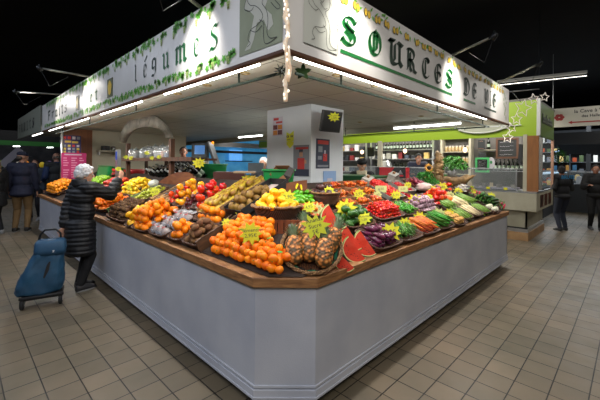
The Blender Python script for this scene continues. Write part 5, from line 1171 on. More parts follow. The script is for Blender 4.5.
# ---- pillar, television, posters
struct(MB().box((1.865, 1.53, 0), (2.53, 2.386, CEILZ)).build('trim_3', mat('pillar_white', rgb('#bac0c4'), .6, rgb('#c2c7ca'), 3, bump=.15, bscale=60)))
tv = empty('television', dep(331, 123, 3.92) - FW * 0, 'black television tilted down on the right face of the pillar', 'television')
tv.matrix_basis = T(dep(331, 121.5, 4.24)) @ Rz(-.12) @ Rx(.22) @ Sc(1.055)
MB().box((-.155, -.02, -.125), (.155, .02, .125)).build('housing', mat('tv_black', (.012, .012, .014), .3), tv, bevel=.006)
MB().box((-.14, -.0225, -.105), (.14, -.0205, .112)).build('screen', mat('tv_screen', (.035, .038, .042), .12), tv)
MB().bar((0, .02, 0), (.02, .13, .02), .05, .05).build('bracket', M_DARKMET, tv)
pcard(334, 117, 12, 'Promo/2,50€', 'lime star card stuck on the television screen', M_LIME, p=dep(334, 117, 4.05), stick=False)
LF = lambda a, b: onX(a, b, 1.859); RF = lambda a, b: onY(a, b, 1.524)
def psize(f, a0, a1, b0, b1): p, q = f(a0, (b0 + b1) / 2), f(a1, (b0 + b1) / 2); u_, v_ = f((a0 + a1) / 2, b0), f((a0 + a1) / 2, b1); return f((a0 + a1) / 2, (b0 + b1) / 2), (p - q).length, (u_ - v_).length
c, w_, h_ = psize(LF, 272.8, 282.8, 117, 136)
ORG = cM('poster_orange', '#b8701c'); MAR = cM('poster_maroon', '#5a1c1c')
poster('small_poster', c, (0, -1, 0), w_, h_, WHT, 'small white and red flyer at the upper left of the pillar', [(RED, .1, .82, .6, .95), (RED, .35, .66, .95, .76), (MAR, .06, .34, .48, .58), (ORG, .52, .34, .94, .58), (MAR, .52, .06, .94, .30), (ORG, .06, .06, .48, .30)])
c, w_, h_ = psize(LF, 293.3, 309.0, 145, 176)
poster('film_poster', c, (0, -1, 0), w_, h_, GRY, 'poster of a person in red and black on the left face of the pillar', [(NAV, .0, .0, 1, .22), (RED, .28, .22, .72, .58), (SKN, .40, .62, .60, .80), (NAV, .38, .76, .62, .86), (RED, .15, .86, .95, .93), (SKN, .70, .40, .84, .52)])
c, w_, h_ = psize(RF, 316.2, 329.6, 139, 168.5)
poster('music_poster', c, (1, 0, 0), w_, h_, NAV, 'dark poster with red lettering on the right face of the pillar', [(RED, .1, .82, .9, .95), (GRY, .15, .55, .45, .75), (RED, .5, .25, .8, .50), (WHT, .58, .40, .7, .62), (GRY, .1, .05, .9, .12), (GRY, .12, .3, .4, .42)])
c, w_, h_ = psize(RF, 323.2, 336, 171, 190)
poster('blue_sheet', c, (1, 0, 0), w_, h_, cM('sheet_blue', '#7d9ac0'), 'pale blue sheet with a white square low on the right pillar face', [(WHT, .3, .3, .7, .62)])
# lime double card CB 15
c = LF(290, 138); t = empty('lime_notice', basis((0, -1, 0), UPV, (-1, 0, 0), c), 'lime green arrow shaped notice lettered CB 15 on the pillar', 'notice')
s = .011
MB().prism([(-6 * s, 7.5 * s), (0, 5.0 * s), (6.5 * s, 8.5 * s), (6.5 * s, -4 * s), (-6 * s, -4 * s)], .003).build('card', M_LIME, t)
MB().prism([(-6 * s, -5 * s), (-2 * s, -3.5 * s), (2 * s, -3.5 * s), (6.5 * s, -5 * s), (6 * s, -8 * s), (0, -12.5 * s), (-5.5 * s, -8 * s)], .003).build('arrow_card', M_LIME, t)
e = MB(); addmesh(e, textmesh('CB  15€', .038, bold=.0015), T(0, .02, .004)); addmesh(e, textmesh('minimum', .016), T(-.02, -.02, .004)); e.build('writing', M_INK, t)
# green inner counter band to the right of the pillar
gb = empty('green_counter', (3.35, 2.2, 0), 'dark green inner counter right of the pillar', 'counter')
MB().box((-.55, -1.0, .5), (-.5, .6, 1.36)).build('front', mat('green_dark', rgb('#0a4a20'), .5), gb); MB().box((-.56, -1.02, 1.36), (.1, .62, 1.385)).build('top', MATS['green_dark'], gb)
# red branded box on it
rb = empty('printed_box', T(dep(392, 172, 5.7)) @ Rz(-.75), 'red and black printed carton on the green counter', 'box')
MB().box((-.25, -.12, -.10), (.25, .12, .08)).build('carton', mat('carton_black', rgb('#16161a'), .5), rb)
MB().prism([(-.25, -.10), (-.12, -.10), (.0, .08), (-.25, .08)], .002, M=T(0, -.12, 0) @ Rx(PI / 2)).build('red_print', mat('carton_red', rgb('#b01420'), .5), rb)
MB().box((.19, -.123, -.1), (.25, -.12, .08)).build('red_edge', MATS['carton_red'], rb)
e = MB(); e.add([(.06, -.1225, -.03), (.14, -.1225, -.03), (.10, -.1225, .04)], [(0, 1, 2)]); e.build('grey_triangle', M_CHROME, rb); MB().box((.05, -.1235, -.07), (.15, -.1215, -.045)).build('red_stripe', MATS['carton_red'], rb)
# sunflower bloom and red jacket item
sf_ = empty('sunflower', T(dep(429, 168, 5.55)) @ Rz(-.8) @ Rx(1.2), 'yellow sunflower bloom between the parsley and the stump', 'flower')
e = MB()
for k in range(16):
    a = k * PI / 8; e.add([(.03 * math.cos(a - .12), .03 * math.sin(a - .12), 0), (.055 * math.cos(a - .15), .055 * math.sin(a - .15), .01), (.085 * math.cos(a), .085 * math.sin(a), .0), (.055 * math.cos(a + .15), .055 * math.sin(a + .15), .01), (.03 * math.cos(a + .12), .03 * math.sin(a + .12), 0)], [(0, 1, 2, 3, 4)])
e.build('petals', mat('petal_yellow', rgb('#e8a010'), .5), sf_); MB().lathe([(.036, 0), (.034, .012), (0, .02)], 16).build('flower_centre', mat('flower_brown', rgb('#2a140a'), .8), sf_, True)
MB().tube([(0, 0, 0), (0, .0, -.1), (0, -.12, -.25)], .006, 6).build('stem', M_STEM, sf_)
# ================================================================ PEOPLE
DG_ = None
def remesh(name, mb, mt, parent, vox=.008, smooth=4, M=None, disp=None, cut=None):
    me = mb.mesh(name, mt); o = bpy.data.objects.new(name, me); COL.objects.link(o)
    r = o.modifiers.new('r', 'REMESH'); r.mode = 'VOXEL'; r.voxel_size = vox; r.use_smooth_shade = True
    s = o.modifiers.new('s', 'SMOOTH'); s.factor = .5; s.iterations = smooth
    dg = bpy.context.evaluated_depsgraph_get(); nm = bpy.data.meshes.new_from_object(o.evaluated_get(dg))
    bpy.data.objects.remove(o); nm.materials.clear(); nm.materials.append(mt) if not isinstance(mt, list) else [nm.materials.append(x) for x in mt]
    if disp:
        ns = [v.normal.copy() for v in nm.vertices]
        for v, n in zip(nm.vertices, ns): v.co += n * disp(v.co, n)
    for p in nm.polygons: p.use_smooth = True
    o = bpy.data.objects.new(name, nm); COL.objects.link(o)
    if parent is not None: o.parent = parent
    if M is not None: o.matrix_basis = M
    return o
def cap(mb, p, q, r1, r2, n=12):
    p, q = V(p), V(q); mb.ball(p, r1, n, 8); mb.ball(q, r2, n, 8)
    if (q - p).length > 1e-4: mb.tube([p, q], [r1, r2], n)
def chain(mb, pts, rs):
    for i in range(len(pts) - 1): cap(mb, pts[i], pts[i + 1], rs[i], rs[i + 1])
def ik(a, b, l1, l2, pole):
    d = b - a; L = min(d.length, (l1 + l2) * .999); u_ = d.normalized(); b2 = a + u_ * L
    x = (l1 * l1 - l2 * l2 + L * L) / (2 * L); h = math.sqrt(max(0, l1 * l1 - x * x)); p = pole - u_ * pole.dot(u_)
    return a + u_ * x + p.normalized() * h, b2
def person(label, M, H=1.7, hands=None, feet=None, lean=0, yaw=0, pitch=0, skin='#b9876a', top='#222', topd=.012, bottoms='#222', shoes='#222', hair='short', hairc='#222', coat=0, vox=.008, legs=True,
           vest=None, sex='m', twist=0, scarf=None, puff=0, armp=None, collar=True, midtop=None, belly=0, mats={}):
    h = H; t = empty('person', M, label, 'person')
    SK = mat('skin_' + skin.strip('#'), rgb(skin), .5)
    hip = V((0, 0, .53 * h)); Rl = Matrix.Rotation(-lean, 3, 'X') @ Matrix.Rotation(twist, 3, 'Z'); up_ = lambda v: hip + Rl @ (V(v) - hip)
    sw = .105 * h if sex == 'm' else .095 * h
    S = [up_((s * sw, 0, .815 * h)) for s in (-1, 1)]; hands = hands or {}
    Wd = [V((s * (sw + .035 * h), .03 * h, .48 * h)) for s in (-1, 1)]
    W_ = [V(hands.get(k, Wd[i])) for i, k in enumerate('lr')]
    armp = armp or {}
    E_ = []; 
    for i in range(2):
        e_, w_ = ik(S[i], W_[i], .172 * h, .155 * h, V(armp.get('lr'[i], ((-.3, .3)[i], -.8, -.5)))); E_.append(e_); W_[i] = w_
    feet = feet or {}; A_ = [V(feet.get(k, ((-.06, .06)[i] * h, 0, 0))) for i, k in enumerate('lr')]
    Hp = [V((s * .052 * h, 0, .505 * h)) for s in (-1, 1)]; K_ = []; AN = []
    for i in range(2):
        an = A_[i] + V((0, -.02 * h, .045 * h)); k_, an = ik(Hp[i], an, .245 * h, .235 * h, V((0, 1, 0))); K_.append(k_); AN.append(an)
    neck = up_((0, .0, .845 * h)); hc = up_((0, .012 * h, .925 * h)); Rh = Matrix.Rotation(yaw, 3, 'Z') @ Matrix.Rotation(pitch, 3, 'X')
    hd = lambda v: hc + Rh @ (V(v) * h)
    # ---- body, one surface
    b = MB()
    def ell(mb, c, r, R3=None):
        k0 = len(mb.v); mb.ball((0, 0, 0), r, 18, 12)
        for i in range(k0, len(mb.v)): mb.v[i] = V(c) + ((R3 @ mb.v[i]) if R3 else mb.v[i])
    ell(b, hip, (.088 * h, .062 * h, .06 * h)); ell(b, up_((0, .004 * h, .63 * h)), (.075 * h, .055 * h, .09 * h), Rl); ell(b, up_((0, 0, .745 * h)), (.092 * h, .06 * h, .09 * h), Rl)
    for i in range(2):
        cap(b, S[i], up_((0, 0, .80 * h)), .030 * h, .045 * h)
        chain(b, [S[i], E_[i], W_[i]], [.029 * h, .022 * h, .014 * h])
        chain(b, [Hp[i], K_[i], K_[i] * .6 + AN[i] * .4, AN[i]], [.048 * h, .030 * h, .029 * h, .019 * h])
        cap(b, AN[i], A_[i] + V((0, .07 * h, .018 * h)), .019 * h, .013 * h)
        # hand: palm, four fingers, thumb
        d = (W_[i] - E_[i]).normalized(); side = d.cross(V((0, 0, 1))); side = side.normalized() if side.length > .2 else V((0, 1, 0)); nrm = side.cross(d).normalized()
        if abs(d.z) > .8: side, nrm = V((0, 1, 0)) - d * d.y, V((1, 0, 0)); side.normalize()
        if nrm.z > 0 or abs(d.z) > .8: nrm = -nrm if nrm.z > 0 else nrm * (1 if i == 0 else -1)
        wr = W_[i]; k2 = h / 1.7
        for q in (-.024, -.008, .008, .024): cap(b, wr + d * .01 * k2, wr + (d * .075 + side * q) * k2, .014 * k2, .0125 * k2, 8)
        for q, L_ in ((-.027, .060), (-.009, .072), (.010, .076), (.028, .066)):
            p0 = wr + (d * .08 + side * q) * k2; p1 = p0 + (d * .5 + nrm * .12 + side * q * 2.2) * L_ * k2; p2 = p1 + (d * .30 + nrm * .34) * L_ * k2
            chain(b, [p0, p1, p2], [.0095 * k2, .0088 * k2, .0078 * k2])
        th_ = side * (-1 if i == 0 else 1) * 1
        p0 = wr + (d * .025 + th_ * .018) * k2; p1 = p0 + (d * .03 + th_ * .032 + nrm * .01) * k2; p2 = p1 + (d * .03 + th_ * .008 + nrm * .012) * k2; chain(b, [p0, p1, p2], [.014 * k2, .0105 * k2, .009 * k2])
    chain(b, [neck - V((0, 0, .03 * h)), hc - V((0, 0, .03 * h))], [.034 * h, .030 * h])
    ell(b, hc + Rh @ V((0, -.004 * h, .012 * h)), (.045 * h, .056 * h, .056 * h), Rh); ell(b, hd((0, .014, -.028)), (.033 * h, .037 * h, .034 * h), Rh)
    cap(b, hd((0, .049, .006)), hd((0, .062, -.014)), .0055 * h, .009 * h, 8); cap(b, hd((-.006, .054, -.016)), hd((.006, .054, -.016)), .007 * h, .007 * h, 8)
    cap(b, hd((-.022, .042, .014)), hd((.022, .042, .014)), .011 * h, .011 * h, 8); cap(b, hd((-.008, .045, -.034)), hd((.008, .045, -.034)), .0085 * h, .0085 * h, 8); ell(b, hd((0, .036, -.052)), (.014 * h, .014 * h, .011 * h))
    for s in (-1, 1): ell(b, hd((s * .046, -.006, -.004)), (.006 * h, .012 * h, .019 * h), Rh)
    remesh('body', b, SK, t, vox)
    e = MB()
    for s in (-1, 1): e.ball(hd((s * .019, .048, .0015)), .0075 * h, 10, 8)
    e.build('eyes', mat('eye_white', rgb('#c9c4bc'), .3), t, True)
    e = MB()
    for s in (-1, 1): e.ball(hd((s * .019, .0535, .0015)), .0038 * h, 8, 6)
    e.build('irises', mat('iris_dark', rgb('#2a1a12'), .3), t, True)
    e = MB(); e.tube([hd((-.014, .0485, -.034)), hd((0, .0535, -.033)), hd((.014, .0485, -.034))], [.002 * h, .0042 * h, .002 * h], 6); e.build('mouth', mat('lips', rgb('#9a5a50'), .5), t, True)
    # ---- trousers, shoes
    BT_ = mat('trousers_' + bottoms.strip('#'), rgb(bottoms), .85, tuple(c * 1.25 for c in rgb(bottoms)), 8)
    if legs:
        b = MB(); ell(b, hip + V((0, 0, -.01 * h)), (.098 * h, .073 * h, .065 * h))
        for i in range(2): chain(b, [Hp[i], K_[i], AN[i] + V((0, 0, .012 * h))], [.060 * h, .041 * h, .030 * h])
        remesh('trousers', b, BT_, t, .010, 3, disp=lambda c, n: .004 * noise.noise(c * 14))
        for i in range(2):
            b = MB(); a = A_[i]; b.loft([[(a.x + w_ * math.cos(q) , a.y + y_, a.z + max(.0, z_ * (.5 + .5 * math.sin(q)))) for q in [2 * PI * j / 12 for j in range(12)]] for y_, w_, z_ in ((-.052 * h, .014 * h, .045 * h), (-.045 * h, .026 * h, .062 * h), (0, .028 * h, .06 * h), (.05 * h, .030 * h, .042 * h), (.085 * h, .026 * h, .032 * h), (.10 * h, .012 * h, .02 * h))])
            o = b.build('shoe', mat('shoe_' + shoes.strip('#'), rgb(shoes), .6), t, True)
            b = MB(); b.prism([(a.x + (.031 * h) * math.cos(q) , a.y + .025 * h + (.08 * h) * math.sin(q)) for q in [2 * PI * j / 16 for j in range(16)]], .013); b.build('sole', mat('sole_pale', rgb('#8a8a88'), .6), o)
    # ---- top / coat
    d_ = topd
    def torso(mb, g, low=None):
        ell(mb, up_((0, 0, .75 * h)), (.100 * h + g, .066 * h + g, .095 * h), Rl); ell(mb, up_((0, .006 * h + belly, .63 * h)), (.088 * h + g, .063 * h + g + belly, .11 * h), Rl); ell(mb, hip + V((0, 0, -.0 * h)), (.096 * h + g, .074 * h + g, .06 * h))
        for i in range(2): cap(mb, S[i], up_((0, 0, .80 * h)), .036 * h + g, .045 * h + g)
    def sleeves(mb, g):
        for i in range(2): chain(mb, [S[i], E_[i], W_[i] - (W_[i] - E_[i]).normalized() * .030 * h], [.036 * h + g, .030 * h + g, .022 * h + g * .8])
    TM = mat('top_' + top.strip('#'), rgb(top), .8 if not puff else .6, tuple(c * 1.3 for c in rgb(top)), 8)
    b = MB(); torso(b, d_); sleeves(b, d_)
    if coat:
        n_ = 10; z0 = .55 * h
        for k in range(n_): 
            f_ = k / (n_ - 1); ell(b, hip + V((0, -.01 * h * f_, (coat * h - .53 * h) * f_)), ((.10 + .012 * f_) * h + d_, (.080 + .012 * f_) * h + d_, .045 * h))
    if collar: 
        for k in range(10): a = 2 * PI * k / 10; cap(b, neck + V((.035 * h * math.cos(a), .035 * h * math.sin(a), -.015 * h)), neck + V((.036 * h * math.cos(a), .036 * h * math.sin(a) , .012 * h)), .012 * h, .010 * h, 8)
    df = (lambda c, n: .009 * (abs(math.sin(c.z * 62 + 1.5 * noise.noise(c * 3))) - .5) + .005 * noise.noise(c * 16)) if puff else (lambda c, n: .006 * noise.noise(c * 9) + .003 * noise.noise(c * 22))
    remesh('coat' if coat else 'jacket', b, TM, t, .009 if puff else .011, 3, disp=df)
    if puff:
        b = MB()
        for k in range(12): a = PI + PI * (k - 1) / 10 * 1.0; cap(b, neck + Rl @ V((.055 * h * math.cos(a), .05 * h * math.sin(a) - .01 * h, -.005 * h)), neck + Rl @ V((.045 * h * math.cos(a), .062 * h * math.sin(a) - .01 * h, .028 * h)), .022 * h, .014 * h, 8)
        remesh('hood', b, TM, t, .010, 3, disp=lambda c, n: .006 * noise.noise(c * 18))
    if vest:
        b = MB(); torso(b, d_ + .014); remesh('vest', b, mat('vest_' + vest.strip('#'), rgb(vest), .8), t, .012, 3)
    if scarf:
        b = MB()
        for k in range(12): a = 2 * PI * k / 12; b.ball(neck + V((.044 * h * math.cos(a), .044 * h * math.sin(a) + .006, .0 + .006 * math.sin(3 * a))), .024 * h, 8, 6)
        for s in (-1, 1): chain(b, [neck + V((s * .03 * h, .05 * h, -.01 * h)), neck + V((s * .03 * h, .085 * h, -.10 * h)), neck + V((s * .04 * h, .09 * h, -.2 * h))], [.025 * h, .028 * h, .025 * h])
        remesh('scarf', b, mat('scarf_' + scarf.strip('#'), rgb(scarf), .9), t, .011, 3, disp=lambda c, n: .005 * noise.noise(c * 20))
    # ---- hair / hats
    HM = mat('hair_' + hairc.strip('#'), rgb(hairc), .8, tuple(min(1, c * 1.5 + .004) for c in rgb(hairc)), 60)
    def hairball(specs, nm='hair', amp=.004, m_=None, fr=30):
        b = MB()
        for c, r in specs: ell(b, hd(c), tuple(x * h for x in r), Rh)
        return remesh(nm, b, m_ or HM, t, .008, 2, disp=lambda c, n: amp * noise.noise(c * fr))
    if hair == 'short': hairball([((0, -.014, .024), (.051, .056, .052)), ((0, -.030, -.004), (.045, .036, .042))])
    if hair == 'curly': hairball([((0, -.012, .026), (.060, .060, .056)), ((0, -.038, .0), (.056, .042, .052)), ((-.036, -.006, .006), (.022, .030, .034)), ((.036, -.006, .006), (.022, .030, .034)), ((0, .026, .050), (.036, .022, .020))], amp=.016, fr=38)
    if hair == 'bald': hairball([((-.040, -.016, -.004), (.012, .030, .022)), ((.040, -.016, -.004), (.012, .030, .022)), ((0, -.048, -.006), (.034, .014, .024))])
    if hair == 'long': hairball([((0, -.014, .024), (.053, .058, .054)), ((0, -.034, -.02), (.052, .034, .06)), ((0, -.044, -.07), (.046, .024, .05))])
    if hair == 'bun': hairball([((0, -.014, .024), (.051, .057, .053)), ((0, -.034, .0), (.044, .034, .04)), ((0, -.068, .0), (.026, .024, .028))])
    if hair in ('cap', 'beret'):
        hairball([((0, -.034, -.012), (.047, .030, .030))])
        CM = mat('cap_' + top.strip('#'), rgb('#151a30') if hair == 'cap' else rgb('#0c0c0e'), .8)
        hairball([((0, -.006, .040), (.054, .062, .036)), ((0, -.006, .028), (.0545, .063, .016))] if hair == 'cap' else [((0, -.006, .044), (.060, .066, .034)), ((0, -.004, .026), (.053, .060, .014))], nm='cap' if hair == 'cap' else 'beret', amp=.002, m_=CM)
        if hair == 'cap':
            b = MB(); b.ball(hd((0, .070, .026)), (.036 * h, .036 * h, .005 * h), 14, 6); b.build('cap_peak', CM, t, True)
    return t, dict(S=S, E=E_, W=W_, neck=neck, hc=hc, up=up_)
L90 = -PI / 2
# 1 the shopper
person('elderly white haired person in a long black quilted coat reaching across the fruit', T(-.20, 3.42, 0) @ Rz(L90 + .25), 1.52, hands=dict(r=(.12, .40, 1.34), l=(-.10, -.16, .72)), feet=dict(l=(-.08, .06, 0), r=(.06, .0, 0)),
       lean=.05, pitch=-.12, yaw=-.4, skin='#b98a72', top='#07080c', topd=.034, bottoms='#0b0b0e', shoes='#2a2a2c', hair='curly', hairc='#b4b4b6', coat=.315, vox=.007, sex='f', puff=1, armp=dict(r=(.2, -.2, -1), l=(-.4, -.6, .1)))
# 2.. left group
person('tall person in navy coat, dark cap and khaki trousers, back turned, on the left', T(-.22, 8.35, 0) @ Rz(-.35), 1.78, lean=.03, top='#12162a', topd=.022, bottoms='#6a5232', shoes='#1a1612', hair='cap', hairc='#3a342e', skin='#a87a62', yaw=-.9, pitch=-.15, hands=dict(l=(-.25, .12, .86), r=(.25, .12, .86)), coat=.47, vox=.010)
person('person with a balding head and dark grey vest, behind the tangerines', T(.62, 9.5, 0) @ Rz(.1), 1.80, top='#1a2c50', topd=.02, vest='#23262a', bottoms='#1a1c22', hair='bald', hairc='#55504a', skin='#a87a6a', yaw=.2, pitch=-.25, vox=.010, hands=dict(l=(-.22, .25, 1.05), r=(.2, .25, 1.0)))
person('dark haired person in a grey blue jacket facing the camera between the two standing adults', T(.22, 9.9, 0) @ Rz(PI - .4), 1.62, top='#2c3440', topd=.02, bottoms='#15161c', shoes='#8a8a8a', hair='short', hairc='#2a1c16', skin='#b08068', yaw=.2, vox=.010, sex='f')
person('long haired person in black at the far left edge of the view', T(-.66, 8.3, 0) @ Rz(.5), 1.58, top='#0c0c0e', topd=.03, bottoms='#0c0c10', shoes='#8a8a8a', hair='long', hairc='#7a6448', skin='#a87a62', vox=.011, sex='f', coat=.40)
# vendors
person('dark haired vendor in black behind the bottle stand', T(2.35, 5.88, .22) @ Rz(PI - .75), 1.70, top='#0e0e10', topd=.008, bottoms='#111', hair='bun', hairc='#1e1612', skin='#a8735a', vox=.010, sex='f', yaw=.2, hands=dict(l=(-.2, .3, 1.0), r=(.2, .3, 1.0)), collar=False)
person('white haired vendor in a dark top bending behind the green crate', T(2.95, 3.75, 0) @ Rz(PI - .9), 1.68, top='#26282c', bottoms='#111', hair='short', hairc='#c8c4be', skin='#b08268', vox=.010, lean=.15, pitch=-.3, hands=dict(l=(-.2, .35, 1.1), r=(.2, .35, 1.1)))
person('vendor in a black beret and cream scarf behind the green inner counter', T(4.05, 2.25, 0) @ Rz(PI - .95), 1.66, top='#101012', topd=.02, bottoms='#111', hair='beret', hairc='#1a1614', skin='#b08268', vox=.009, sex='f', scarf='#b5a88e', pitch=-.35, hands=dict(l=(-.15, .3, 1.2), r=(.15, .3, 1.2)))
person('dark haired vendor in a navy top leaning sideways inside the lime green stall', T(7.75, 2.95, .16) @ Rz(PI * .5 + .6), 1.78, top='#161c34', topd=.012, bottoms='#15161c', hair='short', hairc='#1c1a1c', skin='#a8735a', vox=.010, lean=.45, pitch=-.3, vest='#141a30', hands=dict(l=(-.2, .55, 1.2), r=(.2, .5, 1.15)))
# right aisle
t_, J = person('dark haired person in a black vest with pale blue letters on the back, jeans', T(8.95, -.15, 0) @ Rz(-.75), 1.56, top='#141416', topd=.018, vest='#0c0d12', bottoms='#161c2a', shoes='#1a1a1c', hair='short', hairc='#14100e', skin='#8a5a46', vox=.010, yaw=-.7, lean=.02, feet=dict(l=(-.10, -.02, 0), r=(.10, .06, 0)), hands=dict(l=(-.22, .2, .95), r=(.2, .25, .98)))
e = MB(); addmesh(e, textmesh('BRUTE', .11, bold=.003)); e.build('blue_lettering', mat('letters_blue', rgb('#1f6f9a'), .6, emit=.08), t_, M=T(0, -.158, 1.29) @ Rx(PI / 2 + .03))
person('person in a long black coat with dark hair, at the right edge of the view', T(V((onZ(595, 230, 0).x, onZ(595, 230, 0).y, 0))) @ Rz(PI - 1.3), 1.60, top='#08080a', topd=.035, bottoms='#08080a', shoes='#3a3a3c', hair='bun', hairc='#100c0a', skin='#9a6a54', vox=.009, sex='f', yaw=-.1, hands=dict(l=(-.18, .2, 1.0), r=(.18, .3, 1.1)), feet=dict(l=(-.08, .14, 0), r=(.08, -.05, 0)))
# ---- shopping trolley
tl = empty('shopping_trolley', T(-.575, 3.20, 0) @ Rz(-.25), 'dark teal blue wheeled shopping trolley bag standing beside the elderly shopper', 'trolley')
M_BAG = mat('bag_teal', rgb('#153c56'), .65, rgb('#1c4c6a'), 6)
def rrect(a, b, x0, y0, z, e=.45, n=28, wob=0, ph=0):
    o = []
    for j in range(n):
        th = 2 * PI * j / n; c, s = math.cos(th), math.sin(th)
        o.append((x0 + (a + wob * math.sin(5 * th + ph)) * math.copysign(abs(c) ** e, c), y0 + (b + wob * math.cos(4 * th + ph)) * math.copysign(abs(s) ** e, s), z))
    return o
b = MB(); b.loft([rrect(.18, .12, -.05, 0, .135), rrect(.215, .14, -.055, 0, .16, wob=.006), rrect(.205, .145, -.05, 0, .26, wob=.012, ph=1), rrect(.175, .13, -.015, 0, .40, wob=.016, ph=2), rrect(.145, .115, .02, 0, .52, wob=.016, ph=3), rrect(.135, .10, .035, 0, .60, wob=.006, ph=1), rrect(.13, .10, .04, 0, .66), rrect(.11, .08, .045, 0, .68)])
bo = b.build('bag', M_BAG, tl, True); sb2 = bo.modifiers.new('s', 'SUBSURF'); sb2.levels = sb2.render_levels = 2; dt = bpy.data.textures.new('crease', 'CLOUDS'); dt.noise_scale = .11; dm = bo.modifiers.new('d', 'DISPLACE'); dm.texture = dt; dm.strength = .05; dm.mid_level = .5
b = MB(); b.loft([rrect(.142, .112, .04, -.003, .55), rrect(.145, .115, .042, -.003, .60), rrect(.138, .108, .043, 0, .675), rrect(.118, .09, .045, 0, .695), rrect(.02, .02, .045, 0, .70)])
b.build('top_flap', mat('bag_flap', rgb('#1a4462'), .65), tl, True)
MB().prism([(0, .05), (.02, .09), (.034, .09), (.02, .0), (-.02, -.09), (-.03, -.07)], .003, M=T(.02, -.136, .40) @ Rx(PI / 2 + .05)).build('dark_pocket_slit', M_BLACK, tl)
MB().prism([(-.012, -.008), (-.002, .0), (-.01, .012), (.012, .012), (.004, -.002), (.008, -.01)], .002, M=T(.075, -.119, .59) @ Rx(PI / 2)).build('logo', mat('logo_white', rgb('#c0c4c8'), .5), tl)
b = MB(); b.tube([(-.12, .14, .10), (-.10, .14, .60), (-.06, .12, .74), (-.02, .10, .79), (.08, .10, .79), (.12, .12, .74), (.13, .14, .60), (.12, .14, .10)], .011, 8); b.build('handle_frame', M_DARKMET, tl, True)
MB().box((-.20, -.13, .10), (.16, .15, .135)).build('base_plate', M_BLACK, tl, bevel=.01); MB().tube([(-.21, -.13, .13), (.17, -.13, .13)], .016, 8).build('front_bar', M_BLACK, tl, True)
for sx in (-.19, .14): 
    w_ = MB().lathe([(0, -.018), (.05, -.018), (.062, -.010), (.062, .010), (.05, .018), (0, .018)], 20, M=T(sx, -.08, .063) @ Ry(PI / 2)).build('wheel', M_BLACK, tl, True); MB().lathe([(.025, -.02), (.025, .02)], 12, M=T(sx, -.08, .063) @ Ry(PI / 2)).build('hub', M_CHROME, w_)
# ================================================================ LIME GREEN STALL ACROSS THE AISLE
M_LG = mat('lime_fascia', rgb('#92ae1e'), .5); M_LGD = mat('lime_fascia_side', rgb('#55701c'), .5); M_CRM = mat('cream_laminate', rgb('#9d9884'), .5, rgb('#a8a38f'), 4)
XF = 7.0
fa = empty('shop_fascia', (XF, 0, 0), 'lime green fascia of the stall across the aisle', 'fascia')
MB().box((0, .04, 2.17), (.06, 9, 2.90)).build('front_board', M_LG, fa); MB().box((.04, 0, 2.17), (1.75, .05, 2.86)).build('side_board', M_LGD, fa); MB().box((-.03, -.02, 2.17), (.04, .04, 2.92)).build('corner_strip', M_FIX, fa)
MB().tube([(-.03, .3, 2.40), (-.03, 9, 2.40)], .008).build('rail', M_CHROME, fa)
b = MB(); rs = random.Random(8)
for k in range(9):
    x = .30 + k * .135; b.tube([(x + dx * .06, -.012, 2.47 + dz_ * .13) for dx, dz_ in crom([(-.4, .2), (.2, .9 + .5 * (k % 3 == 0)), (.5, .3), (0, -.2), (-.3, .3), (.6, .1), (1.4, .3)], 3)], .008, 5)
b.build('script_lettering', mat('dull_steel', rgb('#6a6f66'), .4, metal=.4), fa, True)
ov = empty('oval_sign', basis((0, -1, 0), UPV, (-1, 0, 0), (XF - .02, 1.06, 2.45)), 'white oval scrolled ornament plate on the lime green fascia', 'sign')
MB().lathe([(0, .01), (.98, .01), (1.0, 0)], 40, cap=False, M=Matrix.Diagonal((.52, .17, 1, 1))).build('plate', mat('oval_plate', rgb('#a9ab96'), .5), ov)
MB().tube([(.52 * math.cos(k * PI / 24), .17 * math.sin(k * PI / 24), .02) for k in range(48)], .018, 6, close=True).build('rim', mat('oval_rim', rgb('#c9cabc'), .5), ov, True)
b = MB()
for s in (-1, 1): b.tube([(s * (.45 + .14 * math.cos(q) * (1 - q / 9)), -.05 + .10 * math.sin(q) * (1 - q / 9), .02) for q in [i * .5 for i in range(16)]], .016, 6)
b.build('scrolls', MATS['oval_rim'], ov, True)
struct(MB().box((XF, .05, 2.9), (12.5, 9, 2.95)).build('ceiling_lime_stall', mat('stall_ceiling', rgb('#6f6c66'), .8)))
struct(MB().box((9.25, .3, 0), (9.3, 9, 2.9)).build('wall_lime_stall', mat('stall_wall', rgb('#6d6a66'), .7, rgb('#5a5753'), 2)))
ck = empty('display_counter', (6.8, 0, 0), 'cream panelled stall counter on a tiled step across the aisle', 'counter')
b = MB(); b.box((0, .0, .64), (.03, 8.5, 1.0)); b.build('front_panel', M_CRM, ck, bevel=.004)
b = MB(); b.box((.03, .0, .64), (1.9, .03, 1.0)); b.build('side_panel', M_CRM, ck, bevel=.004)
for k in range(3): MB().box((.36 + k * .46, -.008, .70), (.68 + k * .46, .0, .95)).build('vent_window', mat('vent_dark', rgb('#1c1614'), .4, rgb('#5a2a14'), 4), ck)
MB().box((.22, .20, .27), (.26, 8.5, .64)).build('base_panel', M_CRM, ck); MB().box((.22, .20, .27), (1.9, .23, .64)).build('side_base', M_CRM, ck)
MB().box((.21, .19, .24), (.25, 8.5, .27)).build('dark_line', M_BLACK, ck); MB().box((.21, .18, .17), (1.9, 8.5, .24)).build('skirting', M_CHROME, ck)
MB().box((.18, .17, 0), (1.95, 8.5, .17)).build('tiled_step', mat('step_tiles', rgb('#8a6a48'), .5, rgb('#a8845c'), 5), ck)
MB().box((.0, .0, 1.0), (.9, 8.5, 1.03)).build('counter_top', M_CHROME, ck)
gs = empty('glass_display_case', (6.85, 0, 1.03), 'long glass fronted display case with steel top on the cream counter', 'display case')
M_PANE = mat('pane_glass', (.5, .56, .58), .05, alpha=.10, spec=.5)
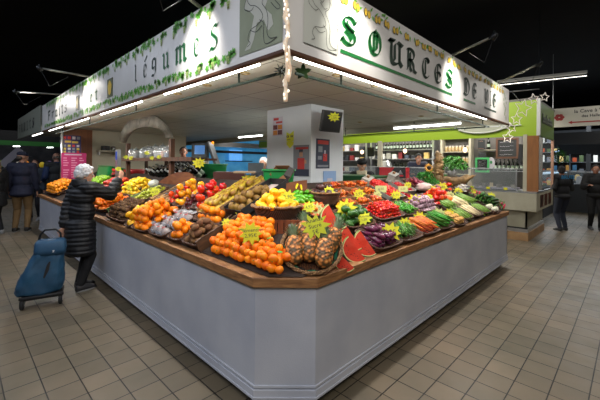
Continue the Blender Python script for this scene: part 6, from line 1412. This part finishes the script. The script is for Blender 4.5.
MB().box((0, .35, 0), (.012, 8.4, .44)).build('front_glass', M_PANE, gs); MB().box((0, .35, .44), (.55, 8.4, .465)).build('steel_top', M_CHROME, gs)
for y in (.35, 1.6, 2.9, 4.2, 5.5, 6.8, 8.38): MB().box((-.005, y, 0), (.02, y + .02, .44)).build('glass_joint', M_CHROME, gs)
MB().box((.05, .4, .02), (.55, 8.3, .05)).build('display_tray', mat('tray_lilac', rgb('#8a8496'), .4, rgb('#6d6a70'), 4), gs)
rs = random.Random(21); ch_c = [mat('cheese_' + h_.strip('#'), rgb(h_), .6) for h_ in ('#b8a888', '#8f8a80', '#a07a4a', '#6f6a62', '#c4bcae', '#5a3a2a')]
for k in range(46):
    y = .5 + k * .17; m_ = rs.choice(ch_c); r_ = rs.uniform(.05, .09); hh = rs.uniform(.04, .10)
    o = MB().prism([(0, 0)] + [(r_ * 1.4 * math.cos(q), r_ * 1.4 * math.sin(q)) for q in [i * .16 for i in range(8)]], hh).build('cheese_wedge', m_, M=T(6.95 + rs.uniform(0, .25), y, 1.081) @ Rz(rs.uniform(0, 6)), bevel=.004)
    tag(o, 'small cheese piece in the glass case across the aisle', 'cheese', 'cheeses in the glass case')
for k in range(9):
    y = .55 + k * .33; t = empty('price_card', (6.84, y, 1.045), 'small yellow price ticket along the front edge of the glass case', 'price card', 'tickets on the glass case'); MB().box((-.012, -.035, 0), (-.008, .035, .05)).build('card', M_YEL, t)
for nm, Y0, Y1, z0, z1, m_, lb in (('cream_post', 3.60, 3.72, 1.0, 2.2, M_CRM, 'cream post of the lime green stall, left one'), ('cream_post', .20, .27, .95, 2.2, mat('cream_post_m', rgb('#b0aa94'), .5), 'cream post of the lime green stall beside the wood panel')):
    o = MB().box((XF - .03, Y0, z0), (XF + .05, Y1, z1)).build(nm, m_, bevel=.004); tag(o, lb, 'post')
o = MB().box((XF - .03, .0, 1.0), (XF + .0, .20, 2.17)).build('wood_panel', woodmat('orange_wood', rgb('#7a4c22'), rgb('#935e2c'), (3, 3, .6), .5), bevel=.003); tag(o, 'tall orange brown wood panel at the corner of the lime green stall', 'panel')
o = MB().box((8.72, -.0, 1.0), (8.80, .05, 2.17)).build('pink_post', mat('pink_wood', rgb('#a8806a'), .6)); tag(o, 'slim pale wooden post at the far end of the stall side window', 'post')
sw_ = empty('side_window', (7.0, .02, 1.0), 'glass side window of the lime green stall with goods behind', 'window'); MB().box((.03, 0, 0), (1.72, .01, 1.17)).build('pane', M_PANE, sw_); MB().box((.03, -.01, 0), (1.72, .02, .03)).build('sill', M_CHROME, sw_)
b = empty('television', (7.28, .35, 1.78), 'black hanging screen behind the side window of the stall', 'television'); MB().box((-.18, -.03, -.20), (.25, .03, .20), M=Ry(.2)).build('housing', M_BLACK, b)
# pendants
pe = empty('pendant_lamp', None, 'x', 'lamp')
MB().ball((0, 0, 0), (.05, .05, .062), 14, 10).build('bulb', mat('pendant_bulb', rgb('#ffd8b0'), .3, emit=3.5), pe, True); MB().tube([(0, 0, .06), (0, 0, .10)], .022, 10).build('socket', M_DARKMET, pe, True); MB().tube([(0, 0, .10), (0, 0, .95)], .005, 5).build('cord', M_BLACK, pe)
for (a, b_, nm) in ((362, 152, 'left of the cream post'), (405, 151, 'between the cream post and the navy vendor'), (465, 150, 'above the potted basil'), (522, 149, 'beside the wood panel')):
    place(pe, T(onX(a, b_, 7.5)), 'glowing pendant bulb in the lime green stall, ' + nm, 'pendant bulbs')
PL = bpy.data.lights.new('stall_light', 'AREA'); PL.shape = 'RECTANGLE'; PL.size = .6; PL.size_y = 7; PL.energy = 230; PL.color = (1, .94, .88); po_ = bpy.data.objects.new('stall_light', PL); COL.objects.link(po_); po_.location = (8.2, 3.6, 2.85)
# back wall shelves and goods (X = 9.2)
XB = 9.2
def shelfunit(y0, y1, zs, label, mt=M_CRM, d=.25, frame=True):
    t = empty('shelving_unit', (XB, (y0 + y1) / 2, 0), label, 'shelf'); w_ = (y1 - y0) / 2
    for z in zs: MB().box((-d, -w_, z - .02), (0, w_, z)).build('shelf', mt, t)
    if frame:
        for s in (-1, 1): MB().box((-d - .01, s * w_ - .03, .9), (0, s * w_ + .03, max(zs) + .5)).build('upright', mt, t)
        MB().box((-d - .01, -w_, max(zs) + .45), (0, w_, max(zs) + .52)).build('top_board', mt, t)
    return t
shelfunit(1.95, 2.75, (1.30, 1.62, 1.95), 'pale framed shelving holding jars behind the potted basil')
shelfunit(3.0, 5.2, (1.35, 1.75, 2.05), 'steel wall shelving holding dark bottles behind the navy vendor', M_CHROME)
shelfunit(.55, 1.75, (1.42,), 'low steel shelf carrying the row of dark bottles under the chalkboard', M_CHROME, frame=False)
shelfunit(5.4, 7.6, (1.3, 1.7, 2.05), 'steel wall shelving left of the cream post', M_CHROME)
jr = empty('preserve_jar', None, 'x', 'jar'); MB().lathe([(.03, 0), (.045, .01), (.045, .13), (.035, .15), (0, .15)], 12, cap=False).build('glass_body', mat('preserve', rgb('#a8843a'), .3, rgb('#c9bfa8'), 12), jr, True); MB().lathe([(.04, .15), (.04, .18), (0, .18)], 12).build('lid', mat('lid_white', rgb('#b5b0a8'), .4), jr)
for z in (1.62, 1.95):
    for k in range(7): place(jr, T(XB - .12, 2.05 + k * .10, z), 'amber preserve jar with white lid on the pale framed shelving', 'preserve jars')
sb_ = empty('shelf_bottle', None, 'x', 'bottle'); MB().lathe([(.037, 0), (.037, .19), (.030, .22), (.014, .25), (.014, .31), (0, .31)], 10).build('bottle_glass', MATS['bottle_dark'], sb_, True); MB().lathe([(.0378, .06), (.0378, .14)], 10, cap=False).build('label', MATS['bottle_label'], sb_, True)
for k in range(11): place(sb_, T(XB - .12, .62 + k * .10, 1.42), 'dark wine bottle in the row under the chalkboard', 'wine bottles under the chalkboard')
for z in (1.35, 2.05):
    for k in range(18): place(sb_, T(XB - .12, 3.1 + k * .115, z), 'dark bottle on the steel shelving behind the navy vendor', 'bottles behind the navy vendor')
rs = random.Random(31); gm = [mat('goods_' + h_.strip('#'), rgb(h_), .5) for h_ in ('#a8a8a8', '#6a1f1f', '#3a4450', '#b59a5a', '#8a8a80', '#20242a', '#c0c0b8')]
for z, y0, n in ((1.7, 5.5, 9), (2.05, 5.5, 9), (1.3, 5.5, 9), (1.75, 3.1, 10)):
    for k in range(n):
        w_, h_ = rs.uniform(.06, .10), rs.uniform(.10, .22)
        o = MB().box((-.05, -w_, 0), (.05, w_, h_)).build('packet', rs.choice(gm), M=T(XB - .13, y0 + .15 + k * .22, z), bevel=.008); tag(o, 'small packet of goods on the steel shelving of the lime green stall', 'packet', 'packets on the steel shelving')
def wallpiece(px0, px1, py0, py1, X_=9.17): 
    p = onX((px0 + px1) / 2, (py0 + py1) / 2, X_); w_ = abs(onX(px0, py0, X_).y - onX(px1, py0, X_).y); h_ = abs(onX(px0, py0, X_).z - onX(px0, py1, X_).z); return p, w_, h_
BLK = cM('chalk_black', '#14181a'); 
def chalk(px0, px1, py0, py1, label, fr=None, sheet=BLK, lines=4, name='chalkboard', X_=8.9, cat='sign', ink=None, words=None):
    p, w_, h_ = wallpiece(px0, px1, py0, py1, X_); t = empty(name, basis((0, -1, 0), UPV, (-1, 0, 0), p), label, cat)
    MB().box((-w_ / 2, -h_ / 2, 0), (w_ / 2, h_ / 2, .01)).build('board', sheet, t)
    if fr:
        b = MB(); f_ = .05
        for A, B in (((-w_ / 2 - f_, -h_ / 2 - f_, 0), (-w_ / 2, h_ / 2 + f_, .03)), ((w_ / 2, -h_ / 2 - f_, 0), (w_ / 2 + f_, h_ / 2 + f_, .03)), ((-w_ / 2, h_ / 2, 0), (w_ / 2, h_ / 2 + f_, .03)), ((-w_ / 2, -h_ / 2 - f_, 0), (w_ / 2, -h_ / 2, .03))): b.box(A, B)
        b.build('frame', fr, t)
    b = MB(); r7 = random.Random(int(px0))
    for k in range(lines):
        y = h_ * (.36 - k * .74 / max(1, lines - 1)); x = -w_ * .4; pts = []
        while x < w_ * r7.uniform(.25, .42): pts.append((x, y + r7.uniform(-.012, .016), .013)); x += .022
        if len(pts) > 1: b.tube(pts, .0035, 4)
    b.build('chalk_writing', ink or WHT, t); return t
M_FRW = mat('frame_brown', rgb('#4a2c1a'), .6)
chalk(498, 516.5, 140, 156.5, 'large black chalkboard in a brown wooden frame above the wine bottles', M_FRW)
chalk(478, 485, 140, 149.5, 'small black poster left of the single bottle', None, BLK, 2, 'small_poster', X_=9.0, ink=SKN)
chalk(478.5, 486, 152.5, 158, 'small black card above the green chalk sign', None, BLK, 2, 'small_poster', X_=9.0, ink=GRY)
chalk(477.5, 487.5, 159.5, 170.5, 'black slate in a bright green frame behind the glass case', mat('frame_green', rgb('#3f9a5a'), .5), BLK, 5, X_=8.6)
chalk(367.5, 374, 147.5, 156.5, 'black poster with an orange picture left of the cream post', None, BLK, 1, 'small_poster', X_=8.0, ink=cM('ink_orange', '#a85a2a'))
p = onX(491.3, 163, 8.6); t = empty('oval_plaque', basis((0, -1, 0), UPV, (-1, 0, 0), p), 'white oval plaque with a green leaf beside the green framed slate', 'sign')
MB().lathe([(0, .012), (1, .012), (1, 0)], 24, cap=False, M=Matrix.Diagonal((.085, .15, 1, 1))).build('plate', WHT, t); MB().prism([(.03 * math.cos(q) , .045 * math.sin(q) * (1.2 if q < 3 else .7)) for q in [i * .6 for i in range(10)]], .004, M=T(0, .01, .012)).build('green_leaf', M_GREENP, t)
place(sb_, T(onX(488.5, 149.5, 9.1)) @ Sc(1.1), 'single dark bottle on the high ledge left of the chalkboard')
o = MB().box((-.16, -.22, -.02), (.0, .22, 0)).build('bottle_ledge', M_CRM, M=T(onX(488.5, 149.8, 9.2))); tag(o, 'small ledge under the single bottle', 'shelf')
# machine inside stall
o = empty('slicing_machine', onX(389, 168, 7.4) + V((0, 0, -.02)), 'steel slicing machine on the stall counter left of the navy vendor', 'machine'); MB().box((-.15, -.2, -.1), (.15, .2, .04)).build('base', M_CHROME, o, bevel=.02); MB().lathe([(0, 0), (.13, 0), (.12, .02), (0, .02)], 24, M=T(0, 0, .12) @ Rx(1.2)).build('blade', M_CHROME, o, True); MB().box((-.04, .05, .02), (.04, .2, .22)).build('motor_housing', M_FIX, o, bevel=.02)
# ================================================================ HANGING SIGN, HALL LAMP
hs = empty('hanging_sign', basis((.06, -1, 0), UPV, (-1, -.06, 0), onX(584, 116, 9.3)), 'white hanging sign la Cave à Vin des Halles with a red arrow', 'sign')
hw = .66; MB().box((-hw, -.24, 0), (hw, .22, .03)).build('board', mat('sign_cream', rgb('#a8a498'), .6, emit=.06), hs)
for x in (-.6, .6): MB().tube([(x, .22, .01), (x, 1.6, .01)], .006).build('cable', M_CHROME, hs)
MB().prism([(-.30, -.14), (-.22, -.10), (-.22, -.125), (.30, -.125), (.30, -.155), (-.22, -.155), (-.22, -.18)], .004, M=T(0, 0, .03)).build('red_arrow', mat('arrow_red', rgb('#8a1010'), .5), hs)
b = MB(); addmesh(b, textmesh('la Cave à Vin', .115, bold=.002), T(.12, .12, .032)); addmesh(b, textmesh('des Halles', .09, bold=.002), T(.14, .0, .032)); b.build('writing', M_INK, hs)
b = MB()
for k in range(6): a = k * 1.05; b.prism([(-.47 + .06 * math.cos(a) + .045 * math.cos(q), .0 + .05 * math.sin(a) + .04 * math.sin(q)) for q in [i * .7 for i in range(9)]], .004, M=T(0, 0, .03))
b.build('red_emblem', MATS['arrow_red'], hs)
hl = empty('hall_lamp', onZ(497, 82, 3.6), 'long hall lamp with a row of bright LED dots above the sign end', 'lamp'); q0 = V((0, 0, 0)); q1 = onZ(587, 72, 3.6) - onZ(497, 82, 3.6)
MB().bar(q0, q1, .14, .05).build('housing', mat('lamp_grey', rgb('#8a8a84'), .5), hl)
b = MB(); n_ = q1.length; 
for k in range(34): b.box((-.02, -.02, 0), (.02, .02, .008), M=T(q1 * ((k + .5) / 34) + V((0, 0, -.085))))
b.build('led_row', mat('hall_led', (1, .96, .86), .4, emit=3), hl); MB().tube([q1 * .5, q1 * .5 + V((0, 0, 1.55))], .01).build('hanger', M_DARKMET, hl)
# ================================================================ FAR RIGHT SHOPS
rs = random.Random(77)
BG = [mat('far_' + h_.strip('#'), rgb(h_), .5, emit=.45) for h_ in ('#8a8f94', '#3f6a8a', '#b88a4a', '#a84a2a', '#d0d0c8', '#4a5a3a', '#6a6f78', '#c9b070')]  # distant goods glow faintly, brightness put into their colour
def farshop(x, y0, y1, label, k0):
    t = empty('shop_counter', (x, (y0 + y1) / 2, 0), label, 'counter'); w_ = (y1 - y0) / 2
    MB().box((0, -w_, .0), (.6, w_, .95)).build('cabinet', mat('far_cabinet', rgb('#35383c'), .6), t); MB().box((0, -w_, .95), (.02, w_, 1.35)).build('glass', M_PANE, t); MB().box((0, -w_, 1.35), (.3, w_, 1.38)).build('top', M_CHROME, t)
    for k in range(int((y1 - y0) / .28)):
        m_ = rs.choice(BG); h_ = rs.uniform(.10, .3)
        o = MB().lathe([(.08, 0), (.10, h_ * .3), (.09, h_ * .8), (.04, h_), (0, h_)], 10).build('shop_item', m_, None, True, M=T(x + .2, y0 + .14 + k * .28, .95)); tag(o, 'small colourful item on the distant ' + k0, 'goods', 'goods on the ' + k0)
farshop(13.5, -1.3, 1.2, 'distant lit counter beyond the two people in the right aisle', 'counter beyond the right aisle')
farshop(17, -2.6, 3.0, 'farthest lit counter at the end of the right aisle', 'farthest counter')
o = empty('shelving_unit', (18.2, 0, 0), 'distant shelving full of small goods at the end of the right aisle', 'shelf')
for z in (1.3, 1.75, 2.2, 2.65): MB().box((-.2, -3.2, z - .03), (.2, 3.2, z)).build('shelf', M_CHROME, o)
MB().box((.2, -3.3, 0), (.25, 3.3, 3.2)).build('back_panel', mat('far_panel', rgb('#2c2e31'), .8), o)
for z in (1.3, 1.75, 2.2, 2.65):
    for k in range(26):
        h_ = rs.uniform(.12, .32); o = MB().box((-.06, -.07, 0), (.06, .07, h_)).build('shop_packet', rs.choice(BG), M=T(18.1, -3.0 + k * .235, z), bevel=.01); tag(o, 'tiny packet on the distant shelving at the end of the right aisle', 'goods', 'packets on the distant shelving')
L = bpy.data.lights.new('far_light', 'AREA'); L.size = 3; L.energy = 40; L.color = (.85, .93, 1); lo = bpy.data.objects.new('far_light', L); COL.objects.link(lo); lo.location = (15.6, 0, 3.6); L.energy = 260
um = empty('market_umbrella', onX(570, 152, 17) + V((0, 0, -1.9)), 'pale blue white market umbrella over a distant stall', 'umbrella'); MB().lathe([(.75, 1.88), (.45, 1.98), (.05, 2.08), (0, 2.09)], 8, cap=False).build('canopy', mat('umbrella_blue', rgb('#54667a'), .7), um); MB().tube([(0, 0, 0), (0, 0, 2.15)], .025).build('pole', M_CHROME, um)
for (a, nm) in ((588, 'nearer'), (593, 'farther')):
    p = onZ(a, 205, 0) if nm == 'nearer' else onZ(a, 198, 0); o = MB().box((-.07, -.07, 0), (.07, .07, 3.2)).build('dark_column', M_BLACK, M=T(p)); tag(o, 'black square column beyond the right aisle, the %s one' % nm, 'column')
t = empty('shop_counter', (11.0, .55, 0), 'lit glass counter along the left side of the right aisle', 'counter')
MB().box((0, 0, 0), (5, .7, .9)).build('cabinet', mat('far_cabinet', rgb('#35383c'), .6), t); MB().box((0, 0, .9), (5, .015, 1.3)).build('glass', M_PANE, t); MB().box((0, 0, 1.3), (5, .4, 1.33)).build('top', mat('case_glow', rgb('#9ab4c8'), .4, emit=.8), t)  # glow put into the counter top to brighten the far aisle
for k in range(22):
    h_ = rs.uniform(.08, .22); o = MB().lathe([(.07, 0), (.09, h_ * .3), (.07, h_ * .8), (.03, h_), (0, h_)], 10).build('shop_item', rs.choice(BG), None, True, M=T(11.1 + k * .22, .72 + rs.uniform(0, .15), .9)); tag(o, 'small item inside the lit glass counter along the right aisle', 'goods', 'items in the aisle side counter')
# upper dark signs
for k, (a, b_) in enumerate(((585, 138), (592, 148))):
    o = MB().box((-.02, -.9, -.2), (.02, .9, .2)).build('shop_sign', mat('far_sign', rgb('#3a3c40'), .6), M=T(onX(a, b_, 13 + k))); tag(o, 'dim grey shop sign below the hanging sign, the %s one' % ('upper' if k == 0 else 'lower'), 'sign')
# plants near side of the far aisle
leafclump('potted_plant', T(onX(559, 164, 11.5)), 'dark leafy pot plant by the far end of the stall', 'plant', 160, .25, .5, M_LEAFD, .04, 5)
# ================================================================ FAR LEFT STALL
fs_ = empty('shop_fascia', (0, 18, 0), 'dark green fascia band of the distant stall at the left', 'fascia')
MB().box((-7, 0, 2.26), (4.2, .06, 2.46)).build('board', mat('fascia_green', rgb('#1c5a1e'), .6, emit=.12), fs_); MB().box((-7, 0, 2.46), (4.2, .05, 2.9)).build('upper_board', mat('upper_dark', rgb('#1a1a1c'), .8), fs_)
MB().box((-7, .8, 0), (4.2, .85, 2.3)).build('back_panel', mat('far_back', rgb('#3c3c42'), .8, rgb('#22242a'), 3), fs_)
for (a0, a1, b_) in ((13, 20, 146.3), (47, 53, 147.5)): tubefix(onY(a0, b_, 18.2), onY(a1, b_, 18.2), 'small bright tube light under the green fascia, ' + ('left' if a0 < 20 else 'right') + ' one')
fc = empty('shop_counter', (0, 17, 0), 'distant produce counter behind the group of shoppers at the left', 'counter'); MB().box((-6, 0, 0), (4, .7, 1.25)).build('cabinet', mat('far_cabinet2', rgb('#3a3c40'), .7), fc)
cs = ['#d8721c', '#c9b028', '#7a5a9a', '#8aa82a', '#b83a1c', '#d8d0c0', '#d8821c']
for k in range(30):
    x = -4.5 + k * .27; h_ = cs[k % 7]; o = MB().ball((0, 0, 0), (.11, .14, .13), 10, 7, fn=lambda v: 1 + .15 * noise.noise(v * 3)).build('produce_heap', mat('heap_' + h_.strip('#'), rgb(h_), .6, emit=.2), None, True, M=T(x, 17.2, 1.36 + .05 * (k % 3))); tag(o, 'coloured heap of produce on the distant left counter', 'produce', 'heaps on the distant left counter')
L = bpy.data.lights.new('far_light', 'AREA'); L.size = 4; L.energy = 40; lo = bpy.data.objects.new('far_light', L); COL.objects.link(lo); lo.location = (0, 16.5, 3.4)
o = MB().box((-.10, -.002, -.35), (.10, .002, .35)).build('hanging_notice', WHT, M=T(onY(11, 157, 12.5)) @ Ry(.7)); tag(o, 'tilted white notice hanging behind the shoppers at the left edge', 'notice')
# ================================================================ BLUE FISH STALL BEHIND
struct(MB().box((5.0, 11.0, 0), (12.5, 11.06, 2.9)).build('wall_blue', mat('blue_wall', rgb('#2f7aa8'), .6, rgb('#4a90ba'), 2, emit=.55)))  # wall colour glows, standing in for light falling on it
o = MB().box((-2.8, -.1, -.05), (3.4, .1, .05)).build('steel_beam', mat('beam_dark', rgb('#24282c'), .5), M=T(7.6, 10.6, 2.02)); tag(o, 'dark steel beam crossing in front of the blue wall', 'beam')
MB().box((-2.8, -.04, .2), (3.4, .04, .4), M=T(0, 0, 0)).build('upper_rail', M_CHROME, o)
sc_ = empty('menu_screens', onY(235.5, 156, 10.85), 'row of bright blue menu screens on the blue wall', 'screen')
for k in range(4): MB().box((-.33 + k * .17, -.03, -.20), (-.18 + k * .17, 0, .26)).build('screen', mat('screen_bright', rgb('#5a9ad8'), .4, emit=1.1), sc_)
MB().box((-.5, -.02, -.24), (.9, .02, -.20)).build('mount_bar', M_DARKMET, sc_)
o = MB().box((-.13, -.1, 0), (.13, .1, .16)).build('grey_cabinet', mat('cab_grey', rgb('#4a5054'), .5), M=T(dep(256, 172, 6.0)) @ Rz(-.75)); tag(o, 'grey steel cabinet left of the pillar behind the white haired vendor', 'cabinet')
# ================================================================ LIGHTS
def area(loc, rot, sx, sy, e, col=(1, .97, .92)):
    L = bpy.data.lights.new('area', 'AREA'); L.shape = 'RECTANGLE'; L.size = sx; L.size_y = sy; L.energy = e; L.color = col
    o = bpy.data.objects.new('area_light', L); COL.objects.link(o); o.location = loc; o.rotation_euler = rot; return o
# strips behind the signs, then tube light and added fills
area((.09, 3.9, 2.16), (0, math.radians(-22), 0), .05, 7.0, 66, (1, .97, .93))
area((2.3, .09, 2.16), (math.radians(22), 0, 0), 4.4, .05, 48, (1, .97, .93))
area((4.3, 1.2, 2.2), (0, 0, 0), .1, 1.3, 14, (.95, 1, .95)); area((4.3, 3.5, 2.2), (0, 0, 0), .1, 1.2, 14, (.95, 1, .95)); area((3.0, 5.5, 2.2), (0, 0, 0), .3, 1.5, 45); area((2.4, 3.3, 2.25), (0, 0, 0), 1.2, .3, 22)  # tube light under the ceiling; last one an added interior fill
area((5.7, 2.5, 3.4), (0, math.radians(-35), 0), .6, 5, 90); area((9.5, -1.6, 3.6), (0, 0, 0), 4, .5, 50, (1, .97, .9))  # added fill for the lime stall front, then one over the right aisle
area((.35, 3.9, 2.12), (0, math.radians(150), 0), .05, 7.0, 10, (1, .98, .94)); area((2.6, .35, 2.12), (math.radians(-150), 0, 0), 4.0, .05, 9, (1, .98, .94))  # weak uplights added to brighten the canopy ceiling
area((-1.9, -2.3, 3.3), (math.radians(38), 0, math.radians(-42)), 1.6, 1.0, 42, (1, .96, .92))  # warm frontal fill added behind the camera, aimed at the counter corner
# hall lamps above the aisles (out of the frame, above the camera)
area((-3.2, 3.5, 4.4), (0, math.radians(-8), 0), 1.2, 12, 210, (.74, .83, 1))
area((3.0, -3.4, 4.4), (math.radians(-8), 0, 0), 10, 1.2, 125, (1, .95, .88))
area((-2.5, -2.5, 4.3), (0, 0, 0), 2.5, 2.5, 45, (.95, .96, 1))
w = bpy.data.worlds.new('world'); SC.world = w; w.use_nodes = True
w.node_tree.nodes['Background'].inputs['Color'].default_value = (.5, .55, .62, 1); w.node_tree.nodes['Background'].inputs['Strength'].default_value = .03
SC.view_settings.view_transform = 'Standard'; SC.view_settings.look = 'None'; SC.view_settings.exposure = 0
for o in list(COL.objects):
    if o.type == 'EMPTY' and not o.children and o.get('label') == 'x': bpy.data.objects.remove(o)
